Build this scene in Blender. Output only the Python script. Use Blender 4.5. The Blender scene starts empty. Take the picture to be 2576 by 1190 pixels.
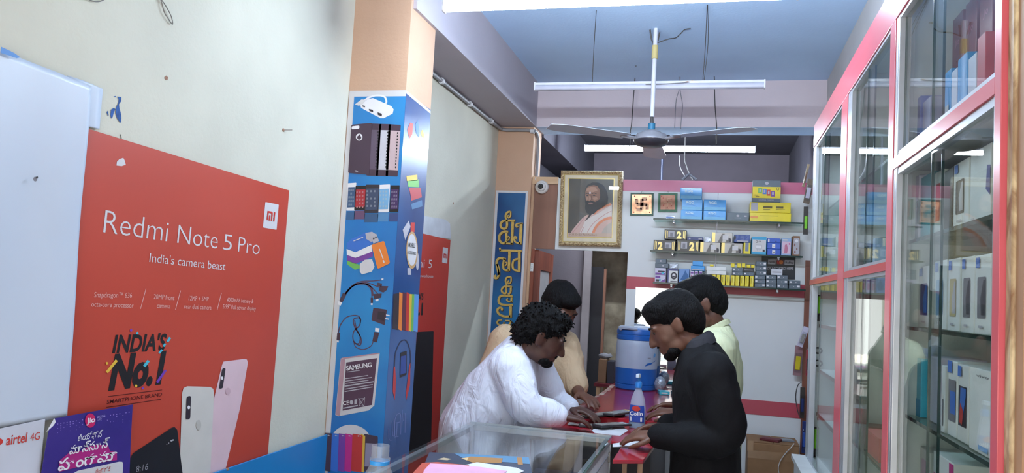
import bpy, bmesh, math, random
from mathutils import Vector, Matrix, noise
random.seed(11)
SC = bpy.context.scene
COL = SC.collection

# ------------------------------------------------------------------ camera
F_PX, W_PX, H_PX = 1985.0, 2576.0, 1190.0
CAM = Vector((0, 0, 1.5))
_y, _p, _r = math.radians(14.58), math.radians(4.02), math.radians(3.18)
FWD = Vector((-math.sin(_y) * math.cos(_p), math.cos(_y) * math.cos(_p), math.sin(_p)))
_rt = Vector((math.cos(_y), math.sin(_y), 0))
_up = _rt.cross(FWD)
RGT = math.cos(_r) * _rt + math.sin(_r) * _up
UPV = math.cos(_r) * _up - math.sin(_r) * _rt
cam = bpy.data.cameras.new('camera')
cam.sensor_width = 36
cam.lens = F_PX / W_PX * 36
cam.clip_start = 0.02
camo = bpy.data.objects.new('camera', cam)
COL.objects.link(camo)
camo.matrix_world = Matrix.Translation(CAM) @ Matrix((RGT, UPV, -FWD)).transposed().to_4x4()
SC.camera = camo

# ------------------------------------------------------------------ daylight, exposure
DAY = 1.8          # bright hazy daylight outside the open shop front
TUBE = 170.0         # lit LED battens
world = bpy.data.worlds.new('daylight')
SC.world = world
world.use_nodes = True
_bg = world.node_tree.nodes['Background']
_bg.inputs[0].default_value = (1.0, 0.985, 0.965, 1)
_bg.inputs[1].default_value = DAY
sun = bpy.data.lights.new('sun', 'SUN')
sun.energy = 17.0
sun.angle = math.radians(3)
sun.color = (1.0, 0.97, 0.93)
suno = bpy.data.objects.new('sun', sun)
COL.objects.link(suno)
suno.rotation_euler = (math.radians(-32), math.radians(-10), 0)     # high, behind the camera, on the street
SC.view_settings.view_transform = 'Standard'
SC.view_settings.look = 'None'
SC.view_settings.gamma = 1
SC.view_settings.use_curve_mapping = False
SC.view_settings.exposure = 0.22

# ------------------------------------------------------------------ room measures (metres)
XL, XR = -1.45, 0.62          # left and right wall
COLX = -1.205                 # face of the two pillars
Y1a, Y1b = 2.85, 3.13         # near pillar
Y2a, Y2b = 5.06, 5.30         # far pillar and cross beam
YP = 5.10                     # partition at the back of the shop
ZC, ZB = 2.90, 2.605          # ceiling, underside of beams
XC = 0.40                     # front of the tall cabinet


def ray(px, py):
    return RGT * ((px - W_PX / 2) / F_PX) - UPV * ((py - H_PX / 2) / F_PX) + FWD


def onX(px, py, x):
    d = ray(px, py); return CAM + d * ((x - CAM.x) / d.x)


def onY(px, py, y):
    d = ray(px, py); return CAM + d * ((y - CAM.y) / d.y)


def onZ(px, py, z):
    d = ray(px, py); return CAM + d * ((z - CAM.z) / d.z)


# ------------------------------------------------------------------ materials
def lin(c):
    out = []
    for v in c[:3]:
        v = v / 255.0
        out.append(v / 12.92 if v <= 0.04045 else ((v + 0.055) / 1.055) ** 2.4)
    return (*out, 1)


MATS = {}


def mat(name, rgb, rough=0.5, metal=0.0, var=0.06, vscale=14.0, bump=0.0, bscale=60.0, spec=0.5,
        rgb2=None, stretch=None, coat=0.0, sub=0.0):
    """procedural Principled material: noise-varied colour, optional fine relief"""
    if name in MATS:
        return MATS[name]
    m = bpy.data.materials.new(name)
    m.use_nodes = True
    nt = m.node_tree
    b = nt.nodes['Principled BSDF']
    b.inputs['Roughness'].default_value = rough
    b.inputs['Metallic'].default_value = metal
    b.inputs['Specular IOR Level'].default_value = spec
    b.inputs['Coat Weight'].default_value = coat
    b.inputs['Coat Roughness'].default_value = 0.08
    if sub:
        b.inputs['Subsurface Weight'].default_value = sub
        b.inputs['Subsurface Radius'].default_value = (0.02, 0.008, 0.005)
        b.inputs['Subsurface Scale'].default_value = 0.4
    tc = nt.nodes.new('ShaderNodeTexCoord')
    mp = nt.nodes.new('ShaderNodeMapping')
    nt.links.new(tc.outputs['Object'], mp.inputs[0])
    if stretch:
        mp.inputs['Scale'].default_value = stretch
    c = lin(rgb)
    nz = nt.nodes.new('ShaderNodeTexNoise')
    nz.inputs['Scale'].default_value = vscale
    nz.inputs['Detail'].default_value = 4
    nt.links.new(mp.outputs[0], nz.inputs['Vector'])
    rp = nt.nodes.new('ShaderNodeValToRGB')
    if rgb2 is None:
        lo = [max(0, v * (1 - var)) for v in c[:3]]
        hi = [min(1, v * (1 + var)) for v in c[:3]]
    else:
        lo, hi = c[:3], lin(rgb2)[:3]
    rp.color_ramp.elements[0].position = 0.33
    rp.color_ramp.elements[1].position = 0.67
    rp.color_ramp.elements[0].color = (*lo, 1)
    rp.color_ramp.elements[1].color = (*hi, 1)
    nt.links.new(nz.outputs[0], rp.inputs[0])
    nt.links.new(rp.outputs[0], b.inputs['Base Color'])
    if bump:
        n2 = nt.nodes.new('ShaderNodeTexNoise')
        n2.inputs['Scale'].default_value = bscale
        n2.inputs['Detail'].default_value = 6
        nt.links.new(mp.outputs[0], n2.inputs['Vector'])
        bp = nt.nodes.new('ShaderNodeBump')
        bp.inputs['Strength'].default_value = bump
        bp.inputs['Distance'].default_value = 0.01
        nt.links.new(n2.outputs[0], bp.inputs['Height'])
        nt.links.new(bp.outputs[0], b.inputs['Normal'])
    MATS[name] = m
    return m


def glass(name, tint=(0.93, 0.97, 0.95), ior=1.5, rough=0.0):
    """thin clear sheet: Fresnel reflection over straight transmission"""
    if name in MATS:
        return MATS[name]
    m = bpy.data.materials.new(name)
    m.use_nodes = True
    nt = m.node_tree
    nt.nodes.clear()
    out = nt.nodes.new('ShaderNodeOutputMaterial')
    tr = nt.nodes.new('ShaderNodeBsdfTransparent')
    tr.inputs[0].default_value = (*tint, 1)
    gl = nt.nodes.new('ShaderNodeBsdfGlossy')
    gl.inputs['Roughness'].default_value = rough
    lw = nt.nodes.new('ShaderNodeLayerWeight')
    lw.inputs[0].default_value = 0.5
    pw = nt.nodes.new('ShaderNodeMath'); pw.operation = 'POWER'; pw.inputs[1].default_value = 5
    nt.links.new(lw.outputs['Facing'], pw.inputs[0])
    f0 = ((ior - 1) / (ior + 1)) ** 2
    fr = nt.nodes.new('ShaderNodeMath'); fr.operation = 'MULTIPLY_ADD'
    fr.inputs[1].default_value = 0.7; fr.inputs[2].default_value = f0 * 0.8
    nt.links.new(pw.outputs[0], fr.inputs[0])
    mx = nt.nodes.new('ShaderNodeMixShader')
    nt.links.new(fr.outputs[0], mx.inputs[0])
    nt.links.new(tr.outputs[0], mx.inputs[1])
    nt.links.new(gl.outputs[0], mx.inputs[2])
    nt.links.new(mx.outputs[0], out.inputs[0])
    MATS[name] = m
    return m


def milky(name, rgb, dens=.45, rough=.25):
    """cloudy thin plastic: part see-through, part white scatter, with a soft gloss"""
    if name in MATS:
        return MATS[name]
    m = glass(name, (.95, .96, .97), 1.5, rough)
    nt = m.node_tree
    out = [n for n in nt.nodes if n.type == 'OUTPUT_MATERIAL'][0]
    src = out.inputs[0].links[0].from_socket
    df = nt.nodes.new('ShaderNodeBsdfDiffuse')
    df.inputs[0].default_value = lin(rgb)
    mx = nt.nodes.new('ShaderNodeMixShader')
    mx.inputs[0].default_value = dens
    nt.links.new(src, mx.inputs[1])
    nt.links.new(df.outputs[0], mx.inputs[2])
    nt.links.new(mx.outputs[0], out.inputs[0])
    return m


def emit(name, rgb, strength):
    m = bpy.data.materials.new(name)
    m.use_nodes = True
    nt = m.node_tree
    nt.nodes.clear()
    out = nt.nodes.new('ShaderNodeOutputMaterial')
    e = nt.nodes.new('ShaderNodeEmission')
    e.inputs[0].default_value = (*rgb, 1)
    e.inputs[1].default_value = strength
    nt.links.new(e.outputs[0], out.inputs[0])
    MATS[name] = m
    return m


def wood(name, a, b, scale=6.0, rough=0.45, axis=(1, 1, 0.12), knots=False, lines=False):
    if name in MATS:
        return MATS[name]
    m = bpy.data.materials.new(name)
    m.use_nodes = True
    nt = m.node_tree
    bs = nt.nodes['Principled BSDF']
    bs.inputs['Roughness'].default_value = rough
    tc = nt.nodes.new('ShaderNodeTexCoord')
    mp = nt.nodes.new('ShaderNodeMapping')
    mp.inputs['Scale'].default_value = axis
    nt.links.new(tc.outputs['Object'], mp.inputs[0])
    nz = nt.nodes.new('ShaderNodeTexNoise')
    nz.inputs['Scale'].default_value = scale
    nz.inputs['Detail'].default_value = 8
    nz.inputs['Distortion'].default_value = 1.2
    nt.links.new(mp.outputs[0], nz.inputs['Vector'])
    rp = nt.nodes.new('ShaderNodeValToRGB')
    rp.color_ramp.elements[0].position = 0.36
    rp.color_ramp.elements[1].position = 0.62
    rp.color_ramp.elements[0].color = lin(a)
    rp.color_ramp.elements[1].color = lin(b)
    nt.links.new(nz.outputs[0], rp.inputs[0])
    last = rp.outputs[0]
    if lines:
        wv = nt.nodes.new('ShaderNodeTexWave')
        wv.inputs['Scale'].default_value = 46
        wv.inputs['Distortion'].default_value = 1.5
        nt.links.new(tc.outputs['Object'], wv.inputs['Vector'])
        mx = nt.nodes.new('ShaderNodeMix')
        mx.data_type = 'RGBA'
        mx.blend_type = 'MULTIPLY'
        mx.inputs[0].default_value = 0.28
        nt.links.new(last, mx.inputs[6])
        nt.links.new(wv.outputs[0], mx.inputs[7])
        last = mx.outputs[2]
    nt.links.new(last, bs.inputs['Base Color'])
    MATS[name] = m
    return m


# ------------------------------------------------------------------ mesh helpers
class MB:
    def __init__(s):
        s.v, s.f = [], []

    def add(s, vs, fs):
        n = len(s.v)
        s.v += [tuple(p) for p in vs]
        s.f += [tuple(i + n for i in f) for f in fs]
        return s

    def box(s, x0, x1, y0, y1, z0, z1):
        vs = [(x, y, z) for x in (x0, x1) for y in (y0, y1) for z in (z0, z1)]
        return s.add(vs, [(0, 1, 3, 2), (4, 6, 7, 5), (0, 4, 5, 1), (2, 3, 7, 6), (0, 2, 6, 4), (1, 5, 7, 3)])

    def prism(s, poly, z0, z1):
        n = len(poly)
        vs = [(x, y, z0) for x, y in poly] + [(x, y, z1) for x, y in poly]
        fs = [tuple(range(n - 1, -1, -1)), tuple(range(n, 2 * n))]
        fs += [(i, (i + 1) % n, (i + 1) % n + n, i + n) for i in range(n)]
        return s.add(vs, fs)

    def tube(s, pts, r, n=8, cap=True):
        pts = [Vector(p) for p in pts]
        rs = r if isinstance(r, (list, tuple)) else [r] * len(pts)
        prev = None
        vs, fs = [], []
        for i, p in enumerate(pts):
            t = (pts[min(i + 1, len(pts) - 1)] - pts[max(i - 1, 0)])
            t = t.normalized() if t.length > 1e-9 else Vector((0, 0, 1))
            if prev is None:
                a = Vector((1, 0, 0)) if abs(t.x) < 0.8 else Vector((0, 1, 0))
                a = (a - t * a.dot(t)).normalized()
            else:
                a = prev - t * prev.dot(t)
                a = a.normalized() if a.length > 1e-6 else prev
            prev = a
            b = t.cross(a)
            for k in range(n):
                q = 2 * math.pi * k / n
                vs.append(p + (a * math.cos(q) + b * math.sin(q)) * rs[i])
        for i in range(len(pts) - 1):
            for k in range(n):
                k2 = (k + 1) % n
                fs.append((i * n + k, i * n + k2, (i + 1) * n + k2, (i + 1) * n + k))
        if cap:
            fs.append(tuple(range(n - 1, -1, -1)))
            fs.append(tuple((len(pts) - 1) * n + k for k in range(n)))
        return s.add(vs, fs)

    def lathe(s, prof, n=32, c=(0, 0, 0)):
        vs, fs = [], []
        for (r, z) in prof:
            for k in range(n):
                q = 2 * math.pi * k / n
                vs.append((c[0] + r * math.cos(q), c[1] + r * math.sin(q), c[2] + z))
        for i in range(len(prof) - 1):
            for k in range(n):
                k2 = (k + 1) % n
                fs.append((i * n + k, i * n + k2, (i + 1) * n + k2, (i + 1) * n + k))
        return s.add(vs, fs)

    def ellip(s, c, r, n=16, m=10, R=None):
        vs, fs = [], []
        for i in range(m + 1):
            th = math.pi * i / m
            for k in range(n):
                q = 2 * math.pi * k / n
                p = Vector((r[0] * math.sin(th) * math.cos(q), r[1] * math.sin(th) * math.sin(q), r[2] * math.cos(th)))
                if R:
                    p = R @ p
                vs.append(p + Vector(c))
        for i in range(m):
            for k in range(n):
                k2 = (k + 1) % n
                fs.append((i * n + k, (i + 1) * n + k, (i + 1) * n + k2, i * n + k2))
        return s.add(vs, fs)

    def mesh(s, name, bevel=0.0, smooth=False, weld=False):
        me = bpy.data.meshes.new(name)
        me.from_pydata(s.v, [], s.f)
        bm = bmesh.new()
        bm.from_mesh(me)
        if weld or smooth:
            bmesh.ops.remove_doubles(bm, verts=bm.verts, dist=1e-6)
        bmesh.ops.recalc_face_normals(bm, faces=bm.faces)
        if bevel:
            bmesh.ops.bevel(bm, geom=list(bm.edges), offset=bevel, segments=2, affect='EDGES', profile=0.5, clamp_overlap=True)
        bm.to_mesh(me)
        bm.free()
        if smooth:
            for p in me.polygons:
                p.use_smooth = True
            try:
                me.set_sharp_from_angle(angle=math.radians(40))
            except Exception:
                pass
        return me

    def obj(s, name, m, parent=None, bevel=0.0, smooth=False, weld=False):
        return link(name, s.mesh(name, bevel, smooth, weld), m, parent)


def link(name, me, m, parent=None):
    o = bpy.data.objects.new(name, me)
    if m is not None:
        me.materials.clear()
        me.materials.append(m)
    COL.objects.link(o)
    if parent is not None:
        o.parent = parent
    return o


def tag(o, label, cat, group=None, kind=None):
    o['label'] = label
    if cat:
        o['category'] = cat
    if group:
        o['group'] = group
    if kind:
        o['kind'] = kind
    return o


def thing(name, label, cat, loc=(0, 0, 0), rz=0.0, group=None, M=None):
    o = bpy.data.objects.new(name, None)
    o.empty_display_size = 0.05
    COL.objects.link(o)
    if M is not None:
        o.matrix_world = M
    else:
        o.location = loc
        o.rotation_euler = (0, 0, rz)
    return tag(o, label, cat, group)


def struct(name, mb, m, label=None, parent=None, bevel=0.0):
    o = mb.obj(name, m, parent, bevel)
    if parent is None:
        o['kind'] = 'structure'
    if label:
        o['label'] = label
    return o


# ------------------------------------------------------------------ lettering
_FC = {}


def glyphs(body, bold=0.0):
    """(verts2d, faces, xmin, xmax) of a line of lettering, capital height = 1"""
    k = (body, bold)
    if k in _FC:
        return _FC[k]
    cu = bpy.data.curves.new('lettering', 'FONT')
    cu.body = body
    cu.size = 1.0
    cu.resolution_u = 3
    cu.offset = bold
    ob = bpy.data.objects.new('lettering', cu)
    me = bpy.data.meshes.new_from_object(ob)
    vs = [(v.co.x, v.co.y) for v in me.vertices]
    fs = [tuple(p.vertices) for p in me.polygons]
    bpy.data.objects.remove(ob)
    bpy.data.meshes.remove(me)
    bpy.data.curves.remove(cu)
    H = 0.729
    vs = [(x / H, y / H) for x, y in vs]
    xs = [p[0] for p in vs] or [0, 1]
    _FC[k] = (vs, fs, min(xs), max(xs))
    return _FC[k]


# ------------------------------------------------------------------ px-space outlines (for printed sheets)
def rquad(p, r=0.12, n=4):
    """quad with rounded corners"""
    out = []
    p = [Vector(q) for q in p]
    for i in range(4):
        a, b, c = p[i - 1], p[i], p[(i + 1) % 4]
        L = min((a - b).length, (c - b).length) * r
        s, e = b + (a - b).normalized() * L, b + (c - b).normalized() * L
        for k in range(n + 1):
            t = k / n
            out.append(tuple(s * (1 - t) ** 2 + b * 2 * t * (1 - t) + e * t * t))
    return out


def ell(cx, cy, rx, ry, rot=0.0, n=28):
    c, s = math.cos(math.radians(rot)), math.sin(math.radians(rot))
    return [(cx + rx * math.cos(q) * c - ry * math.sin(q) * s, cy + rx * math.cos(q) * s + ry * math.sin(q) * c)
            for q in (2 * math.pi * k / n for k in range(n))]


def spline(pts, n=6):
    P = [Vector(p) for p in pts]
    out = []
    for i in range(len(P) - 1):
        p0, p1, p2, p3 = P[max(i - 1, 0)], P[i], P[i + 1], P[min(i + 2, len(P) - 1)]
        for k in range(n):
            t = k / n
            out.append(0.5 * ((2 * p1) + (p2 - p0) * t + (2 * p0 - 5 * p1 + 4 * p2 - p3) * t * t + (3 * p1 - p0 - 3 * p2 + p3) * t ** 3))
    out.append(P[-1])
    return out


def stroke(pts, w, smooth=True):
    """ribbon outline round a polyline"""
    P = spline(pts) if smooth and len(pts) > 2 else [Vector(p) for p in pts]
    L, Rr = [], []
    for i, p in enumerate(P):
        t = (P[min(i + 1, len(P) - 1)] - P[max(i - 1, 0)]).normalized()
        nrm = Vector((-t.y, t.x)) * (w / 2)
        L.append(tuple(p + nrm)); Rr.append(tuple(p - nrm))
    return L + Rr[::-1]


class Sheet:
    """flat printed thing standing in the room: local x = right, y = up, z = out of the sheet"""

    def __init__(s, name, label, cat, face, pos, origin_px, group=None):
        s.face, s.pos = face, pos
        U, V, N = {'L': (Vector((0, 1, 0)), Vector((0, 0, 1)), Vector((1, 0, 0))),
                   'F': (Vector((1, 0, 0)), Vector((0, 0, 1)), Vector((0, -1, 0))),
                   'R': (Vector((0, -1, 0)), Vector((0, 0, 1)), Vector((-1, 0, 0)))}[face]
        s.U, s.V, s.N = U, V, N
        s.O = s.w(*origin_px)
        M = Matrix((U, V, N)).transposed().to_4x4()
        M.translation = s.O
        s.root = thing(name, label, cat, group=group, M=M)

    def w(s, px, py):
        return onY(px, py, s.pos) if s.face == 'F' else onX(px, py, s.pos)

    def loc(s, p):
        d = s.w(p[0], p[1]) - s.O
        return (d.dot(s.U), d.dot(s.V))

    def slab(s, name, poly, m, z0, z1, parent=None):
        mb = MB()
        mb.prism([s.loc(p) for p in poly], z0, z1)
        return mb.obj(name, m, parent or s.root)

    def add(s, name, m, layer, polys, parent=None, label=None):
        """flat print: one or several outlines of one ink"""
        if len(polys) > 1 and name in ('ear_cup', 'plug_tip', 'connector', 'port', 'charger_pin', 'robe_light', 'robe_stripe', 'face_light', 'robe_fold', 'printed_earpiece', 'logo_letters',
                                       'divider', 'slogan_rule', 'usb_plug', 'battery_side', 'stick_mark', 'plug_hole', 'camera_hole', 'ring_emblem', 'confetti', 'printed_cable'):
            return [s.add(name, m, layer, [p], parent, label) for p in polys][0]
        mb = MB()
        z = 0.0012 + 0.0005 * layer
        for p in polys:
            q = [(*s.loc(a), z) for a in p]
            mb.add(q, [tuple(range(len(q)))])
        me = bpy.data.meshes.new(name)
        me.from_pydata(mb.v, [], mb.f)
        bm = bmesh.new(); bm.from_mesh(me)
        for f in bm.faces:
            f.normal_update()
            if f.normal.z < 0:
                f.normal_flip()
        bm.to_mesh(me); bm.free()
        o = link(name, me, m, parent or s.root)
        if label:
            o['label'] = label
        return o

    def text(s, name, m, layer, lines, parent=None, depth=0.0):
        """lines: (body, px baseline start, px baseline end, capital height px, bold, slant)"""
        mb = MB()
        z = 0.0012 + 0.0005 * layer
        for L in lines:
            body, a, b, h = L[:4]
            bold = L[4] if len(L) > 4 else 0.0
            sl = L[5] if len(L) > 5 else 0.0
            vs, fs, x0, x1 = glyphs(body, bold)
            A, B = Vector(s.loc(a)), Vector(s.loc(b))
            T = Vector(s.loc((a[0], a[1] - h)))
            hh = (T - A).length
            d = B - A
            up = Vector((-d.y, d.x)).normalized() * hh
            k = 1.0 / max(1e-6, x1 - x0)
            mb.add([(*(A + d * ((x - x0) * k) + up * y + d.normalized() * (sl * hh * y)), z) for x, y in vs], fs)
        me = bpy.data.meshes.new(name)
        me.from_pydata(mb.v, [], mb.f)
        return link(name, me, m, parent or s.root)


def C(ox, oy, k):
    return lambda *p: [(ox + x / k, oy + y / k) for x, y in p]


c1 = C(0, 0, 1.9837)
c2 = C(0, 590, 1.9837)
c3 = C(800, 200, 2.3806)
c4 = C(780, 690, 2.38)
c5 = C(1060, 0, 2.479)
c6 = C(1220, 400, 2.3795)
c7 = C(1560, 430, 3.606)
c8 = C(1080, 680, 2.3337)
cr1 = C(1960, 0, 1.9837)
cr2 = C(1960, 590, 1.9837)
cr5 = C(2220, 200, 2.3792)
cr6 = C(2220, 690, 2.3792)

# things whose parts are written in room coordinates
def attach(o, p):
    o.parent = p
    o.matrix_parent_inverse = p.matrix_basis.inverted()
    return o


def wpart(mb, name, m, p, **k):
    return attach(mb.obj(name, m, None, **k), p)


def B(*a):
    return MB().box(*a)


# ------------------------------------------------------------------ the room
M_WALLL = mat('cream_distemper', (204, 200, 184), 0.85, var=0.07, vscale=2.2, bump=0.12, bscale=90)
M_WALL = mat('grey_white_distemper', (196, 192, 190), 0.85, var=0.06, vscale=2.5, bump=0.12, bscale=90)
M_WALLB = mat('mauve_distemper', (116, 106, 110), 0.85, var=0.08, vscale=2.5, bump=0.1, bscale=80)
M_CEIL = mat('pale_blue_distemper', (190, 218, 252), 0.85, var=0.05, vscale=1.8, bump=0.1, bscale=70)
M_BEAM = mat('pinkish_distemper', (212, 198, 204), 0.85, var=0.04, vscale=2.0, bump=0.1, bscale=70)
M_SBEAM = mat('mauve_grey_distemper', (178, 170, 178), 0.85, var=0.05, vscale=2.0, bump=0.1, bscale=70)
M_ORANGE = mat('ochre_distemper', (198, 160, 134), 0.8, var=0.05, vscale=3.0, bump=0.12, bscale=80)
M_FLOOR = mat('grey_floor_tile', (186, 182, 176), 0.35, var=0.1, vscale=3)
M_STREET = mat('pale_street_concrete', (205, 200, 190), 0.9, var=0.1, vscale=1.2)
M_PVC = mat('white_panel_sheet', (222, 224, 226), 0.38, var=0.03, vscale=3.0)
M_PINK = mat('pink_laminate', (206, 104, 138), 0.35, var=0.05, vscale=5)
M_ROSE = mat('rose_laminate', (188, 72, 88), 0.35, var=0.05, vscale=5)
M_PLY = wood('brown_ply', (126, 84, 66), (146, 100, 80), 5, 0.4)
M_BATTEN = wood('pale_batten_wood', (196, 158, 122), (214, 180, 144), 9, 0.5, axis=(0.15, 1, 1))
M_REDWOOD = wood('reddish_door_wood', (112, 54, 38), (142, 74, 52), 8, 0.4)
M_DARKDOOR = mat('dark_door_paint', (34, 30, 34), 0.5)
M_PEEL = mat('peeling_limewash', (128, 108, 88), 0.95, rgb2=(214, 196, 168), vscale=5.0, bump=0.6, bscale=14)

struct('floor', B(XL - .15, XR + .15, -0.6, 7.75, -0.08, 0), M_FLOOR, 'grey tiled floor of the shop')
struct('ground_street', B(-14, 14, -22, -0.6, -0.2, -0.12), M_STREET, 'pale concrete street outside the shop front')
M_REARSHADE = mat('rear_shade_grey', (92, 88, 98), 0.9, var=.1, vscale=3, bump=.2, bscale=60)  # shade of the back room put into a dark base colour
M_REARW = mat('dull_mauve_wash', (132, 122, 132), 0.9, var=.08, vscale=3)
struct('ceiling', B(XL - .15, XR + .15, -0.6, Y2b, ZC, ZC + .12), M_CEIL, 'pale blue painted flat ceiling')
struct('ceiling_rear', B(XL - .15, XR + .15, Y2b, 7.75, ZC, ZC + .12), M_REARSHADE, 'shade-darkened ceiling behind the cross beam')
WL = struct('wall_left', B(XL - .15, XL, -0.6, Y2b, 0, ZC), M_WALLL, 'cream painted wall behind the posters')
struct('wall_left_rear', B(XL - .15, XL, Y2b, 7.75, 0, ZC), M_REARSHADE, 'dark side wall of the back room')
struct('wall_right_rear', B(XR, XR + .15, Y2b, 7.75, 0, ZC), M_REARSHADE, 'shade-darkened wall behind the right end of the partition')
struct('wall_right', B(XR, XR + .15, -0.6, Y2b, 0, ZC), M_WALL, 'pale wall behind and above the tall glass cabinet')
struct('wall_back', B(XL, XR, 7.6, 7.75, 0, ZC), M_REARW, 'pinkish grey wall far behind the partition')
struct('wall_front', B(XL, XR, -0.6, -0.45, 2.8, ZC), M_WALL, 'lintel over the open shop front')
struct('ceiling_beam_rear', B(XL, -1.19, Y2b, 7.6, ZB - .02, ZC), M_REARSHADE, 'dark beam above the back room door')
struct('ceiling_beam_left', B(XL, -1.19, Y1a + .02, Y2b, ZB, ZC), M_SBEAM, 'mauve grey beam running along the left wall')
CBM = struct('ceiling_beam_cross', B(-1.19, XR, Y2a, Y2b, ZB + .002, ZC), M_BEAM, 'pinkish white beam crossing the ceiling above the partition')
struct('painted_soffit', B(-1.189, XR, Y2a + .0005, Y2b - .0005, ZB, ZB + .0018), M_CEIL, None, CBM)
struct('wall_column_near', B(XL, COLX, Y1a, Y1b, 0, ZC), M_ORANGE, 'ochre painted pillar with blue accessory poster')
struct('wall_column_far', B(XL, COLX, Y2a, Y2b, 0, ZB), M_ORANGE, 'ochre painted pillar with blue lettered banner')

# partition across the back of the shop
PT = bpy.data.objects.new('wall_partition', None)
COL.objects.link(PT)
PT.location = (-0.3, YP, 0)
PT['kind'] = 'structure'
PT['label'] = 'white panelled partition with three pink strips'
zt, zo = 2.268, 1.797


def ppoly(name, pts, y0, y1, m):
    mb = MB()
    mb.prism(pts, 0, 1)
    mb.v = [(x, y0 + (y1 - y0) * t, z) for x, z, t in mb.v]
    return wpart(mb, name, m, PT)


ppoly('panel', [(-1.03, zo), (-0.55, zo), (-0.55, 0), (-0.003, 0), (-0.003, zt), (-1.03, zt)], YP, YP + .02, M_PVC)
ppoly('panel', [(0.0, 0), (XR, 0), (XR, zt), (0.0, zt)], YP, YP + .02, M_PVC)
wpart(B(-1.19, -1.032, YP, YP + .02, zo, 2.226), 'ply_panel', M_PLY, PT)
wpart(B(-1.205, -1.032, YP - .008, YP + .02, 2.228, 2.276), 'batten', M_BATTEN, PT)
wpart(B(-1.205, -1.188, YP - .012, YP + .02, 0.0, 2.226), 'batten', wood('pale_batten_upright', (176, 138, 108), (200, 162, 128), 9), PT)
wpart(B(-0.60, XR, YP - .003, YP - .0002, 2.195, zt), 'pink_strip', M_PINK, PT)
wpart(B(-0.55, XR, YP - .003, YP - .0002, 1.562, 1.642), 'pink_strip', M_ROSE, PT)
wpart(B(-0.55, XR, YP - .003, YP - .0002, 0.838, 0.926), 'pink_strip', M_ROSE, PT)

# back room seen through the opening
struct('wall_inner', MB().box(XL, onY(1472, 700, 6.5).x, 6.5, 6.6, 0, 2.35).box(onY(1472, 700, 6.5).x, XR, 6.5, 6.6, 2.0, 2.35)
       .box(-0.55, XR, 6.5, 6.6, 0, 2.0), M_WALLB, 'mauve grey wall of the back room')
xa = onY(1472, 700, 6.49).x
t1 = MB().box(xa - .012, xa + .05, 6.46, 6.5, 0, 2.03)
struct('trim_1', t1, mat('greyish_door_trim', (150, 138, 138), 0.6), 'pale trim round the back room doorway')
d1 = thing('dark_door', 'dark painted door leaf standing ajar in the back room doorway', 'door', (onY(1486, 700, 6.62).x, 6.62, 0))
wpart(B(onY(1486, 700, 6.62).x, onY(1520, 700, 6.66).x, 6.62, 6.66, 0.01, onY(1500, 672, 6.64).z), 'leaf', M_DARKDOOR, d1)
wpart(B(onY(1519, 700, 6.66).x, onY(1526, 700, 6.66).x, 6.63, 6.67, 0.01, onY(1500, 676, 6.64).z), 'edge_strip', M_PLY, d1)
for zz in (0.9, 1.02):
    wpart(MB().ellip((onY(1521, 900, 6.62).x, 6.615, zz), (.012, .01, .016)), 'bolt', mat('black_iron', (25, 24, 26), 0.4, 0.6), d1, smooth=True)
struct('wall_rear_yard', B(-1.1, -.1, 7.2, 7.3, 0, 2.1), M_PEEL, 'peeling limewashed wall seen beyond the dark door')

# wooden door leaf swung open into the back room
hx, hy = -1.165, 5.15
fp = onY(1387, 640, 5.72)
lv = Vector((fp.x - hx, 5.72 - hy, 0))
wdt = lv.length
dd = thing('door_1', 'reddish brown wooden door with pale pane, swung open beside the pillar', 'door', (hx, hy, 0), math.atan2(lv.y, lv.x))
dd['kind'] = 'structure'
del dd['category']
for a in ((0, .09), (wdt - .09, wdt)):
    B(a[0], a[1], -.018, .018, 0.01, 1.79).obj('stile', M_REDWOOD, dd, bevel=.003)
for z0, z1 in ((.01, .25), (.85, .97), (1.66, 1.79)):
    B(.09, wdt - .09, -.016, .016, z0, z1).obj('rail', M_REDWOOD, dd)
M_FROST = mat('frosted_grey_panel', (158, 152, 150), 0.5)
B(.09, wdt - .09, -.006, .006, .25, .85).obj('pane', M_FROST, dd)
B(.09, wdt - .09, -.006, .006, .97, 1.66).obj('pane', M_FROST, dd)
wpart(B(-1.187, -1.172, YP - .004, YP + .035, 0.0, zo - .002), 'jamb', M_REDWOOD, dd)
hp = onY(1338, 672, YP - .012)
hg = wpart(B(-1.186, -1.168, YP - .010, YP - .005, hp.z - .028, hp.z + .028), 'hinge', mat('white_hinge', (222, 222, 220), 0.4), dd)
for k in range(4):
    wpart(MB().ellip((-1.177, YP - .0105, hp.z - .02 + k * .0133), (.0025, .002, .0025), 8, 6), 'screw', mat('dark_screw', (70, 66, 62), .4, .5), hg)


# marks on the left wall
def wmark(name, polys, m, off=.0012, parent=WL, x=XL):
    mb = MB()
    for p in polys:
        q = [tuple(onX(a[0], a[1], x) + Vector((off, 0, 0))) for a in p]
        mb.add(q, [tuple(range(len(q)))])
    return mb.obj(name, m, parent)


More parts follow.
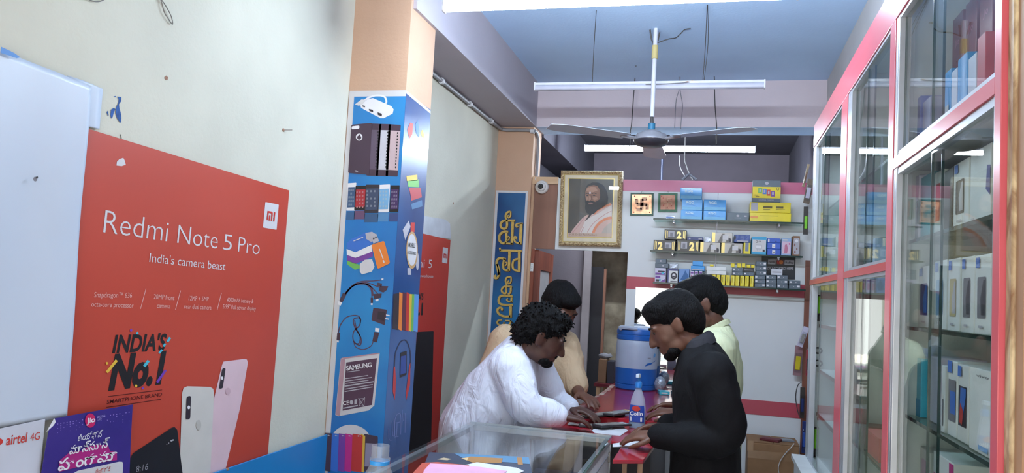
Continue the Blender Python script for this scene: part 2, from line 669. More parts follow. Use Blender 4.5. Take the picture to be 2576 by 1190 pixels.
M_BLUEM = mat('blue_paint_remains', (40, 84, 148), 0.8, var=.3, vscale=60)
wmark('blue_paint_mark', [c1(*p) for p in (
    [(583, 482), (604, 484), (603, 505), (592, 520), (594, 540), (600, 560), (604, 590), (600, 614), (588, 600), (580, 585), (574, 560), (578, 535), (588, 515), (590, 495)],
    [(552, 548), (566, 538), (574, 545), (566, 562), (560, 585), (553, 592), (549, 575)],
    [(530, 560), (536, 552), (541, 575), (537, 580)], [(568, 480), (576, 479), (577, 484), (569, 485)])], M_BLUEM)
M_CHIP = mat('bare_plaster', (150, 112, 92), 0.9, var=.2, vscale=80)
wmark('plaster_chip', [c1(*((820, 385), (828, 377), (837, 386), (834, 400), (823, 397)))], M_CHIP)
wmark('pencil_mark', [c1(*((597, 670), (600, 670), (606, 692), (602, 692)))], mat('dark_pencil', (90, 88, 84), .9))
wmark('plaster_chip', [c3(*((807, 735), (812, 735), (812, 748), (808, 748)))], M_CHIP)
n = thing('nail', 'rusty nail sticking out of the cream wall', 'nail', onX(714, 327, XL))
wpart(MB().tube([onX(714, 327, XL), onX(735, 327, XL + .02)], .0013, 6), 'shank', mat('nail_steel', (120, 100, 90), .5, .6), n)
wpart(MB().ellip(onX(713, 327, XL + .001), (.003, .006, .006)), 'plaster_plug', M_CHIP, n)


def cable(name, label, pts, r, m, cat='cable'):
    return tag(MB().tube(spline(pts, 8), r, 6).obj(name, m, smooth=True), label, cat)


M_CAB = mat('grey_cable', (120, 116, 112), .6)
cable('wall_cable', 'thin grey cable hanging in a loop near the top of the cream wall',
      [onX(x, y, XL + .006) for x, y in ((398, -14), (406, 4), (413, 30), (424, 48), (434, 61), (431, 42), (420, 20), (408, 2), (396, -10))], .0014, M_CAB)
cable('wall_cable', 'thin grey cable sagging at the very top of the cream wall',
      [onX(x, y, XL + .006) for x, y in ((205, -16), (222, -2), (240, 4), (256, 2), (272, -8))], .0014, M_CAB)

# conduit along the left beam, round the far pillar and down
M_CONDUIT = mat('grey_conduit', (140, 138, 142), .5)
cd = thing('conduit_pipe', 'grey plastic conduit pipe running under the left beam to the far pillar', 'pipe', (XL + .014, 4.2, ZB - .02))
wpart(MB().tube([(XL + .018, Y1b + .005, ZB - .018), (XL + .018, 4.4, ZB - .018), (XL + .019, Y2a - .05, ZB - .018), (XL + .03, Y2a - .02, ZB - .02),
                 (XL + .06, Y2a - .014, ZB - .024), (COLX - .05, Y2a - .014, ZB - .024), (COLX + .004, Y2a - .013, ZB - .028)], .011, 10), 'pipe', M_CONDUIT, cd, smooth=True)
wpart(MB().tube([(COLX + .004, Y2a - .013, ZB - .028), (COLX + .013, Y2a + .02, ZB - .03), (COLX + .013, Y2a + .08, ZB - .06), (COLX + .013, Y2a + .09, ZB - .1),
                 (COLX + .013, Y2a + .09, 2.20)], .011, 10), 'pipe', M_CONDUIT, cd, smooth=True)
M_CLIP = mat('white_clip', (214, 212, 216), .45)
for px, py in ((1110, 192), (1180, 257), (1234, 301)):
    yy = onX(px, py, XL + .014).y
    wpart(MB().tube([(XL + .018, yy - .012, ZB - .018), (XL + .018, yy + .012, ZB - .018)], .0165, 12), 'clip', M_CLIP, cd, smooth=True)
wpart(MB().tube([(COLX - .02, Y2a - .013, ZB - .03), (COLX + .005, Y2a - .012, ZB - .032)], .016, 12), 'clip', M_CLIP, cd, smooth=True)

# ------------------------------------------------------------------ posters on the left wall
def ink(name, rgb, rough=.45, **k):
    return mat('print_' + name, rgb, rough, var=k.pop('var', .03), **k)


I_W, I_OFF = ink('white', (226, 222, 226)), ink('offwhite', (206, 202, 204))
I_BLK, I_DK = ink('black', (24, 22, 26)), ink('charcoal', (48, 40, 50))
I_GREY, I_LG = ink('grey', (120, 116, 124)), ink('light_grey', (176, 172, 180))
I_RED, I_YEL, I_CY, I_VIO = ink('red', (196, 52, 44)), ink('yellow', (222, 178, 60)), ink('cyan', (70, 178, 200)), ink('violet', (110, 60, 170))
I_ORG, I_GRN, I_BLU, I_MAG, I_PNK = ink('orange', (228, 128, 52)), ink('green', (110, 176, 84)), ink('blue', (58, 110, 196)), ink('magenta', (196, 40, 130)), ink('pink', (216, 120, 150))
I_PUR = ink('purple', (118, 62, 150))

# white flex banner, two overlapping sheets, gently buckled
M_FLEX = mat('white_flex_vinyl', (194, 202, 216), .38, var=.03, vscale=3, bump=.05, bscale=6)


def soft_sheet(name, px_cols, nz, m, parent, off=.006, amp=.006, seed=0):
    """buckled sheet hung on the left wall: px_cols = list of (top px, bottom px)"""
    vs, fs = [], []
    nc = len(px_cols)
    for i, (a, b) in enumerate(px_cols):
        A, Bv = onX(*a, XL), onX(*b, XL)
        for k in range(nz + 1):
            p = A.lerp(Bv, k / nz)
            d = noise.noise(Vector((p.y * 7, p.z * 2.2, seed))) * amp + noise.noise(Vector((p.y * 19, p.z * 4, seed + 5))) * amp * .4
            vs.append(p + Vector((off + d, 0, 0)))
    for i in range(nc - 1):
        for k in range(nz):
            fs.append((i * (nz + 1) + k, i * (nz + 1) + k + 1, (i + 1) * (nz + 1) + k + 1, (i + 1) * (nz + 1) + k))
    o = MB().add(vs, fs).obj(name, m, None, smooth=True)
    sm = o.modifiers.new('thickness', 'SOLIDIFY')
    sm.thickness = .0012
    return attach(o, parent) if parent else o


bn = thing('flex_banner', 'blank white flex banner hung at the left edge beside the big red poster', 'banner', onX(110, 600, XL))
tops = [(-200, 40), (-120, 84), (-60, 103), (0, 121), (40, 133), (75, 150), (105, 163), (135, 178), (165, 190), (205, 202), (228, 212), (254, 224)]
cols = []
for i, (x, y) in enumerate(tops):
    t = (x + 200) / 454
    bx = -240 + t * (152 + 240)
    cols.append(((x, y), (bx if x < 230 else 240, 1096 - (bx + 240) * .118 if x < 230 else 330)))
soft_sheet('under_sheet', [((165, 190), (150, 600)), ((205, 203), (196, 470)), ((222, 210), (214, 318)), ((238, 217), (231, 322)), ((254, 224), (245, 326))], 30, M_FLEX, bn, .0045, .001, 3)
over = [(-200, 60, -250, 1110), (-100, 100, -150, 1098), (-40, 118, -90, 1090), (0, 131, -50, 1082), (40, 146, -8, 1074), (75, 160, 28, 1068), (105, 172, 60, 1063),
        (135, 184, 90, 1058), (165, 197, 116, 1053), (192, 207, 138, 1050), (207, 213, 148, 1048), (216, 217, 153, 1046)]
grid = []
for a in over:
    # bend the right edge towards the poster corner at (218,323)
    grid.append(((a[0], a[1]), (a[2], a[3])))
soft_sheet('over_sheet', grid, 60, M_FLEX, bn, .013, .006, 1)
attach(wmark('blue_mark', [[(-20, 118), (0, 127), (14, 134), (30, 145), (20, 147), (0, 140), (-20, 134)]], ink('mark_blue', (52, 120, 190)), .0225, None), bn)
attach(wmark('nail_hole', [ell(67, 450, 5, 6)], I_GREY, .0228, None), bn)
attach(wmark('nail_hole', [ell(71, 446, 2.5, 3)], I_BLK, .0234, None), bn)

# the big red phone poster
P = Sheet('phone_poster', 'big red phone poster with white lettering on the cream wall', 'poster', 'L', XL + .003, (470, 800))
I_POST = mat('print_poster_red', (186, 66, 48), .42, var=.04, vscale=2)
q = [onX(218, 323, P.pos), onX(727, 479, P.pos), onX(666, 1139, P.pos)]
u0, u1 = (q[0] - P.O).dot(P.U), (q[1] - P.O).dot(P.U)
w0, w1 = (q[0] - P.O).dot(P.V), (q[1] - P.O).dot(P.V)
MB().prism([(u0, w0), (u1, w1), (u1 - .012, -.78), (u0 - .0, -.78)], 0, .001).obj('sheet', I_POST, P.root)
for wd, xa_, xb_ in (('Redmi', 258, 419), ('Note', 444, 545), ('5', 559, 581), ('Pro', 597, 651)):
    P.text('lettering', I_OFF, 1, [(wd, (xa_, 585 + (xa_ - 258) * .1425), (xb_, 585 + (xb_ - 258) * .1425), 62 - (xa_ - 258) * .062, -.012)])
P.text('lettering', I_OFF, 1, [("India's camera beast", (374, 659), (565, 680), 24, -.004)])
P.text('small_print', I_PNK if False else ink('pale_pink', (222, 172, 164)), 1, [
    ('Snapdragon™ 636', (235, 748), (330, 749), 14), ('octa-core processor', (228, 771), (334, 774), 13),
    ('20MP front', (385, 752), (437, 755), 13), ('camera', (393, 774), (427, 776), 12),
    ('12MP + 5MP', (473, 755), (523, 758), 12), ('rear dual camera', (462, 776), (530, 779), 12),
    ('4000mAh battery &', (569, 759), (636, 763), 11), ('5.99" Full screen display', (559, 776), (642, 781), 11)])
P.add('divider', ink('pale_pink', ()), 1, [stroke(p, 1.4, False) for p in ([(366, 726), (352, 777)], [(453, 731), (440, 779)], [(556, 737), (545, 780)])])
P.text('slogan', I_BLK, 1, [("INDIA'S", (281, 887), (413, 880), 45, .03, .12), ('No.1', (272, 977), (404, 961), 84, .055, .12)])
P.text('slogan_small', ink('dark_red', (86, 20, 20)), 1, [('SMARTPHONE BRAND', (267, 1016), (406, 996), 10, .01)])
P.add('slogan_rule', ink('dark_red', ()), 1, [stroke(p, 1.6, False) for p in (c2((535, 808), (806, 775)), c2((528, 862), (800, 822)))])
for nm, w, pts in (('yellow', 7, ((529, 688), (579, 627))), ('cyan', 7, ((716, 658), (738, 629))), ('violet', 6, ((780, 738), (824, 676))),
                   ('cyan', 5, ((812, 558), (822, 545))), ('cyan', 6, ((832, 535), (846, 514))), ('cyan', 5, ((790, 592), (806, 575)))):
    P.add('confetti', MATS['print_' + nm], 2, [stroke(c2(*pts), w, False)])
for nm, x, y in (('violet', 651, 478), ('cyan', 682, 492), ('yellow', 530, 642), ('yellow', 676, 755), ('violet', 709, 766)):
    P.add('confetti', MATS['print_' + nm], 2, [ell(*c2((x, y))[0], 3, 3.4)])
I_PH1, I_PH2 = ink('phone_champagne', (206, 200, 192)), ink('phone_pink', (218, 186, 192))
ph = P.add('printed_phone', I_PH2, 2, [c2((1105, 650), (1112, 634), (1215, 621), (1229, 624), (1234, 640), (1196, 860), (1118, 1190), (1030, 1190), (1045, 1000), (1062, 830))])
P.add('camera_bump', I_DK, 4, [rquad(c2((1105, 668), (1122, 666), (1107, 768), (1088, 770)), .45)], parent=ph)
P.add('lens', I_W, 5, [ell(*c2((1103, 716))[0], 3, 4)], parent=ph)
P.add('fingerprint_ring', ink('phone_pink_shade', (200, 166, 174)), 4, [ell(*c2((1133, 782))[0], 6.5, 9)], parent=ph)
ph = P.add('printed_phone', I_PH1, 3, [c2((905, 790), (912, 765), (930, 757), (1045, 760), (1060, 770), (1064, 790), (1046, 1190), (892, 1190))])
P.add('camera_bump', I_DK, 5, [rquad(c2((926, 808), (948, 804), (944, 920), (921, 924)), .45)], parent=ph)
P.add('lens', I_W, 6, [ell(*c2((936, 862))[0], 3.4, 4.6)], parent=ph)
P.add('fingerprint_ring', ink('phone_champ_shade', (186, 180, 172)), 5, [ell(*c2((986, 950))[0], 6.5, 13)], parent=ph)
ph = P.add('printed_phone', ink('phone_black', (26, 26, 32)), 4, [c2((645, 1115), (660, 1090), (850, 965), (866, 960), (880, 975), (890, 1060), (906, 1190), (640, 1190))])
P.text('clock_digits', I_LG, 6, [('8:16', c2((672, 1187))[0], c2((730, 1172))[0], 17, -.02)], parent=ph)
P.add('status_icons', I_LG, 6, [stroke(c2((845, 1030), (860, 1024)), 3.5, False), ell(*c2((826, 1046))[0], 1.2, 1.6), ell(*c2((836, 1040))[0], 1.2, 1.6)], parent=ph)
lg = P.add('logo_square', I_OFF, 1, [rquad(c1((1322, 1008), (1389, 1021), (1378, 1147), (1310, 1135)), .05)])
q4 = [Vector(p) for p in c1((1332, 1052), (1371, 1060), (1366, 1106), (1327, 1098))]


def bil(u, v):
    return tuple((q4[0] * (1 - u) + q4[1] * u) * (1 - v) + (q4[3] * (1 - u) + q4[2] * u) * v)


P.add('logo_letters', I_RED, 3, [[bil(u, v) for u, v in pl] for pl in (
    [(0, 1), (0, 0), (.55, 0), (.68, .1), (.7, .25), (.7, 1), (.53, 1), (.53, .3), (.48, .2), (.17, .2), (.17, 1)],
    [(.26, 1), (.26, .42), (.43, .42), (.43, 1)], [(.83, 1), (.83, 0), (1, 0), (1, 1)])], parent=lg)
P.add('torn_patch', I_OFF, 1, [c1((578, 826), (580, 808), (592, 795), (612, 788), (619, 800), (625, 822), (605, 829))])

# airtel sheet and jio sheet in the lower left corner
A = Sheet('network_poster', 'white mobile network sheet with red lettering in the bottom left corner', 'poster', 'L', XL + .020, (60, 1130))
A.slab('sheet', [(-60, 1090), (0, 1078), (113, 1054), (100, 1190), (92, 1290), (-60, 1290)], mat('print_pale_sheet', (200, 200, 210), .5, var=.05, vscale=6), 0, .001)
A.text('lettering', I_RED, 1, [('airtel', (13, 1120), (65, 1112), 26, .012), ('4G', (74, 1110), (98, 1105), 20, 0)])
A.add('swoosh', I_RED, 1, [[(-14, 1104), (0, 1103), (6, 1107), (6, 1113), (0, 1119), (-14, 1122)]])

J = Sheet('offer_poster', 'dark blue and purple offer sheet pasted over the lower corner of the red poster', 'poster', 'L', XL + .026, (230, 1110))
I_NAVY = mat('print_navy_purple', (46, 34, 120), .42, rgb2=(64, 44, 132), vscale=4)
J.slab('sheet', c2((240, 985), (272, 918), (400, 894), (661, 848), (652, 1010), (640, 1320), (190, 1320), (205, 1190)), I_NAVY, 0, .001)
J.add('curled_corner', I_W, 1, [c2((228, 985), (268, 916), (276, 935), (262, 955))])
dots = []
random.seed(3)
for r in range(5):
    for k in range(24):
        x = 285 + k * 15.5; y = 945 - (x - 285) * .165 + r * 11
        if abs(x - 447) < 34 and abs(y - 927) < 40 or 470 < x < 530 and r > 0:
            continue
        if random.random() < .75 - r * .13:
            s_ = 1.2 - r * .12
            px, py = c2((x, y))[0]
            dots.append([(px - s_, py - s_ + .4), (px + s_, py - s_ - .0), (px + s_, py + s_), (px - s_, py + s_ + .4)])
J.add('halftone_dots', ink('dot_violet', (150, 130, 200)), 1, dots)
J.add('round_logo', ink('logo_magenta', (200, 26, 96)), 2, [ell(*c2((447, 928))[0], 13.2, 18)])
J.text('logo_letters', I_W, 3, [('Jio', c2((427, 944))[0], c2((470, 934))[0], 14, .02)])
J.text('tagline', ink('tag_lilac', (170, 156, 214)), 2, [('DIGITAL', c2((480, 917))[0], c2((523, 910))[0], 6, .0), ('LIFE', c2((480, 931))[0], c2((503, 927))[0], 6, .0)])
J.add('magenta_glow', ink('glow_magenta', (170, 30, 120)), 2, [c2((290, 1130), (345, 1085), (400, 1080), (420, 1065), (470, 1050), (535, 1050), (545, 1080), (580, 1085), (580, 1125), (430, 1148), (290, 1185))])
J.text('telugu_lettering', I_W, 3, [('జియోఫోన్', c2((383, 1030))[0], c2((506, 1008))[0], 15, .0),
                                  ('మాన్సూన్', c2((340, 1097))[0], c2((538, 1060))[0], 22, .012),
                                  ('హంగామా', c2((283, 1180))[0], c2((578, 1120))[0], 29, .018)])
J.add('white_box', I_OFF, 3, [rquad(c2((388, 1182), (600, 1132), (612, 1136), (600, 1300)), .06)] and [c2((362, 1190), (385, 1178), (590, 1133), (606, 1134), (610, 1146), (602, 1320), (355, 1320))])
J.text('box_lettering', I_RED, 5, [('జియోఫోన్', c2((470, 1192))[0], c2((545, 1178))[0], 10, .0)])

# blue board along the foot of the left wall
M_BBLUE = mat('bright_blue_laminate', (34, 128, 190), .35, var=.05, vscale=4)
bl = thing('blue_board', 'bright blue laminate board standing against the wall below the red poster', 'board', (XL + .03, 2.0, 0))
zb = onX(680, 1142, XL + .015).z
wpart(B(XL + .0085, XL + .016, .9, Y1a - .006, 0.001, zb), 'face', M_BBLUE, bl, bevel=.001)
wpart(B(XL + .0162, XL + .018, .9, Y1a - .006, .001, .08), 'skirting', M_PLY, bl)
wpart(MB().ellip(onX(571, 1181, XL + .013), (.005, .010, .005)), 'plaster_crumb', mat('brown_plaster', (150, 110, 80), .9), bl)

# ------------------------------------------------------------------ accessory poster wrapped round the near pillar
K = Sheet('accessory_poster', 'blue mobile accessories poster wrapped round the near ochre pillar', 'poster', 'F', Y1a - .002, (930, 700))
I_SKYB = mat('print_sky_blue', (22, 104, 178), .3, rgb2=(38, 138, 200), vscale=2.2, coat=.3)
fx0, fx1 = XL + .004, COLX + .002
ztop = onY(947, 228, Y1a - .002).z


def kl(x, z):
    return (x - K.O.x, z - K.O.z)


MB().prism([kl(fx0, .35), kl(fx1, .35), kl(fx1, ztop), kl(fx0, ztop)], 0, .001).obj('white_border', I_OFF, K.root)
bz = .022
MB().prism([kl(fx0 + bz, .37), kl(fx1, .37), kl(fx1, ztop - .024), kl(fx0 + bz, ztop - .024)], .001, .0014).obj('front_print', I_SKYB, K.root)
I_PLUM = ink('plum_grey', (70, 50, 66))
h = K.add('printed_hub', I_W, 1, [c3((255, 152), (300, 118), (330, 112), (440, 160), (454, 180), (448, 205), (395, 232), (375, 232), (275, 180), (258, 168))])
K.add('hub_cable', I_W, 1, [stroke(c3((262, 140), (300, 112), (350, 96), (395, 102), (410, 125), (408, 145)), 4.5)], parent=h)
K.add('hub_plug', I_OFF, 2, [c3((222, 150), (262, 120), (288, 122), (268, 150), (245, 158))], parent=h)
K.add('port', I_DK, 3, [c3((305, 177), (330, 183), (333, 197), (310, 190)), c3((358, 197), (384, 206), (384, 221), (360, 213)), c3((268, 155), (284, 160), (282, 168), (268, 163))], parent=h)
cols4 = [((425, 268), (497, 272), (478, 582), (405, 578), ink('case_rose', (196, 170, 174))), ((368, 266), (438, 268), (420, 580), (348, 578), ink('case_silver', (196, 192, 202))),
         ((312, 264), (380, 266), (360, 578), (290, 576), ink('case_dark', (96, 80, 98)))]
for a, b, c_, d, m in cols4:
    o = K.add('printed_case', I_PLUM, 1, [rquad(c3(a, b, c_, d), .1)])
    q = [Vector(v) for v in c3(a, b, c_, d)]
    K.add('case_back', m, 2, [[tuple(q[0].lerp(q[3], .12)), tuple(q[1].lerp(q[2], .12)), tuple(q[1].lerp(q[2], .88)), tuple(q[0].lerp(q[3], .88))]], parent=o)
    K.add('vent_hole', I_BLK, 3, [ell(*tuple(q[1].lerp(q[2], t) + Vector((-6.5, 0))), 1.6, 2.6, n=10) for t in [.16 + k * .06 for k in range(12)]], parent=o)
o = K.add('printed_case', I_PLUM, 4, [rquad(c3((202, 272), (325, 260), (308, 572), (182, 560)), .07)])
K.add('camera_hole', I_W, 5, [rquad(c3((204, 282), (250, 276), (250, 296), (204, 300)), .4)], parent=o)
K.add('case_ring', I_W, 5, [ell(*c3((249, 346))[0], 8.4, 9)], parent=o)
K.add('ring_emblem', I_PLUM, 6, [ell(*c3((249, 349))[0], 5.2, 5.4), ell(*c3((252, 334))[0], 1.6, 2.2, 35)], parent=o)
K.add('case_badge', I_LG, 5, [ell(*c3((232, 549))[0], 4.5, 1.6, 12)], parent=o)
# five phones in a row with their reflection
for x0, x1, y0, y1, m, scr in ((175, 228, 622, 786, I_W, (60, 84, 120)), (222, 290, 636, 782, I_BLK, (170, 40, 50)), (432, 487, 634, 796, I_BLK, (66, 40, 90)),
                               (362, 430, 632, 796, I_W, (120, 170, 210)), (283, 368, 630, 800, I_DK, (60, 70, 96))):
    o = K.add('printed_phone', m, 2 if m is not I_DK else 3, [rquad(c3((x0 + 5, y0), (x1 + 3, y0 - (4 if m is I_W else 0)), (x1 - 5, y1), (x0 - 4, y1)), .07)])
    L = 3 if m is not I_DK else 4
    K.add('screen', ink('screen_%d' % x0, scr), L, [c3((x0 + 8, y0 + 24), (x1 - 2, y0 + 22), (x1 - 9, y1 - 20), (x0 + 2, y1 - 18))], parent=o)
    random.seed(x0)
    ic = []
    for r in range(5):
        for cc in range(3):
            if random.random() < .8:
                xx = x0 + 10 + cc * (x1 - x0 - 18) / 3; yy = y0 + 34 + r * 22
                ic.append(c3((xx, yy), (xx + 9, yy), (xx + 8, yy + 12), (xx - 1, yy + 12)))
    K.add('screen_icons', ink('icon_%d' % x0, tuple(int(.5 * v + 90) for v in scr)), L + 1, ic, parent=o)
    K.add('reflection', ink('refl_%d' % x0, tuple(int(.45 * a + .55 * b) for a, b in zip(scr, (50, 100, 150)))), 1,
          [c3((x0 - 3, y1 + 4), (x1 - 6, y1 + 4), (x1 - 10, y1 + 55), (x0 - 6, y1 + 55))], parent=o)
# usb sticks
for pts, m in (((( 176, 1085), (250, 1110), (252, 1130), (222, 1140), (176, 1108)), I_GRN), (((174, 1052), (225, 1068), (330, 1030), (328, 1062), (225, 1104), (176, 1085)), I_PUR),
               (((172, 1015), (225, 1035), (322, 990), (326, 1030), (228, 1070), (174, 1050)), I_W),
               (((174, 980), (200, 955), (290, 915), (325, 912), (352, 930), (325, 985), (228, 1034), (174, 1012)), I_BLU)):
    K.add('printed_usb_stick', m, 1, [c3(*pts)])
K.add('printed_usb_stick', I_LG, 2, [c3((285, 920), (325, 912), (352, 930), (322, 975), (290, 955))])
K.add('printed_usb_stick', I_OFF, 3, [c3((252, 1105), (282, 1080), (325, 1076), (340, 1120), (325, 1150), (265, 1168), (252, 1150))])
o = K.add('printed_usb_stick', I_ORG, 3, [rquad(c3((322, 990), (398, 966), (434, 1100), (358, 1136)), .14)])
K.add('usb_plug', I_LG, 4, [c3((318, 940), (350, 922), (368, 968), (334, 984))], parent=o)
K.add('plug_hole', I_DK, 5, [c3((330, 950), (338, 946), (341, 955), (333, 959)), c3((344, 943), (351, 940), (354, 949), (347, 953))], parent=o)
K.add('stick_mark', I_OFF, 4, [stroke(c3((370, 1015), (392, 1075)), 2.5, False), ell(*c3((395, 1090))[0], 2, 4, -20)], parent=o)
K.add('stick_mark', I_OFF, 4, [stroke(c3((215, 968), (272, 945)), 2, False)], parent=o)
# cable fan, charger, coil
I_CBL = ink('cable_plum', (86, 56, 76))
o = K.add('printed_cable', I_CBL, 1, [stroke(c4((180, 175), (215, 110), (270, 65), (340, 60), (370, 85), (378, 130)), 3.2), stroke(c4((200, 140), (240, 80), (300, 45), (380, 40), (430, 34)), 2.4),
                                    stroke(c4((205, 130), (260, 70), (330, 50), (400, 72), (440, 90)), 2.6), stroke(c4((210, 125), (270, 62), (345, 62), (395, 105), (410, 125)), 2.6), stroke(c4((330, 55), (365, 90), (372, 150)), 2.4)])
K.add('connector', I_PLUM, 2, [c4((198, 112), (220, 122), (195, 168), (176, 160)), c4((405, 50), (432, 56), (430, 74), (402, 70)), c4((420, 70), (470, 72), (460, 95), (440, 110), (412, 100)), c4((380, 118), (430, 115), (428, 140), (385, 150)), c4((364, 140), (378, 142), (378, 172), (364, 172))], parent=o)
K.add('plug_tip', I_W, 2, [c4((172, 160), (194, 170), (184, 188), (166, 180)), c4((365, 174), (376, 174), (376, 184), (365, 184)), c4((428, 26), (441, 24), (440, 34), (430, 36)), c4((392, 152), (412, 148), (410, 160), (394, 162))], parent=o)
o = K.add('printed_charger', I_PLUM, 1, [rquad(c4((380, 200), (462, 212), (448, 305), (368, 275)), .08)])
K.add('charger_face', I_DK, 2, [c4((408, 222), (450, 226), (444, 280), (404, 268))], parent=o)
K.add('charger_pin', I_W, 2, [c4((456, 240), (478, 244), (478, 250), (456, 247)), c4((452, 262), (474, 266), (473, 273), (452, 269))], parent=o)
o = K.add('printed_cable', I_CBL, 1, [stroke(c4((170, 350), (185, 300), (225, 255), (290, 250), (300, 300), (262, 345), (262, 400), (300, 425), (305, 380), (270, 320), (262, 270), (300, 262), (302, 290)), 2.8),
                                    stroke(c4((262, 400), (275, 435), (320, 450), (365, 430), (378, 405)), 2.2), stroke(c4((268, 275), (280, 330), (300, 370), (296, 410), (275, 418)), 2.6)])
K.add('connector', I_PLUM, 2, [c4((164, 350), (182, 352), (180, 396), (160, 394)), c4((386, 345), (415, 350), (402, 408), (374, 402))], parent=o)
K.add('plug_tip', I_W, 2, [c4((162, 396), (174, 397), (173, 408), (161, 407)), c4((392, 320), (418, 324), (412, 346), (390, 342))], parent=o)
# battery
o = K.add('printed_battery', I_OFF, 1, [c4((185, 504), (418, 472), (386, 785), (352, 815), (170, 850), (152, 842))])
K.add('battery_side', ink('battery_rose', (176, 136, 148)), 2, [c4((187, 502), (212, 510), (180, 848), (154, 842)), c4((190, 500), (415, 470), (415, 476), (205, 507))], parent=o)
K.add('battery_label', ink('battery_plum', (84, 54, 76)), 2, [c4((218, 528), (402, 502), (384, 658), (207, 680)), c4((206, 684), (384, 662), (370, 785), (195, 815))] if False else [c4((218, 528), (402, 502), (372, 782), (196, 816))], parent=o)
K.text('battery_lettering', I_W, 4, [('SAMSUNG', c4((220, 576))[0], c4((372, 553))[0], 11.5, .03), ('CE', c4((200, 784))[0], c4((236, 779))[0], 10, .012)], parent=o)
K.add('battery_text', I_LG, 4, [stroke(c4((222, 586), (300, 575)), 1.6, False), stroke(c4((214, 625), (350, 605)), 2, False), stroke(c4((213, 640), (372, 617)), 2, False), stroke(c4((212, 654), (352, 634)), 2, False),
                              stroke(c4((209, 670), (385, 642)), 3, False), stroke(c4((210, 688), (378, 660)), 2.2, False), stroke(c4((209, 702), (376, 674)), 2.2, False), stroke(c4((200, 802), (288, 785)), 3, False)], parent=o)
K.add('recycling_mark', I_LG, 4, [ell(*c4((250, 766))[0], 4.5, 5.5, n=10), stroke(c4((292, 740), (326, 792)), 1.4, False), stroke(c4((330, 735), (294, 790)), 1.4, False),
                                 stroke(c4((295, 745), (330, 740), (325, 785), (300, 788), (295, 745)), 1.2, False), c4((268, 750), (284, 747), (282, 776), (267, 779))], parent=o)
# coloured cases on a white disc
K.add('white_disc', I_OFF, 1, [[p for p in ell(*c4((245, 1010))[0], 52, 46, n=40)]])
for i, (x0, x1, m) in enumerate(((318, 408, I_PLUM), (300, 332, I_YEL), (250, 318, I_RED), (208, 256, I_MAG), (168, 216, I_PUR), (128, 176, I_BLU), (84, 134, I_PLUM))):
    o = K.add('printed_case', m, 2 + i, [rquad(c4((x0 + 6, 945 + (10 - i)), (x1, 948 + (22 - 3 * i)), (x1 - 8, 1178 + (10 - i)), (x0 - 4, 1170 + (8 - i))), .1)])
    if i not in (0, 1):
        K.add('camera_hole', I_LG, 2 + i + .5, [ell(*c4((x0 + .62 * (x1 - x0), 962 + 8 - i))[0], 2.4, 1.6), ell(*c4((x0 + .8 * (x1 - x0), 964 + 8 - i))[0], 1, 1)], parent=o)
K.add('printed_screen', ink('screen_pale', (150, 140, 160)), 3, [c4((334, 1010), (402, 1014), (396, 1150), (328, 1150))])

# right hand sheet of the same poster (its own frame, same thing)
G = Sheet('side_sheet_frame', 'x', 'x', 'L', COLX + .002, (1040, 700))
bpy.data.objects.remove(G.root)
GR = K.root
gM = Matrix((G.U, G.V, G.N)).transposed().to_4x4()
gM.translation = G.O
G.root = bpy.data.objects.new('side_sheet', bpy.data.meshes.new('side_sheet'))
COL.objects.link(G.root)
I_DEEP = mat('print_deep_blue', (20, 38, 96), .32, rgb2=(30, 92, 150), vscale=1.6, coat=.22, stretch=(1, .6, 1))
zt2 = onX(1021, 234, G.pos).z


def gl(y, z):
    return (y - G.O.y, z - G.O.z)


y0_, y1_ = Y1a - .003, Y1b - .004
mb = MB().prism([gl(y0_, .36), gl(y1_, .36), gl(y1_, zt2), gl(y0_, zt2)], 0, .001)
G.root.data = mb.mesh('side_sheet')
G.root.data.materials.append(I_DEEP)
G.root.matrix_world = gM
G.root.parent = GR
G.root.matrix_parent_inverse = GR.matrix_basis.inverted()
G.add('white_edge', I_OFF, 1, [c3((527, 66), (672, 188), (672, 206), (527, 84))])
G.add('printed_gadgets', I_RED, 1, [c3((532, 300), (550, 258), (568, 265), (562, 330), (545, 355))])
G.add('printed_gadgets', I_YEL, 1, [c3((610, 320), (622, 300), (634, 330), (636, 352), (622, 345))])
G.add('printed_gadgets', I_BLU, 1, [c3((580, 270), (596, 240), (606, 330), (600, 345), (585, 320))])
G.add('printed_toy_brick', I_YEL, 1, [c3((527, 578), (592, 570), (594, 605), (530, 608))])
G.add('printed_toy_brick', I_GRN, 1, [c3((534, 608), (600, 598), (603, 645), (538, 642))])
G.add('printed_toy_brick', ink('brick_red', (176, 52, 60)), 1, [c3((542, 650), (612, 648), (620, 705), (556, 726), (552, 690))])
G.add('printed_toy_brick', ink('steel_blue', (70, 110, 150)), 1, [c3((556, 745), (620, 722), (624, 760), (560, 778))])
G.add('printed_card', I_LG, 1, [c3((505, 900), (540, 845), (552, 880), (520, 962))])
G.add('printed_strap', I_RED, 1, [c3((553, 856), (577, 856), (575, 915), (552, 915))])
o = G.add('badge', ink('badge_tan', (190, 150, 100)), 2, [ell(*c3((560, 1022))[0], 14.5, 47)])
G.add('badge_face', I_OFF, 3, [ell(*c3((559, 1020))[0], 12, 40)])
G.text('badge_lettering', I_BLK, 4, [('MOBILE', c3((537, 1003))[0], c3((578, 1008))[0], 12, .01), ('ACCESSORIES', c3((530, 1043))[0], c3((582, 1050))[0], 8, .01)])
G.add('printed_earpiece', I_LG, 1, [ell(*c3((593, 1090))[0], 4, 22), c3((533, 1130), (556, 1125), (556, 1170), (534, 1170))])
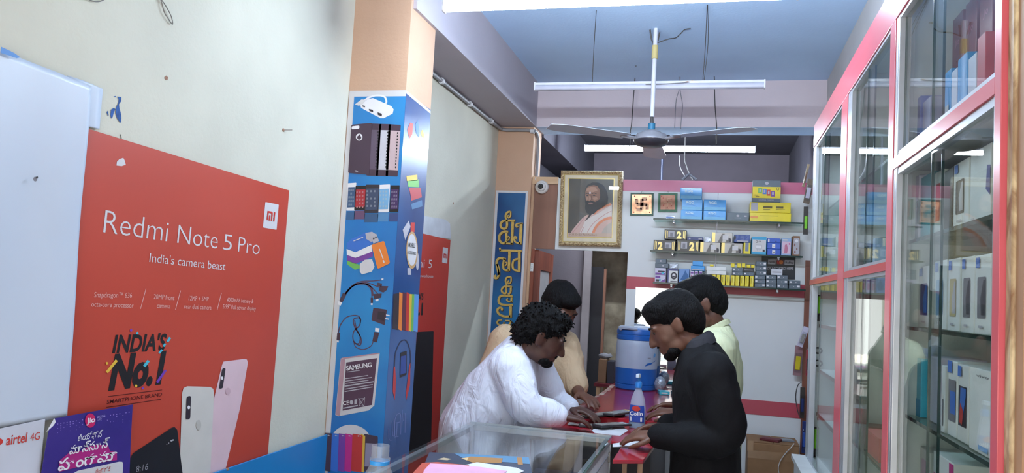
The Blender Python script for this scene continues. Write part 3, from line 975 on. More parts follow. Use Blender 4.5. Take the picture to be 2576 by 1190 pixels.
for x0, x1, m in ((497, 532, I_DK), (532, 552, I_ORG), (552, 576, ink('maroon', (96, 40, 56))), (576, 594, I_RED), (594, 608, I_YEL), (608, 622, I_GRN), (622, 648, ink('sky', (90, 150, 210)))):
    G.add('printed_notebook', m, 1, [c4((x0, 118 - (x0 < 530) * 0 - (530 < x0 < 580) * 12), (x1, 112 + (x0 - 500) * .08), (x1 - 6, 335 + (x0 - 500) * .1), (x0 - 6, 326 + (x0 - 500) * .1))])
o = G.add('printed_headphones', ink('headphone_ring', (30, 40, 74)), 1, [stroke(c4((502, 560), (510, 470), (540, 405), (575, 400), (598, 470), (598, 560)), 3)])
G.add('ear_cup', ink('cup_red', (196, 52, 50)), 2, [c4((497, 560), (506, 550), (512, 640), (505, 755), (492, 700)), c4((592, 540), (598, 530), (596, 660), (574, 752), (570, 720))])
G.add('printed_phone', I_BLK, 2, [rquad(c4((538, 470), (576, 458), (576, 600), (534, 620)), .08)])
G.add('screen', ink('screen_navy', (40, 70, 140)), 3, [c4((540, 492), (572, 484), (570, 590), (537, 602))])
I_LINE = ink('pale_line', (120, 130, 180))
G.add('printed_outline', I_LINE, 1, [stroke(p, 1.5) for p in (c4((468, 920), (470, 985), (485, 995)), c4((488, 880), (492, 960), (500, 960), (500, 880)), c4((505, 970), (505, 880), (520, 838), (540, 845), (540, 960)), c4((550, 810), (548, 900)), c4((560, 830), (556, 880)), c4((568, 830), (566, 950)), c4((510, 890), (535, 885)), c4((518, 890), (516, 975)), c4((504, 975), (528, 970)))])

# second red poster on the wall between the pillars
Q = Sheet('phone_poster', 'red phone poster on the wall between the two pillars, half hidden by the near one', 'poster', 'L', XL + .003, (1090, 850))
yA = Y1b + .01
yB = onX(1133, 604, Q.pos).y
zT = onX(1133, 604, Q.pos).z
I_POST2 = mat('print_poster_red_b', (190, 52, 40), .42, var=.04, vscale=2)
MB().prism([(yA - Q.O.y, .4 - Q.O.z), (yB - Q.O.y, .4 - Q.O.z), (yB - Q.O.y, zT - Q.O.z), (yA - Q.O.y, zT - Q.O.z)], 0, .001).obj('sheet', I_POST2, Q.root)
Q.text('lettering', I_OFF, 1, [('Redmi 5', c3((480, 1116))[0], c3((679, 1130))[0], 25, -.01), ('powerhouse', c3((600, 1184))[0], c3((688, 1187))[0], 8, 0)])
lg = Q.add('logo_square', I_OFF, 1, [rquad(c3((746, 1004), (777, 1010), (772, 1102), (741, 1096)), .05)])
q4 = [Vector(p) for p in c3((750, 1042), (770, 1046), (768, 1072), (748, 1068))]
Q.add('logo_letters', I_RED, 3, [[bil(u, v) for u, v in pl] for pl in ([(0, 1), (0, 0), (.7, 0), (.7, 1), (.53, 1), (.53, .25), (.17, .25), (.17, 1)], [(.26, 1), (.26, .42), (.43, .42), (.43, 1)], [(.83, 1), (.83, 0), (1, 0), (1, 1)])], parent=lg)
Q.text('slogan', I_BLK, 1, [("INDIA'S", c4((600, 165))[0], c4((676, 150))[0], 17, .03), ('No.1', c4((580, 250))[0], c4((672, 240))[0], 30, .05)])
Q.add('printed_phone', I_BLK, 2, [rquad(c4((640, 345), (738, 340), (722, 1030), (560, 1080)), .06)])
tp = Sheet('white_paper', 'plain white paper strip pasted above the half hidden red poster', 'paper', 'L', XL + .002, (1095, 570))
tp.slab('sheet', c3((600, 800), (640, 818), (760, 838), (790, 862), (795, 955), (600, 930)), mat('print_plain_paper', (196, 198, 204), .6), 0, .001)

# blue lettered banner on the far pillar
T = Sheet('lettered_banner', 'tall blue banner with golden raised Telugu lettering on the far pillar', 'banner', 'F', Y2a - .003, (1285, 700))
bx0, bx1 = XL + .006, onY(1329, 480, T.pos).x
bzt = onY(1288, 480, T.pos).z


def tl(x, z):
    return (x - T.O.x, z - T.O.z)


MB().prism([tl(bx0, .2), tl(bx1, .2), tl(bx1, bzt), tl(bx0, bzt)], 0, .001).obj('white_border', I_OFF, T.root)
I_BAN = mat('print_banner_blue', (24, 44, 104), .25, rgb2=(20, 106, 158), vscale=1.7, coat=.4)
MB().prism([tl(bx0 + .018, .2), tl(bx1 - .016, .2), tl(bx1 - .016, bzt - .014), tl(bx0 + .018, bzt - .014)], .001, .0014).obj('blue_print', I_BAN, T.root)
M_GOLD = mat('gold_letter_foil', (214, 178, 96), .32, metal=.35, var=.12, vscale=70)
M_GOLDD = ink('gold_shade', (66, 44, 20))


cb1, cb2 = C(1225, 470, 5.41), C(1225, 660, 4.958)


def banner_letter(strokes):
    """golden letter of raised strokes: (points, width px)"""
    mb, ms = MB(), MB()
    for pts, w in strokes:
        pl = [T.loc(p) for p in stroke(pts, w)]
        n = len(pl)
        h = n // 2
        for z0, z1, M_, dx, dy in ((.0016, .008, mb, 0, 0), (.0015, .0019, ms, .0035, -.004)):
            vs = [(x + dx, y + dy, z0) for x, y in pl] + [(x + dx, y + dy, z1) for x, y in pl]
            fs = []
            for i in range(h - 1):
                a, b, c, d = i, i + 1, n - 2 - i, n - 1 - i
                fs += [(a + n, b + n, c + n, d + n), (a, d, c, b), (a, b, b + n, a + n), (d, d + n, c + n, c)]
            fs += [(0, n, 2 * n - 1, n - 1), (h - 1, h, h + n, h - 1 + n)]
            M_.add(vs, fs)
    o = mb.obj('letter', M_GOLD, T.root)
    ms.obj('letter_drop_shadow', M_GOLDD, o)  # dark copy shifted down and right, the letter's shadow painted in


q1, q2 = cb1, cb2
banner_letter([(q1((322, 335), (280, 350), (257, 390), (262, 440), (285, 462)), 4.6), (q1((325, 332), (323, 395), (300, 424), (282, 405), (298, 388)), 3.2), (q1((385, 460), (290, 460), (225, 465), (190, 505), (195, 550), (235, 572), (272, 545), (275, 470)), 5.2),
               (q1((355, 465), (348, 620), (340, 782)), 6.2), (q1((292, 612), (230, 612), (178, 655), (172, 725), (215, 768), (262, 745), (268, 620)), 5.6), (q1((245, 768), (300, 772), (355, 776)), 4), (q1((270, 735), (300, 720), (308, 685), (285, 675), (282, 697)), 2.6),
               (q1((468, 498), (462, 640), (455, 785)), 6.8), (q1((490, 498), (430, 500), (400, 516), (406, 548), (426, 536)), 3.6), (q1((458, 768), (400, 758), (370, 715), (380, 680), (403, 690), (392, 712)), 4)])
banner_letter([(q1((176, 866), (320, 868), (474, 874)), 5.4), (q1((178, 828), (180, 850), (186, 876)), 4), (q1((310, 880), (306, 1000), (300, 1145)), 6), (q1((302, 1138), (240, 1128), (222, 1070), (240, 975)), 5), (q1((258, 985), (190, 972), (150, 988), (134, 1030), (145, 1100), (168, 1200)), 5.6),
               (q2((128, 20), (150, 80), (150, 150), (130, 195), (104, 198), (98, 178), (116, 162)), 4.8), (q1((245, 1080), (266, 1060), (275, 1030), (254, 1025)), 2.4), (q1((442, 882), (442, 1020), (440, 1158)), 6.4), (q1((428, 980), (370, 1000), (352, 1060), (366, 1122), (425, 1145)), 5)])
banner_letter([(q2((300, 182), (252, 190), (235, 230), (250, 288)), 4.4), (q2((304, 180), (302, 240), (280, 268), (262, 250), (276, 230)), 3.2), (q2((315, 305), (230, 300), (190, 330), (192, 372), (238, 385), (242, 310)), 4.4), (q2((300, 305), (296, 370), (268, 402)), 4.6),
               (q2((322, 425), (240, 416), (172, 422), (148, 470), (160, 512), (215, 530), (325, 532)), 5.4), (q2((322, 490), (270, 486), (250, 466), (264, 450)), 3.6), (q2((312, 430), (308, 460), (306, 490)), 4.6), (q2((298, 540), (296, 600), (294, 688)), 6.6),
               (q2((296, 672), (220, 674), (150, 640), (134, 590), (165, 565), (190, 577), (184, 602)), 5.2)])
banner_letter([(q2((186, 715), (145, 725), (130, 755), (160, 782), (205, 776), (216, 748)), 3.8), (q2((215, 745), (226, 780), (260, 792), (290, 762), (302, 722)), 3.8), (q2((232, 726), (268, 727), (308, 730)), 3)])
banner_letter([(q2((90, 945), (135, 950), (182, 956)), 4.4), (q2((92, 920), (92, 935), (94, 965)), 3)])
banner_letter([(q2((90, 1022), (135, 1025), (180, 1028)), 4.4), (q2((92, 995), (92, 1010), (94, 1040)), 3)])

# ------------------------------------------------------------------ lights, fan, ceiling wires
M_TUBE = emit('lit_tube', (0.72, 0.86, 1.0), TUBE)
M_BAT = mat('white_batten_plastic', (222, 222, 230), .35)
M_BATG = mat('batten_diffuser_off', (190, 190, 206), .4)
M_WIRE = mat('dark_twisted_wire', (70, 66, 66), .6)
M_WIREG = mat('grey_thin_wire', (128, 126, 132), .6)


def batten(label, pa, pb, lit, wires):
    a, b = Vector(pa), Vector(pb)
    c = (a + b) / 2
    d = b - a
    ang = math.atan2(d.y, d.x)
    t = thing('tube_light', label, 'light', c, ang, 'ceiling tube lights')
    L = d.length / 2
    B(-L, L, -.0115, .0115, .008, .022).obj('housing', M_BAT, t, bevel=.002)
    prof = [(-.0115, .008), (-.0158, .001), (-.0165, -.006), (-.014, -.016), (-.007, -.021), (.007, -.021), (.014, -.016), (.0165, -.006), (.0158, .001), (.0115, .008)]
    mb = MB()
    mb.prism([(y, z) for y, z in prof], -L + .006, L - .006)
    mb.v = [(z, x, y) for x, y, z in mb.v]
    mb.obj('diffuser', M_TUBE if lit else M_BATG, t)
    for s in (-1, 1):
        B(min(s * L, s * (L - .006)), max(s * L, s * (L - .006)), -.0165, .0165, -.022, .023).obj('end_cap', M_BAT, t)
    for pts, r in wires:
        attach(MB().tube(spline(pts, 6), r, 5).obj('hanging_wire', M_WIRE, None, smooth=True), t)
    return t


yt = 2.688
batten('lit tube light nearest the shop front, cut by the top of the picture', onY(1115, 12, yt), onY(2010, -16, yt), True,
       [([(-.72, yt, 2.56), (-.72, yt, ZC)], .0016), ([(.0, yt, 2.56), (.0, yt, ZC)], .0016)])
yt = 4.186
w1 = [onY(1490, 207, yt), onY(1494, 120, yt - .1), onZ(1500, 26, ZC)]
w2 = [onY(1768, 203, yt), onY(1774, 120, yt - .1), onZ(1779, 12, ZC)]
w2b = [onY(1771, 203, yt), onY(1781, 110, yt - .1), onZ(1780, 12, ZC)]
b2 = batten('unlit white tube light hanging in front of the pinkish cross beam', onY(1345, 217, yt), onY(1925, 214, yt), False, [(w1, .0018), (w2, .0018), (w2b, .0016)])
attach(MB().tube(spline([onY(1624, 213, yt - .018), onY(1660, 212, yt - .02), onY(1720, 208, yt - .02), onY(1745, 205, yt), onY(1768, 203, yt)], 6), .0022, 6).obj('feed_wire', M_WIREG, None, smooth=True), b2)
attach(MB().tube([onY(1724, 207, yt - .01), onY(1744, 203, yt - .005)], .004, 8).obj('taped_joint', mat('brown_tape', (170, 120, 80), .6), None), b2)
yt = 5.749
wz = .022
batten('lit tube light behind the cross beam, above the partition', onY(1470, 374, yt), onY(1901, 374, yt), True,
       [([onY(1590, 366, yt), onY(1596, 330, yt), Vector((onY(1597, 330, yt).x, yt, ZC))], .0018), ([onY(1800, 364, yt), onY(1800, 330, yt), Vector((onY(1800, 330, yt).x, yt, ZC))], .0018)])

# chains and loose wires in front of the cross beam
yy = 4.95


def strand(name, label, pxs, y, r, m=M_WIRE, cat='wire', top=None):
    pts = [onY(x, v, y) for x, v in pxs]
    if top is not None:
        pts[0] = top
    o = MB().tube(spline(pts, 6), r, 6).obj(name, m, smooth=True)
    return tag(o, label, cat)


strand('hanging_chain', 'thin dark chain hanging from the ceiling left of the fan rod', [(1600, 165), (1598, 190), (1594, 240), (1589, 310), (1586, 330), (1584, 368)], yy, .003, top=onZ(1600, 165, ZC) if onZ(1600, 165, ZC).y < 5.05 else Vector((onY(1600, 180, yy).x, yy, ZC)))
strand('hanging_chain', 'thin dark chain hanging from the ceiling right of the fan rod', [(1798, 165), (1797, 200), (1799, 270), (1803, 320), (1803, 362)], yy, .003, top=Vector((onY(1797, 180, yy).x, yy, ZC)))
strand('loose_wire', 'left of two grey wires dangling in front of the cross beam', [(1708, 205), (1708, 226), (1701, 252), (1698, 300), (1697, 322)], yy, .0022, M_WIREG, top=Vector((onY(1708, 205, yy).x, yy, ZC)))
strand('loose_wire', 'right of two grey wires dangling in front of the cross beam', [(1711, 205), (1711, 226), (1717, 265), (1714, 300), (1712, 324)], yy, .0022, M_WIREG, top=Vector((onY(1711, 205, yy).x, yy, ZC)))

# ceiling fan
ft = onZ(1650, 72, ZC)
FX, FY = ft.x, ft.y
fan = thing('ceiling_fan', 'ceiling fan with grey domed motor on a long white rod', 'fan', (FX, FY, ZC))
zf = onY(1637, 352, FY).z


def fp_(mb, name, m, **k):
    mb.v = [(x, y, z) for x, y, z in mb.v]
    return mb.obj(name, m, fan, **k)


M_ROD = mat('white_rod_paint', (206, 206, 216), .4)
M_MOTOR = mat('grey_motor_enamel', (150, 148, 154), .28, metal=.3)
M_MOTORD = mat('dark_motor_base', (58, 56, 64), .3, metal=.2)
dz = zf - ZC
fp_(MB().tube([(0, 0, 0), (0, 0, dz + .12)], .0115, 12), 'down_rod', M_ROD, smooth=True)
fp_(MB().tube([(0, 0, -.16), (0, 0, -.09)], .016, 12), 'yellow_tape', mat('yellowed_tape', (196, 178, 120), .7), smooth=True)
fp_(MB().tube([(-.03, 0, -.005), (-.022, .01, -.05), (-.01, .015, -.08), (.012, .012, -.06), (.02, 0, -.02)], .004, 6), 'hook_wire', M_WIRE, smooth=True)
fp_(MB().tube([(0, 0, dz + .13), (0, 0, dz + .075)], [.006, .012], 10), 'coupling', M_WIRE, smooth=True)
fp_(MB().tube([(0, 0, dz + .085), (0, 0, dz + .05)], .019, 14), 'blue_collar', mat('blue_collar', (36, 106, 140), .5), smooth=True)
fp_(MB().lathe([(.0, .052), (.03, .05), (.05, .04), (.055, .03), (.075, .028), (.082, .015), (.088, .005), (.088, -.004)], 40, (0, 0, dz)), 'motor_cover', M_MOTOR, smooth=True)
fp_(MB().lathe([(.088, -.004), (.086, -.012), (.075, -.026), (.05, -.036), (.0, -.04)], 40, (0, 0, dz)), 'motor_base', M_MOTORD, smooth=True)
for k in range(3):
    a = math.radians(92 + 120 * k)
    R = Matrix.Rotation(a, 3, 'Z')
    vs, fs = [], []
    for i in range(9):
        t = i / 8
        r = .14 + .42 * t
        w = .050 + .020 * t - (.03 * max(0, t - .85) / .15)
        for s in (-1, 1):
            for up in (0, .002):
                vs.append(R @ Vector((r, s * w, .004 + s * .004 + up)) + Vector((0, 0, dz)))
    for i in range(8):
        o0 = i * 4
        fs += [(o0, o0 + 4, o0 + 6, o0 + 2), (o0 + 1, o0 + 3, o0 + 7, o0 + 5), (o0, o0 + 1, o0 + 5, o0 + 4), (o0 + 2, o0 + 6, o0 + 7, o0 + 3)]
    fs += [(0, 2, 3, 1), (32, 33, 35, 34)]
    bl_ = fp_(MB().add(vs, fs), 'blade', mat('pale_fan_blade', (190, 200, 216), .35))
    p0, p1 = R @ Vector((.07, 0, .0)), R @ Vector((.17, 0, .003))
    fp_(MB().tube([p0 + Vector((0, 0, dz)), p1 + Vector((0, 0, dz))], .008, 6), 'blade_bracket', M_MOTOR)
cable('ceiling_cable', 'dark loose cable on the ceiling beside the fan rod',
      [Vector((FX + .012, FY, ZC - .075)), onZ(1682, 98, ZC - .07), onZ(1700, 95, ZC - .05), onZ(1712, 85, ZC - .02), onZ(1722, 75, ZC - .008), onZ(1737, 72, ZC - .006)], .0028, M_WIRE)

# bits behind the partition
yb = 6.2
strand('dark_pole', 'thin dark pole standing behind the partition', [(1666, 380), (1665, 420), (1664, 470)], yb, .009, mat('dark_pole', (44, 48, 70), .5), 'pole', top=Vector((onY(1666, 420, yb).x, yb, ZC)))
sp = thing('cable_bundle', 'dark hanging cable bundle behind the top of the partition', 'cable', onY(1735, 450, yb))
attach(MB().tube(spline([Vector((onY(1722, 400, yb).x, yb, ZC)), onY(1722, 395, yb), onY(1726, 415, yb), onY(1733, 435, yb), onY(1742, 452, yb)], 6), .006, 6).obj('cable', M_WIRE, None, smooth=True), sp)
attach(MB().tube(spline([onY(1709, 392, yb), onY(1711, 420, yb), onY(1724, 446, yb)], 6), .003, 6).obj('cable', M_WIREG, None, smooth=True), sp)
attach(MB().tube([onY(1716, 452, yb), onY(1733, 438, yb), onY(1752, 452, yb)], .012, 8).obj('holder', mat('dark_holder', (40, 40, 48), .5), None), sp)

# dome camera on the ply panel
cc = onY(1362, 470, YP - .03)
sc = thing('security_camera', 'round white dome security camera on the brown ply panel', 'camera', cc)
Rx = Matrix.Rotation(math.pi / 2, 3, 'X')


def scp(prof, name, m, n=36):
    mb = MB().lathe(prof, n)
    mb.v = [tuple(Rx @ Vector(p)) for p in mb.v]
    return mb.obj(name, m, sc, smooth=True)


M_CCTV = mat('white_camera_plastic', (222, 218, 216), .3)
scp([(0, -.03), (.043, -.03), (.045, -.022), (.044, -.006), (.036, .004), (.030, .006)], 'base_ring', M_CCTV)
scp([(.032, -.002), (.031, .012), (.026, .022), (.018, .028)], 'dome', M_CCTV)
ln = scp([(0, .031), (.014, .031), (.017, .028), (.0185, .024)], 'lens_cover', mat('black_gloss_lens', (16, 16, 20), .08, coat=.5))
for k in range(8):
    a = k * math.pi / 4
    q = Rx @ Vector((.011 * math.cos(a), .011 * math.sin(a), .0315))
    MB().ellip(q, (.0016, .001, .0016), 8, 6).obj('infrared_led', mat('led_grey', (120, 116, 120), .2), ln)
attach(MB().tube(spline([cc + Vector((-.035, .028, .03)), cc + Vector((-.05, .022, .06)), cc + Vector((-.03, .03, .075))], 6), .003, 6).obj('cable', M_CCTV, None, smooth=True), sc)

# ------------------------------------------------------------------ framed portrait
PF = Sheet('framed_portrait', 'portrait of a bearded man in a pale robe in an ornate gilt frame', 'picture', 'F', YP - .035, (1486, 525))


def fl(p):
    return PF.loc(p)


outer = [c6((455, 68))[0], c6((826, 72))[0], c6((812, 527))[0], c6((441, 518))[0]]
oc = [Vector(fl(p)) for p in outer]
ctr = sum(oc, Vector((0, 0))) / 4


def inset(d):
    out = []
    for p in oc:
        v = p - ctr
        out.append(Vector((ctr.x + math.copysign(abs(v.x) - d, v.x), ctr.y + math.copysign(abs(v.y) - d, v.y))))
    return out


M_GILT = mat('carved_gilt', (150, 104, 54), .35, metal=.1, rgb2=(255, 234, 186), vscale=110, bump=1.0, bscale=140)
M_GILTS = mat('smooth_gilt', (214, 186, 116), .3, metal=.2)
M_MOUNT = mat('cream_mount', (226, 214, 188), .55)
a_, b_, c_ = inset(0), inset(.011), inset(.022)
rings = [(a_, -.034), (a_, -.002), (inset(.004), .012), (inset(.012), .018), (inset(.02), .011), (inset(.024), .004)]
for i in range(4):
    j = (i + 1) % 4
    vs, fs = [], []
    N_ = 26
    for k in range(N_ + 1):
        for rg, z in rings:
            p = rg[i].lerp(rg[j], k / N_)
            vs.append((p.x, p.y, z + (.003 * math.sin(k * 2.2) if z > .005 else 0)))
    nr = len(rings)
    for k in range(N_):
        for r in range(nr - 1):
            fs.append((k * nr + r, k * nr + r + 1, (k + 1) * nr + r + 1, (k + 1) * nr + r))
    mo = MB().add(vs, fs).obj('moulding', M_GILT, PF.root, smooth=True)
    mb = MB()
    nb = 16
    for k in range(nb):
        p = inset(.012)[i].lerp(inset(.012)[j], (k + .5) / nb)
        d_ = (inset(.012)[j] - inset(.012)[i]).normalized()
        mb.ellip((p.x, p.y, .018), (.010 if abs(d_.x) > .5 else .005, .005 if abs(d_.x) > .5 else .010, .005), 8, 6)
    mb.obj('carved_leaf', M_GILT, mo, smooth=True)['kind'] = 'stuff'
rng = MB()
i0, i1 = inset(.024), inset(.030)
for i in range(4):
    j = (i + 1) % 4
    rng.add([(*i0[i], .006), (*i0[j], .006), (*i1[j], .003), (*i1[i], .003)], [(0, 1, 2, 3)])
rng.obj('inner_slip', M_GILTS, PF.root)
MB().prism([tuple(p) for p in inset(.006)], -.034, .001).obj('mount_board', M_MOUNT, PF.root)
pic = c6((505, 118), (771, 122), (757, 470), (496, 465))
slip = PF.add('gold_slip', M_GILTS, 0, [c6((498, 112), (777, 116), (762, 476), (490, 471))])
I_BGP = mat('print_portrait_ground', (70, 72, 72), .35, rgb2=(96, 90, 80), vscale=6)
cp = C(1400, 420, 5.411)
po = PF.add('portrait_print', I_BGP, 1, [pic])
I_ROBE, I_ROBE2 = ink('robe_cream', (226, 214, 208)), ink('robe_peach', (216, 180, 170))
PF.add('robe', I_ROBE2, 2, [cp((180, 930), (215, 860), (280, 780), (350, 700), (410, 655), (480, 650), (560, 600), (650, 540), (730, 505), (757, 512), (750, 950), (178, 940))], parent=po)
PF.add('robe_light', I_ROBE, 3, [cp((300, 930), (350, 830), (385, 745), (450, 690), (560, 640), (680, 560), (757, 520), (755, 680), (680, 690), (590, 750), (520, 830), (470, 930))], parent=po)
PF.add('robe_light', ink('robe_grey', (190, 178, 168)), 3, [cp((600, 930), (640, 840), (700, 780), (752, 750), (750, 940))], parent=po)
PF.add('robe_stripe', ink('robe_orange', (228, 140, 100)), 4, [stroke(cp((500, 900), (530, 830), (590, 760), (670, 710), (752, 690)), 6.5), stroke(cp((510, 640), (580, 580), (660, 535), (740, 506)), 5)], parent=po)
PF.add('robe_fold', ink('robe_rose', (206, 156, 150)), 4, [stroke(cp((215, 900), (290, 810), (380, 690)), 2), stroke(cp((420, 890), (500, 770), (640, 660), (750, 600)), 1.6), stroke(cp((320, 930), (370, 820)), 1.6)], parent=po)
PF.add('shirt_shadow', I_DK, 5, [cp((382, 742), (420, 690), (450, 640), (480, 645), (440, 700))], parent=po)
I_HAIRP = ink('portrait_hair', (44, 44, 52))
PF.add('hair', I_HAIRP, 4, [cp((385, 420), (390, 300), (420, 245), (490, 210), (570, 212), (640, 250), (685, 330), (705, 430), (690, 510), (620, 560), (560, 590), (400, 560))], parent=po)
PF.add('face', ink('portrait_skin', (150, 106, 88)), 5, [cp((395, 330), (410, 285), (450, 258), (510, 248), (560, 262), (588, 310), (596, 390), (585, 450), (550, 490), (420, 500), (400, 450), (391, 390))], parent=po)
PF.add('face_light', ink('portrait_skin_light', (184, 140, 118)), 6, [cp((405, 330), (420, 290), (470, 270), (530, 275), (560, 320), (500, 345), (440, 340)), cp((400, 420), (425, 412), (440, 440), (410, 455)), cp((490, 420), (550, 410), (565, 440), (510, 460)), cp((440, 400), (462, 395), (475, 450), (440, 462))], parent=po)
PF.add('brow_and_eye', I_HAIRP, 7, [stroke(cp((398, 372), (420, 360), (442, 370)), 1.8), stroke(cp((480, 368), (510, 355), (545, 368)), 1.8), ell(*cp((420, 390))[0], 3.2, 1.3), ell(*cp((512, 388))[0], 3.6, 1.3)], parent=po)
PF.add('nose_line', ink('portrait_skin_dark', (116, 78, 64)), 7, [stroke(cp((470, 380), (478, 440), (450, 462)), 1.4), stroke(cp((405, 500), (440, 480)), 1)], parent=po)
PF.add('beard', I_HAIRP, 7, [cp((398, 480), (415, 462), (450, 470), (480, 462), (530, 478), (590, 440), (640, 480), (620, 560), (560, 590), (510, 640), (450, 650), (405, 620), (388, 560))], parent=po)
PF.add('mouth', ink('portrait_lip', (176, 130, 120)), 8, [ell(*cp((465, 494))[0], 6.5, 1.5)], parent=po)
PF.add('forehead_dot', I_W, 7, [ell(*cp((457, 354))[0], 2.6, 2.5)], parent=po)
PF.add('forehead_dot', I_RED, 8, [ell(*cp((457, 352))[0], 1.3, 1.3)], parent=po)
PF.add('caption_band', ink('caption_peach', (206, 178, 160)), 5, [c6((498, 442), (760, 446), (758, 468), (497, 464))], parent=po)
PF.text('caption', ink('caption_brown', (150, 104, 90)), 6, [('H.H. Sri Sri Ravishankarji', c6((508, 458))[0], c6((670, 460))[0], 5.5, 0)], parent=po)
pg = PF.slab('picture_glass', c6((470, 88), (806, 92), (794, 506), (458, 500)), glass('picture_glass', (.985, .985, .985), 1.4), .0075, .0085)

# ------------------------------------------------------------------ copper plaques
M_COPPER = mat('copper_plate', (206, 150, 112), .3, metal=.55, var=.2, vscale=30)
M_COPPER2 = mat('worn_copper_plate', (160, 112, 92), .4, metal=.4, var=.2, vscale=30)
M_GFR = mat('green_frame', (40, 84, 66), .45, var=.15, vscale=30)


def plaque(label, fr, inn, mfr, mpl, sw, dotr, dots_):
    s = Sheet('copper_plaque', label, 'plaque', 'F', YP - .012, c7(((fr[0] + fr[2]) / 2, (fr[1] + fr[3]) / 2))[0], 'copper plaques beside the portrait')
    x0, y0, x1, y1 = fr
    a, b, c, d = inn
    for nm, pl in (('frame_rail', ((x0, y0), (x1, y0 + 3), (c, b), (a, b))), ('frame_rail', ((x0 - 4, y1 - 2), (x1 - 4, y1), (c, d), (a, d))),
                   ('frame_rail', ((x0, y0), (a, b), (a, d), (x0 - 4, y1 - 2))), ('frame_rail', ((x1, y0 + 3), (c, b), (c, d), (x1 - 4, y1)))):
        s.slab(nm, c7(*pl), mfr, -.011, .004)
    s.slab('plate', c7((a, b), (c, b), (c, d), (a, d)), mpl, -.011, .0)
    w = sw
    cx, cy, h = (a + c) / 2, (b + d) / 2, (c - a) * .27
    m = mat('engraved_grey', (170, 132, 106), .4, metal=.4)
    polys = [stroke(c7((cx - h, cy), (cx + h, cy)), w, False), stroke(c7((cx, cy - h), (cx, cy + h)), w, False), stroke(c7((cx - w * 1.8, cy - h), (cx + h, cy - h)), w, False) if False else stroke(c7((cx, cy - h), (cx + h, cy - h)), w, False),
             stroke(c7((cx, cy + h), (cx - h, cy + h)), w, False), stroke(c7((cx - h, cy), (cx - h, cy - h)), w, False), stroke(c7((cx + h, cy), (cx + h, cy + h)), w, False)]
    s.add('engraved_sign', m, 0, polys)
    s.add('red_dot', mat('kumkum_dot', (150, 58, 50), .7), 1, [ell(*c7((px, py))[0], dotr, dotr, n=12) for px, py in dots_])
    hk = MB()
    p = Vector(s.loc(c7(((x0 + x1) / 2, y0 - 22))[0]))
    q1, q2 = Vector(s.loc(c7(((x0 + x1) / 2 - 10, y0 + 2))[0])), Vector(s.loc(c7(((x0 + x1) / 2 + 10, y0 + 2))[0]))
    hk.tube([(*q1, -.004), (*p, -.008), (*q2, -.004)], .0012, 5)
    hk.obj('hanging_loop', M_WIRE, s.root)
    return s


plaque('larger bright copper plaque with engraved sign, next to the portrait', (95, 198, 304, 405), (108, 214, 286, 392), M_GFR, M_COPPER, 8.5, 1.7,
       [(132, 230), (272, 230), (145, 258), (240, 258), (188, 300), (145, 338), (242, 338), (124, 375), (268, 376)])
plaque('smaller dull copper plaque in green frame, left of the blue boxes', (348, 200, 520, 372), (366, 218, 498, 350), mat('bright_green_frame', (48, 110, 76), .45, var=.2, vscale=30), M_COPPER2, 2, 1.4,
       [(376, 230), (390, 246), (464, 256), (428, 276), (392, 312), (466, 316), (428, 334)])

# ------------------------------------------------------------------ wall shelves and their boxes
M_GLS = glass('shelf_glass', (.80, .90, .86))
M_GEDGE = mat('dark_green_glass_edge', (22, 52, 46), .15, coat=.5)
M_CHROME = mat('bright_bracket', (210, 210, 214), .2, metal=.9)
SHZ = []
for nm, zt_, xa_, xb_, br in (('top', 2.006, -.386, .496, ((488, 480), (1440, 510))), ('middle', 1.806, -.398, .496, ((476, 755), (1435, 800))), ('lowest', 1.610, -.372, .518, ((465, 1035), (1425, 1085)))):
    s = thing('glass_shelf', '%s glass shelf on the white partition' % nm, 'shelf', (0, YP - .08, zt_), group='glass shelves on the partition')
    wpart(B(xa_, xb_, YP - .155, YP - .004, zt_ - .008, zt_), 'glass_plate', M_GLS, s)
    wpart(B(xa_, xb_, YP - .158, YP - .1552, zt_ - .009, zt_ + .001), 'front_edge', M_GEDGE, s)
    for bx, by in br:
        p = onY(*c7((bx, by))[0], YP - .13)
        wpart(MB().box(p.x - .006, p.x + .006, YP - .14, YP - .004, zt_ - .026, zt_ - .0095).ellip((p.x, YP - .142, zt_ - .022), (.008, .007, .009), 10, 8), 'bracket', M_CHROME, s)
    SHZ.append(zt_)

PLACED = []
YF = YP - .145


def carton(name, label, cat, size, m, loc, rz=0.0, group=None, bevel=.0015, front=(), sides=None):
    """printed box, base centre at loc; front is local -y. front prints: (ink, [polys in 0..1 of the face]) or ('text', ink, body, u0, v0, u1, cap, bold)"""
    w, d, h_ = size
    t = thing(name, label, cat, loc, rz, group)
    B(-w / 2, w / 2, -d / 2, d / 2, 0, h_).obj('carton_body', m, t, bevel=bevel)
    y = -d / 2
    k = 0
    for it in front:
        k += 1
        yy_ = y - .0004 - .0004 * k
        if it[0] == 'text':
            _, im, body, u0, v0, u1, cap, bold = it
            vs, fs, x0, x1 = glyphs(body, bold)
            s_ = (u1 - u0) * w / (x1 - x0)
            MB().add([(-w / 2 + u0 * w + (x - x0) * s_, yy_, v0 * h_ + yv * cap * h_) for x, yv in vs], fs).obj('lettering', im, t)
        else:
            im, polys = it[0], it[1]
            mb = MB()
            for p in polys:
                mb.add([(-w / 2 + u * w, yy_, v * h_) for u, v in p], [tuple(range(len(p)))])
            mb.obj(it[2] if len(it) > 2 else 'print', im, t)
    return t


def R4(u0, v0, u1, v1):
    return [(u0, v0), (u1, v0), (u1, v1), (u0, v1)]


def E4(u, v, ru, rv, n=14):
    return [(u + ru * math.cos(2 * math.pi * k / n), v + rv * math.sin(2 * math.pi * k / n)) for k in range(n)]


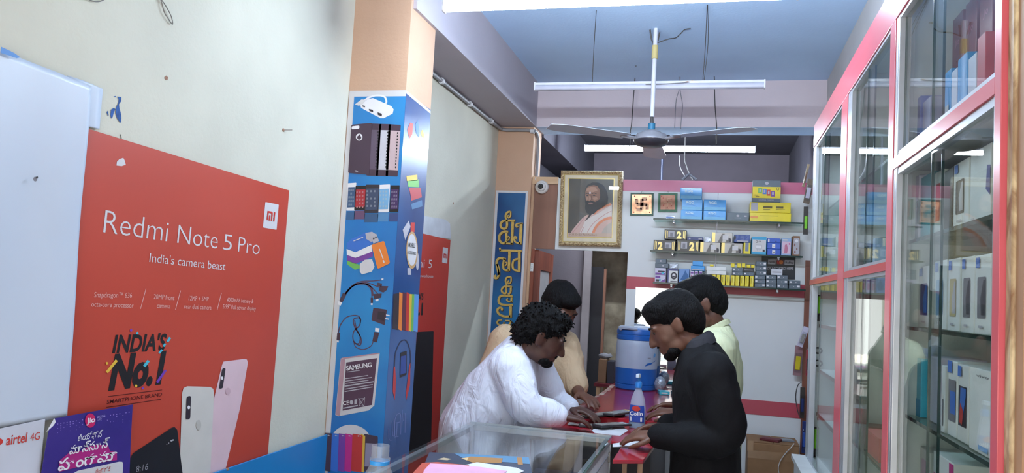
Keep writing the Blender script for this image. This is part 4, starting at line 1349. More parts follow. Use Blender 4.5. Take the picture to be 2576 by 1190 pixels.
def sbox(rect, label, m, depth=.11, group=None, front=(), name='product_box', cat='box', rot=0.0, yf=None, lift=0.0):
    """box on the wall shelves from its place in the close view of the shelves"""
    yf = yf or YF
    x0, y0, x1, y1 = rect
    a = onY(*c7((x0, y1))[0], yf); b = onY(*c7((x1, y0))[0], yf)
    cxm = (x0 + x1) / 2
    za = onY(*c7((cxm, y1))[0], yf).z; zb_ = onY(*c7((cxm, y0))[0], yf).z
    xa_, xb_ = a.x + .0008, b.x - .0008
    base = min(SHZ, key=lambda z: abs(z - za) if z < za + .05 else 9)
    cand = [p for p in PLACED if p[0] < xb_ - .004 and p[1] > xa_ + .004 and p[2] < yf + depth - .002 and p[3] > yf + .002 and p[4] < za + .03 and p[4] > base]
    for p in cand:
        base = max(base, p[4])
    base += .0008 + lift
    h_ = max(.008, zb_ - base)
    PLACED.append((xa_, xb_, yf, yf + depth, base + h_))
    return carton(name, label, cat, (xb_ - xa_, depth, h_), m, ((xa_ + xb_) / 2, yf + depth / 2, base), rot, group, front=front)


M_SKYBX = mat('card_sky_blue', (36, 150, 222), .3, var=.06, coat=.2)
M_GREYBX = mat('card_slate', (92, 104, 116), .4)
M_YELBX = mat('card_yellow', (232, 208, 20), .3, coat=.2)
M_DARKBX = mat('card_dark_olive', (62, 56, 52), .3)
M_NAVYBX = mat('card_navy', (30, 48, 110), .35)
M_BLUEBX = mat('card_royal_blue', (52, 92, 190), .35)
M_SILBX = mat('card_silver', (168, 164, 160), .25, metal=.2)
M_WHBX = mat('card_white', (226, 226, 224), .4)
M_LILBX = mat('card_lilac', (206, 200, 220), .4)
M_BROWNBX = mat('card_brown', (140, 100, 72), .6)
M_CLEARP = glass('clear_packaging', (.92, .93, .94), 1.6, .12)
M_PACK = mat('silver_pouch', (170, 176, 190), .2, metal=.4, var=.3, vscale=60, bump=.6, bscale=50)

RG = [(I_LG if False else ink('box_sky_light', (120, 186, 226)), [R4(.03, .05, .97, .32)]), ('text', ink('box_text_white', (206, 232, 244)), 'RGG', .22, .62, .58, .22, .03),
      (ink('box_sky_deep', (20, 110, 190)), [stroke([(.2, .55), (.5, .5), (.75, .35)], .02, False)])]
for r_, l_ in (((547, 358, 747, 456), 'sky blue box on the top shelf, bottom left of the stack of five'), ((752, 362, 960, 462), 'sky blue box on the top shelf, bottom right of the stack of five'),
               ((556, 258, 750, 356), 'sky blue box in the middle of the left column of the stack'), ((756, 262, 962, 360), 'sky blue box on top of the right column of the stack'),
               ((543, 155, 745, 254), 'sky blue wrapped box topmost in the stack on the top shelf')):
    sbox(r_, l_, M_SKYBX, .13, 'stack of sky blue boxes', RG)
sbox((407, 405, 497, 446), 'small clear wrapped packet with blue print at the left of the top shelf', M_PACK, .06, front=[(I_BLU, [R4(.1, .35, .9, .6)])], name='packet', cat='packet')
sbox((964, 378, 1171, 470), 'slate grey box between blue and yellow boxes on the top shelf', M_GREYBX, .12, front=[(I_LG, [E4(.5, .6, .07, .14), R4(.35, .3, .65, .36), R4(.78, .5, .9, .66)])])
sbox((1172, 380, 1553, 480), 'wide yellow box lying lowest at the right of the top shelf', M_YELBX, .13, front=[(ink('faint_orange', (236, 150, 70)), [R4(.02, .35, .2, .6)]), (ink('olive', (150, 130, 20)), [R4(.25, .62, .68, .67)])])
sbox((1173, 286, 1551, 379), 'wide yellow box stacked on another yellow box on the top shelf', M_YELBX, .13, front=[(I_LG, [R4(.03, .15, .2, .95)]), (ink('olive_dark', (96, 84, 24)), [R4(.33, .42, .55, .62), R4(.33, .3, .5, .34), R4(.64, .42, .82, .62), R4(.64, .3, .86, .34)])])
sbox((1197, 85, 1460, 285), 'slate and yellow box with four coloured pictures topmost on the top shelf', M_GREYBX, .11, front=[
    (ink('box_yellow', (232, 206, 30)), [R4(0, .18, 1, .70)]), (I_LG, [E4(.5, .86, .07, .07), R4(.36, .73, .64, .755)]), (I_GRN, [R4(.2, .4, .34, .64)]), (I_BLU, [R4(.36, .36, .5, .61)]), (I_RED, [R4(.51, .3, .64, .57)]), (I_PUR, [R4(.66, .26, .8, .52)]),
    (I_LG, [R4(.24, .46, .3, .6), R4(.4, .42, .46, .56), R4(.55, .37, .61, .52), R4(.7, .33, .76, .47)]), (I_DK, [E4(.9, .61, .05, .065)]), (ink('box_yellow', ()), [E4(.9, .61, .036, .048)]), (ink('olive', ()), [R4(.07, .3, .2, .33), R4(.12, .24, .24, .27)]),
    ('text', I_LG, 'UNIVERSAL CHARGER', .23, .07, .77, .055, .01)])
GOLDI = mat('print_bright_gold', (240, 212, 130), .3, metal=.2)
D2 = lambda flip: [(GOLDI, [R4(.06, .1, .08, .9), R4(.12, .15, .15, .85), R4(.85, .15, .88, .85), R4(.92, .1, .95, .9)]), ('text', GOLDI, '2', (.2 if flip else .55), .14, (.42 if flip else .78), .68, .06),
                   (I_LG, [R4(.52, .25, .82, .78) if flip else R4(.18, .25, .46, .85)]), (I_GREY, [R4(.56, .3, .7, .6) if flip else R4(.26, .3, .38, .7)])]
sbox((299, 628, 505, 736), 'dark box with large golden 2 at the left end of the middle shelf', M_DARKBX, .12, front=D2(True))
sbox((511, 628, 722, 742), 'dark box with large golden 2, second on the middle shelf', M_DARKBX, .12, front=D2(False))
sbox((398, 533, 605, 628), 'dark box with golden 2 stacked on two others on the middle shelf', M_DARKBX, .12, front=D2(False))
sbox((608, 600, 756, 629), 'flat navy box lying on a dark box on the middle shelf', M_NAVYBX, .11, front=[(I_LG, [R4(.1, .3, .2, .7), R4(.7, .35, .92, .65)])])
SV = [(GOLDI, [R4(0, 0, .16, 1)]), (ink('box_smoke', (110, 104, 98)), [[(.3, .05), (.5, .05), (.62, .9), (.5, .9)], R4(.7, .05, .9, .5)]), (I_OFF, [R4(.52, .3, .8, .75)]), (I_DK, [E4(.88, .25, .06, .2)])]
sbox((724, 648, 912, 750), 'silver box with gold edge, left of a pair on the middle shelf', M_SILBX, .12, front=SV)
sbox((915, 655, 1112, 755), 'silver box with gold edge, right of a pair on the middle shelf', M_SILBX, .12, front=SV)
sbox((762, 598, 828, 648), 'small grey clear packet on the silver boxes', M_PACK, .07, name='packet', cat='packet')
sbox((830, 560, 1022, 652), 'silver box with gold edge stacked on two others', M_SILBX, .12, front=SV)
sbox((1116, 652, 1184, 760), 'narrow yellow and grey box on the middle shelf', M_YELBX, .1, front=[(ink('box_bluegrey', (120, 128, 150)), [[(.25, .25), (.75, .25), (.75, 1), (.25, 1)]])])
sbox((1032, 580, 1178, 648), 'blue pouch slumped on top of the boxes on the middle shelf', mat('blue_pouch', (60, 84, 150), .35, bump=.5, bscale=30), .09, name='pouch', cat='pouch', front=[(I_LG, [R4(.2, .1, .9, .25)]), (I_DK, [E4(.05, .6, .06, .3)])])
sbox((1188, 598, 1330, 764), 'white and cyan USB charger box on the middle shelf', mat('card_cyan', (40, 160, 208), .35), .1, front=[(I_OFF, [R4(.06, .14, .97, .84)]), (I_LG, [rquad([(.28, .3), (.7, .3), (.7, .55), (.28, .55)], .15)]), (I_W, [R4(.31, .34, .67, .52)]), ('text', I_DK, '2', .3, .66, .4, .14, .0), ('text', I_DK, 'USB', .42, .7, .62, .08, .0), (I_DK, [R4(.76, .17, .9, .29)]), (I_LG, [R4(.38, .2, .4, .3), R4(.55, .2, .57, .3)])])
for r_, l_ in (((1333, 708, 1458, 770), 'royal blue box lowest in a stack of three on the middle shelf'), ((1333, 652, 1458, 708), 'royal blue box in the middle of a stack of three'), ((1335, 612, 1456, 652), 'royal blue box on top of a stack of three')):
    sbox(r_, l_, M_BLUEBX, .1, 'royal blue boxes', [(I_W, [R4(.36, .2, .6, .8)] if 'top' not in l_ else [R4(.04, .1, .16, .8)]), (I_DK, [E4(.66, .3, .05, .12)] if 'top' in l_ else [R4(.4, .4, .56, .5)])])
sbox((1459, 612, 1555, 772), 'lilac box with pink picture on the middle shelf', mat('card_pale_blue', (150, 178, 216), .35), .08, front=[(ink('box_pinkish', (216, 186, 206)), [R4(.08, .1, .95, .82)]), (ink('box_rose', (190, 110, 140)), [[(.3, .15), (.6, .15), (.68, .4), (.55, .66), (.36, .62)]]), (I_OFF, [R4(.1, .86, .6, .95)]), (I_MAG, [E4(.82, .68, .07, .05)])])
sbox((1560, 590, 1634, 776), 'brown box with clear window at the right end of the middle shelf', M_BROWNBX, .1, front=[(I_LG, [rquad([(.12, .08), (.95, .08), (.95, .9), (.12, .9)], .2)]), (ink('bead_brown', (130, 84, 76)), [E4(.35, .2, .12, .06), E4(.6, .35, .1, .05), E4(.3, .55, .1, .08)]), (I_W, [E4(.55, .75, .2, .08)])])
# lowest shelf
sbox((312, 945, 416, 1017), 'purple and white patterned box lowest at the left of the lowest shelf', M_LILBX, .11, front=[(I_PUR, [R4(.05, .55, .5, .9), [(.5, .1), (.95, .1), (.95, .5)]]), (I_DK, [R4(.1, .1, .4, .4)]), (I_CY, [R4(.4, .2, .55, .45)])])
sbox((313, 880, 418, 944), 'purple and white patterned box second up at the left of the lowest shelf', M_LILBX, .11, front=[(I_PUR, [R4(.05, .05, .95, .3)]), (I_DK, [R4(.3, .4, .9, .6)]), (I_CY, [R4(.6, .15, .85, .4)])])
sbox((315, 838, 440, 880), 'slate box lying third up at the left of the lowest shelf', M_GREYBX, .11, front=[(I_LG, [E4(.6, .5, .07, .2)])])
sbox((318, 797, 420, 838), 'slate box topmost at the left of the lowest shelf', M_GREYBX, .11, front=[(I_LG, [E4(.5, .5, .08, .22)])])
sbox((426, 886, 527, 1014), 'white earphone box with dark round picture on the lowest shelf', M_WHBX, .1, front=[(ink('box_indigo', (70, 70, 120)), [[(0, .0), (.12, 0), (.12, 1), (0, 1)], R4(.12, .85, 1, 1)]), (I_DK, [E4(.62, .5, .3, .26)]), (I_W, [E4(.62, .52, .16, .14)]), (I_DK, [R4(.5, .4, .7, .5)]), (I_GREY, [R4(.3, .05, .9, .14)])])
sbox((529, 888, 630, 1018), 'blue box with dark blue shape on the lowest shelf', mat('card_light_blue', (110, 150, 206), .35), .1, front=[(ink('box_teal', (40, 96, 156)), [[(.15, .25), (.75, .15), (.95, .5), (.6, .9), (.4, .55)]])])
for i, x in enumerate((632, 671, 710)):
    sbox((x, 908, x + 38, 1018), 'narrow white and lilac carton, %s of three on the lowest shelf' % ('left', 'middle', 'right')[i], M_LILBX, .1, 'narrow lilac cartons', [(I_PUR, [R4(.1, .8, .9, .92)]), (ink('box_rose', ()), [R4(.2, .2, .6, .7)])])
sbox((640, 862, 768, 905), 'sky blue box lying on the narrow lilac cartons', M_SKYBX, .1, front=[(I_LG, [R4(.05, .1, .95, .3)])])
sbox((655, 820, 752, 862), 'sky blue box topmost above the narrow lilac cartons', M_SKYBX, .09)
sbox((448, 842, 524, 882), 'crumpled clear bag on the white earphone box', M_PACK, .07, name='plastic_bag', cat='bag')
ORD = ('first', 'second', 'third', 'fourth', 'fifth', 'sixth', 'seventh', 'eighth', 'ninth', 'tenth', 'last')
ye = [750, 791, 831, 871, 912, 956, 1000, 1042, 1085, 1129, 1172, 1214]
for i in range(11):
    sbox((ye[i] + 1, 938 + i * 1.6, ye[i + 1] - 1, 1036 + i * 1.6), 'small yellow carton, %s from the left in the row on the lowest shelf' % ORD[i], M_YELBX, .09, 'row of small yellow cartons', [(ink('olive', ()), [R4(.3, .3, .42, .8)]), (ink('box_yellow_pale', (246, 232, 120)), [R4(.7, .05, .85, .95)])])
sbox((783, 905, 965, 937), 'white flat box lying on the yellow cartons, lower of two', M_WHBX, .1)
sbox((780, 868, 962, 904), 'white flat box lying on another white box on the lowest shelf', M_WHBX, .1)
sbox((812, 848, 850, 868), 'small yellow carton lying on the white flat boxes', M_YELBX, .06)
GB = [(I_W, [R4(.06, .35, .26, .75)]), (I_LG, [[(.6, .35), (.68, .5), (.6, .65), (.56, .5)]])]
sbox((1015, 917, 1114, 952), 'slate flat box lying on the yellow cartons, left of a pair', M_GREYBX, .1, front=GB)
sbox((1116, 919, 1214, 956), 'slate flat box lying on the yellow cartons, right of a pair', M_GREYBX, .1, front=GB)
sbox((1016, 877, 1110, 916), 'slate flat box in the second layer above the yellow cartons', M_GREYBX, .1, front=GB)
sbox((1113, 879, 1214, 917), 'black flat box in the second layer above the yellow cartons', mat('card_black', (34, 34, 40), .35), .1, front=[(I_LG, [R4(.1, .4, .9, .55)])])
for i, (x0, x1, yt_) in enumerate(((1003, 1040, 838), (1062, 1098, 838), (1101, 1138, 838), (1146, 1182, 850), (1186, 1222, 852))):
    sbox((x0, yt_, x1, 877), 'small yellow carton on the slate flat boxes, %s from the left' % ORD[i], M_YELBX, .05, 'small yellow cartons on the slate boxes')
cols_ = [((1218, 1318), (1058, 1021, 985, 947)), ((1321, 1418), (1062, 1025, 985, 946)), ((1421, 1522), (1065, 1027, 988, 947)), ((1529, 1637), (1068, 1030, 995))]
for ci, ((x0, x1), ys) in enumerate(cols_):
    for ri, (a_, b_) in enumerate(zip(ys[:-1], ys[1:])):
        sbox((x0, b_, x1, a_), 'slate flat box %s the %s low stack, right of lowest shelf' % (('at the bottom of', 'second up in', 'third up in')[ri], ('first', 'second', 'third', 'rightmost')[ci]), M_GREYBX, .1, 'slate flat boxes in stacks', GB if random.random() < .6 else [(I_W, [R4(.72, .35, .94, .75)]), (I_LG, [[(.4, .35), (.48, .5), (.4, .65), (.36, .5)]])])
for ri, (a_, b_) in enumerate(((946, 905), (905, 864), (864, 822))):
    sbox((1232, b_, 1330, a_), 'slate flat box %s the three piled left of the card sign' % ('lowest of', 'in the middle of', 'topmost of')[ri], M_GREYBX, .1, 'slate flat boxes in the tall stack', [(I_W, [R4(.72, .35, .94, .75)]), (I_LG, [[(.4, .35), (.48, .5), (.4, .65), (.36, .5)]])])
sbox((1368, 890, 1475, 942), 'small white box in front of the card sign', mat('card_soft_white', (206, 206, 214), .5), .06, front=[(I_LG, [R4(.1, .35, .9, .6)])], yf=YF + .02)

# card sign on the partition
CS = Sheet('card_sign', 'black card payment sign behind the boxes on the lowest shelf', 'sign', 'F', YP - .004, c7((1437, 880))[0])
CS.slab('board', c7((1285, 775), (1592, 785), (1586, 985), (1283, 975)), mat('black_sign_board', (26, 32, 40), .35), -.003, .001)
for pl, m in ((((1342, 803), (1412, 803), (1410, 848), (1340, 846)), I_LG), (((1492, 808), (1580, 810), (1578, 852), (1490, 850)), I_LG), (((1420, 806), (1484, 806), (1482, 848), (1418, 846)), ink('card_dull_red', (120, 56, 50)))):
    CS.add('card_panel', m, 1, [rquad(c7(*pl), .1)])
CS.text('lettering', I_DK, 2, [('VISA', c7((1352, 834))[0], c7((1403, 835))[0], 5.5, .02), ('RuPay', c7((1500, 839))[0], c7((1572, 840))[0], 5, .02)])
CS.add('card_disc', I_RED, 2, [ell(*c7((1440, 828))[0], 5, 5)])
CS.add('card_disc', I_ORG, 2.5, [ell(*c7((1460, 828))[0], 5, 5)])
CS.text('lettering', I_LG, 1, [('CARDS ACCEPTED HERE', c7((1286, 893))[0], c7((1572, 895))[0], 6, .015)])

# mirror standing on the counter against the partition
MI = thing('wall_mirror', 'frameless mirror behind the counter reflecting the bright street', 'mirror', (-.24, YP - .006, .953))
mm = mat('mirror_silver', (236, 240, 240), .02, metal=1.0, var=0)
wpart(B(-.489, .017, YP - .009, YP - .0045, .955, 1.576), 'mirror_plate', mm, MI)
wpart(B(-.489, .017, YP - .0044, YP - .0032, .955, 1.576), 'backing', M_GREYBX, MI)

# ------------------------------------------------------------------ red counter
ZT = .95
M_REDLAM = mat('glossy_red_laminate', (176, 36, 52), .16, var=.06, vscale=4, coat=.3)
M_EDGEW = mat('chipped_edge', (196, 178, 160), .7, rgb2=(150, 60, 60), vscale=24)
ct = thing('shop_counter', 'long red laminate shop counter running back to the mirror', 'counter', (-.4, 4.0, 0))
ZN = .925                     # near, slightly lower leaf of the counter
yj = onZ(1560, 1052, ZT).y
wpart(MB().prism([(-.185, yj), (-.185, YP - .012), (-.60, YP - .012), (-.605, 4.55), (-.635, 4.0), (-.635, yj)], ZT - .03, ZT), 'worktop', M_REDLAM, ct, bevel=.002)
e0, e1, e2 = onZ(1541, 1157, ZN), onZ(1619, 1157, ZN), onZ(1644, 1124, ZN)
wpart(MB().prism([(e0.x, e0.y), (e1.x, e1.y), (e2.x, e2.y), (e2.x, yj - .002), (-.66, yj - .002), (-.66, 3.235), (e0.x, 3.235)], ZN - .014, ZN), 'worktop', M_REDLAM, ct, bevel=.002)
random.seed(9)
for k in range(9):
    y_ = 4.02 + k * .115
    x_ = -.637 if y_ < 4.02 else (-.635 + (y_ - 4.0) / .55 * .03 if y_ < 4.55 else -.605)
    wpart(MB().prism([(x_ - .006 + random.uniform(-.003, .003), y_), (x_ + .022 + random.uniform(-.008, .008), y_ + .01), (x_ + .02 + random.uniform(-.008, .008), y_ + .1), (x_ - .004, y_ + .112)], ZT - .034, ZT + .0015), 'chipped_edge', M_EDGEW, ct)
M_DKPANEL = mat('dark_counter_panel', (60, 52, 58), .5)
wpart(B(-.57, -.26, yj + .06, YP - .03, .002, ZT - .031), 'base', M_DKPANEL, ct)
M_LEGW = wood('counter_leg_wood', (150, 110, 80), (184, 144, 108), 8)
wpart(B(e1.x - .022, e1.x - .004, e1.y + .02, e1.y + .04, .001, ZN - .015), 'leg', M_LEGW, ct)
wpart(B(e0.x + .004, e0.x + .022, 3.16, 3.18, .001, ZN - .015), 'leg', M_LEGW, ct)

# water coolers
M_CBLUE = mat('cooler_blue', (28, 92, 176), .35, var=.04)
M_CGREY = mat('cooler_grey', (168, 178, 200), .4, var=.03)
cw = thing('water_cooler', 'blue and grey insulated water jug standing on the red counter', 'cooler', (-.452, 4.952, ZT + .0005))
kz = .385 / .40


def cl(prof, name, m, par=cw, n=44):
    return MB().lathe([(r, z * kz) for r, z in prof], n).obj(name, m, par, smooth=True)


cl([(0, 0), (.118, 0), (.124, .006), (.125, .03), (.121, .034), (.125, .038), (.127, .13), (.1275, .135)], 'lower_body', M_CBLUE)
mid = cl([(.1275, .135), (.128, .14), (.1285, .20), (.127, .27), (.124, .305), (.121, .31)], 'middle_band', M_CGREY)
cl([(.121, .31), (.1255, .312), (.1265, .335), (.124, .338), (.124, .345), (.127, .347), (.127, .365), (.122, .378), (.10, .386), (.04, .39), (0, .39)], 'lid', M_CBLUE)
lidh = MB().tube(spline([(-.085, -.10, .36), (-.095, -.098, .372), (-.03, -.128, .372), (.01, -.128, .37)], 6), .012, 8).obj('carry_handle', M_CGREY, cw, smooth=True)


def on_cyl(pts, r, name, m, par):
    mb = MB()
    q = []
    for a, z in pts:
        t = math.radians(a)
        q.append((r * math.sin(t), -r * math.cos(t), z))
    mb.add(q, [tuple(range(len(q)))])
    return mb.obj(name, m, par)


on_cyl([(28, .148), (46, .158), (62, .176), (68, .186), (52, .172), (34, .165)], .1298, 'swoosh', M_CBLUE, mid)
on_cyl([(56, .20), (64, .205), (66, .222), (60, .226), (56, .216)], .1298, 'emblem', ink('cooler_cyan', (90, 150, 210)), mid)
on_cyl([(36, .196), (46, .196), (46, .200), (36, .200)], .1298, 'maker_mark', I_GREY, mid)

# spray bottle
bt = onZ(1602, 1077, ZN)
sb = thing('spray_bottle', 'clear glass cleaner spray bottle with blue liquid and blue nozzle on the counter', 'bottle', (bt.x, bt.y, ZN + .001), math.radians(-10))
M_PETW = milky('frosted_bottle_plastic', (200, 204, 224), .42)
prof = [(.0, 0), (.036, 0), (.038, .006), (.037, .06), (.037, .09), (.03, .13), (.018, .162), (.013, .172), (.013, .18)]


def flat(mb, k=.62):
    mb.v = [(x, y * k, z) for x, y, z in mb.v]
    return mb


flat(MB().lathe(prof, 28)).obj('bottle_shell', M_PETW, sb, smooth=True)
flat(MB().lathe([(0, .002), (.034, .002), (.0355, .008), (.0345, .058), (0, .058)], 28)).obj('liquid', mat('cyan_liquid', (40, 160, 190), .2), sb, smooth=True)
lb = MB()
for i in range(13):
    t = math.radians(-62 + i * 124 / 12)
    for z in (.028, .075, .102):
        r = .0388 if z < .09 else .0358
        lb.v.append((r * math.sin(t), -r * math.cos(t) * .64, z))
lb.f = [(i * 3 + k, (i + 1) * 3 + k, (i + 1) * 3 + k + 1, i * 3 + k + 1) for i in range(12) for k in range(2)]
lab = lb.obj('label_sheet', ink('label_blue', (40, 70, 160)), sb, smooth=True)
vs, fs, x0, x1 = glyphs('Colin', .03)
MB().add([(-.03 + (x - x0) / (x1 - x0) * .06, -.0258 - .0 + abs(-.03 + (x - x0) / (x1 - x0) * .06) * .18, .056 + y * .017 + (x - x0) / (x1 - x0) * .004) for x, y in vs], fs).obj('lettering', I_W, lab)
MB().add([(.019 * math.cos(2 * math.pi * k / 14) + .0, -.0262, .088 + .012 * math.sin(2 * math.pi * k / 14)) for k in range(14)], [tuple(range(14))]).obj('round_mark', I_RED, lab)
MB().add([(-.028, -.0215, .032), (.028, -.0215, .032), (.028, -.0215, .05), (-.028, -.0215, .05)], [(0, 1, 2, 3)]).obj('white_band', I_OFF, lab)
M_NOZ = mat('nozzle_blue', (40, 120, 196), .35)
MB().lathe([(.0, .178), (.015, .178), (.0155, .2), (.011, .206), (.006, .208), (.006, .226)], 18).obj('collar', M_NOZ, sb, smooth=True)
MB().box(-.007, .007, -.03, .008, .224, .24).obj('nozzle_head', mat('nozzle_white', (200, 214, 232), .3), sb, bevel=.002)

# packs of batteries and papers on the counter
M_BLKPK = mat('black_blister_card', (50, 50, 54), .3, var=.2, vscale=30)
M_FOIL = mat('clear_crinkled_film', (180, 176, 170), .15, metal=.4, var=.35, vscale=60, bump=.8, bscale=60)
pk = [((1462, 1052), (1560, 1040), 14, 'grey blister pack lying topmost in the pile on the counter', I_YEL), ((1500, 1074), (1578, 1069), 6, 'dark blister pack lying under others beside the spray bottle', I_LG),
      ((1456, 1072), (1540, 1078), 2, 'dark grey blister pack lying in front of the pile on the counter', I_LG), ((1530, 1046), (1585, 1036), 10, 'dark blister pack with silver edge next to the spray bottle', I_YEL)]
zs = [ZT - ZN + .0005, .0125, .001, ZT - ZN + .0115]
for (a, b, hpx, lbl, m), zz in zip(pk, zs):
    A_, B_ = onZ(*a, ZN + zz), onZ(*b, ZN + zz)
    d = B_ - A_
    t = thing('blister_pack', lbl, 'pack', ((A_ + B_) / 2 + Vector((0, 0, 0)))[:], math.atan2(d.y, d.x), 'blister packs on the counter')
    L = d.length / 2
    B(-L, L, -.03, .03, 0, .009).obj('card', M_BLKPK, t, bevel=.002)
    B(-L * .9, L * .6, -.024, .024, .0091, .0105).obj('film', M_FOIL, t)
    B(L * .62, L * .88, -.02, .02, .0091, .0098).obj('sticker', m, t)
A_ = onZ(1452, 1071, ZN)
fw = thing('film_scrap', 'crumpled clear film scrap at the left of the packs', 'film', A_ + Vector((0, 0, .001)))
mb = MB()
for i in range(6):
    for j in range(5):
        mb.v.append((-.04 + i * .016, -.03 + j * .015, .004 + .012 * abs(noise.noise(Vector((i * .9, j * 1.1, 3))))))
mb.f = [(i * 5 + j, (i + 1) * 5 + j, (i + 1) * 5 + j + 1, i * 5 + j + 1) for i in range(5) for j in range(4)]
mb.obj('film', M_FOIL, fw)


def paper(label, px, z, m, name='paper_sheet', cat='paper', th=.0015):
    pts = [onZ(x, y, z) for x, y in px]
    c = sum(pts, Vector()) / len(pts)
    t = thing(name, label, cat, c)
    MB().prism([(p.x - c.x, p.y - c.y) for p in pts], 0, th).obj('sheet', m, t)
    return t


M_PAPER = mat('white_paper', (222, 222, 228), .6)
paper('white paper lying under the packs on the counter', [(1485, 1080), (1568, 1074), (1580, 1084), (1560, 1097), (1496, 1090)], ZN + .0005, M_PAPER)
paper('loose white paper near the rounded end of the counter', [(1541, 1117), (1600, 1108), (1612, 1114), (1608, 1123), (1541, 1125)], ZN + .0005, M_PAPER)
paper('white paper lying right of the spray bottle', [(1618, 1064), (1640, 1058), (1650, 1066), (1622, 1070)], ZN + .0005, M_PAPER)

# small table with a carton behind the counter
yt_ = 5.62
za_ = onY(1525, 962, yt_).z
tb = thing('side_table', 'dark red topped table behind the counter in the doorway', 'table', (onY(1525, 960, yt_).x, yt_, 0))
xa_, xb_ = onY(1500, 962, yt_).x, onY(1560, 962, yt_).x
wpart(B(xa_, xb_ + .2, yt_ - .12, yt_ + .3, za_ - .02, za_), 'top', mat('dark_red_top', (104, 30, 40), .35), tb)
for x in (xa_ + .03, xb_ + .15):
    for y in (yt_ - .09, yt_ + .26):
        wpart(B(x - .015, x + .015, y - .015, y + .015, .001, za_ - .021), 'leg', M_LEGW, tb)
carton('cardboard_box', 'small brown carton on the table left of the water jug', 'box', (onY(1528, 930, yt_).x - onY(1508, 930, yt_).x, .16, onY(1518, 905, yt_ - .06).z - za_), mat('small_brown_card', (126, 92, 66), .8), ((onY(1508, 930, yt_).x + onY(1528, 930, yt_).x) / 2, yt_ + .02, za_ + .001))
carton('cardboard_box', 'dark carton on the table just left of the water jug', 'box', (onY(1546, 930, yt_).x - onY(1530, 930, yt_).x, .16, onY(1518, 905, yt_ - .06).z - za_ - .01), mat('small_dark_card', (48, 44, 54), .7), ((onY(1530, 930, yt_).x + onY(1546, 930, yt_).x) / 2, yt_ + .02, za_ + .001))
rg = MB().ellip((0, 0, .02), (.05, .04, .02), 14, 8)
rg.v = [(x + .01 * noise.noise(Vector((x * 60, y * 60, z * 60))), y, max(.0, z + .008 * noise.noise(Vector((x * 40, y * 50, 9))))) for x, y, z in rg.v]
zc_ = onY(1518, 905, yt_ - .06).z
o = rg.obj('grey_cloth', mat('grey_rag', (120, 116, 120), .9, bump=.4, bscale=40), smooth=True)
o.location = (onY(1522, 905, yt_).x, yt_ + .02, zc_ + .002)
tag(o, 'crumpled grey cloth on the small brown carton', 'cloth')

# clear bag and cyan things on the far end of the counter, seen beside the black shirt
bag = MB().ellip((0, 0, .045), (.035, .03, .045), 16, 10)
bag.v = [(x * (1 + .25 * noise.noise(Vector((x * 50, y * 50, z * 50)))), y, z) for x, y, z in bag.v]
o = bag.obj('clear_bag', M_PACK, smooth=True)
o.location = (-.30, 4.9, ZT + .002)
tag(o, 'small crumpled silvery bag beside the water jug', 'bag')
for k, (dx, lbl) in enumerate(((.0, 'flat cyan packet on the counter beside the water jug, left one'), (.075, 'flat cyan packet on the counter beside the water jug, right one'))):
    carton('cyan_packet', lbl, 'packet', (.06, .08, .02), mat('cyan_film', (60, 170, 186), .3), (-.27 + dx, 4.78 + k * .02, ZT + .001), .2, front=[(I_OFF, [R4(.2, .3, .8, .7)])])

# ------------------------------------------------------------------ glass showcase in front
M_ALU = mat('aluminium', (186, 190, 198), .32, metal=.6)
M_GTOP = glass('counter_glass', (.95, .98, .975), 1.6)
M_CLEAR = glass('clear_glass', (.975, .99, .985), 1.45)
M_WLAM = mat('white_side_laminate', (226, 226, 230), .45)
M_GREENE = mat('green_glass_edge', (28, 110, 92), .12, coat=.6)
sx0, sx1, sy0, sy1 = -.968, -.378, 1.02, 3.212
sh_ = thing('glass_showcase', 'low glass topped display counter in front of the man in white', 'showcase', ((sx0 + sx1) / 2, 2.1, 0))
wpart(B(sx0, sx1, sy0, sy1, ZT - .008, ZT), 'glass_top', M_GTOP, sh_)
wpart(B(sx1 + .0002, sx1 + .002, sy0, sy1, ZT - .0085, ZT + .0003), 'glass_edge', M_GREENE, sh_)
wpart(B(sx0, sx1, sy1 + .0002, sy1 + .0018, ZT - .0085, ZT + .0003), 'glass_edge', M_ALU, sh_)
zr = ZT - .0085
for a in ((sx0, sx0 + .02, sy0, sy1), (sx1 - .022, sx1, sy0, sy1), (sx0 + .02, sx1 - .022, sy1 - .02, sy1), (sx0 + .02, sx1 - .022, sy0, sy0 + .02)):
    wpart(B(a[0], a[1], a[2], a[3], zr - .022, zr), 'top_rail', M_ALU, sh_, bevel=.002)
for x in (sx0, sx1 - .02):
    for y in (sy0, sy1 - .02):
        wpart(B(x, x + .02, y, y + .02, .06, zr - .023), 'corner_post', M_ALU, sh_)
wpart(B(sx0 + .02, sx1 - .02, sy1 - .008, sy1 - .003, .42, zr - .023), 'end_pane', M_CLEAR, sh_)
wpart(B(sx0 + .003, sx0 + .008, sy0 + .02, sy1 - .02, .42, zr - .023), 'side_pane', M_CLEAR, sh_)
wpart(B(sx1 - .010, sx1 - .003, sy0 + .02, sy1 - .02, .42, zr - .023), 'side_panel', M_WLAM, sh_)
wpart(B(sx1 - .003, sx1 + .0, sy0 + .02, sy1 - .02, zr - .06, zr - .055), 'panel_line', M_ALU, sh_)
lk = wpart(B(sx1 - .0028, sx1 + .006, sy1 - .07, sy1 - .05, zr - .085, zr - .045), 'lock', mat('dull_lock_metal', (150, 146, 140), .35, metal=.6), sh_, bevel=.002)
wpart(B(sx0, sx1, sy0, sy1, .001, .42), 'base', M_WLAM, sh_)
wpart(B(sx0 + .02, sx1 - .02, sy0 + .02, sy1 - .02, .66, .668), 'inner_shelf', M_CLEAR, sh_)
random.seed(5)
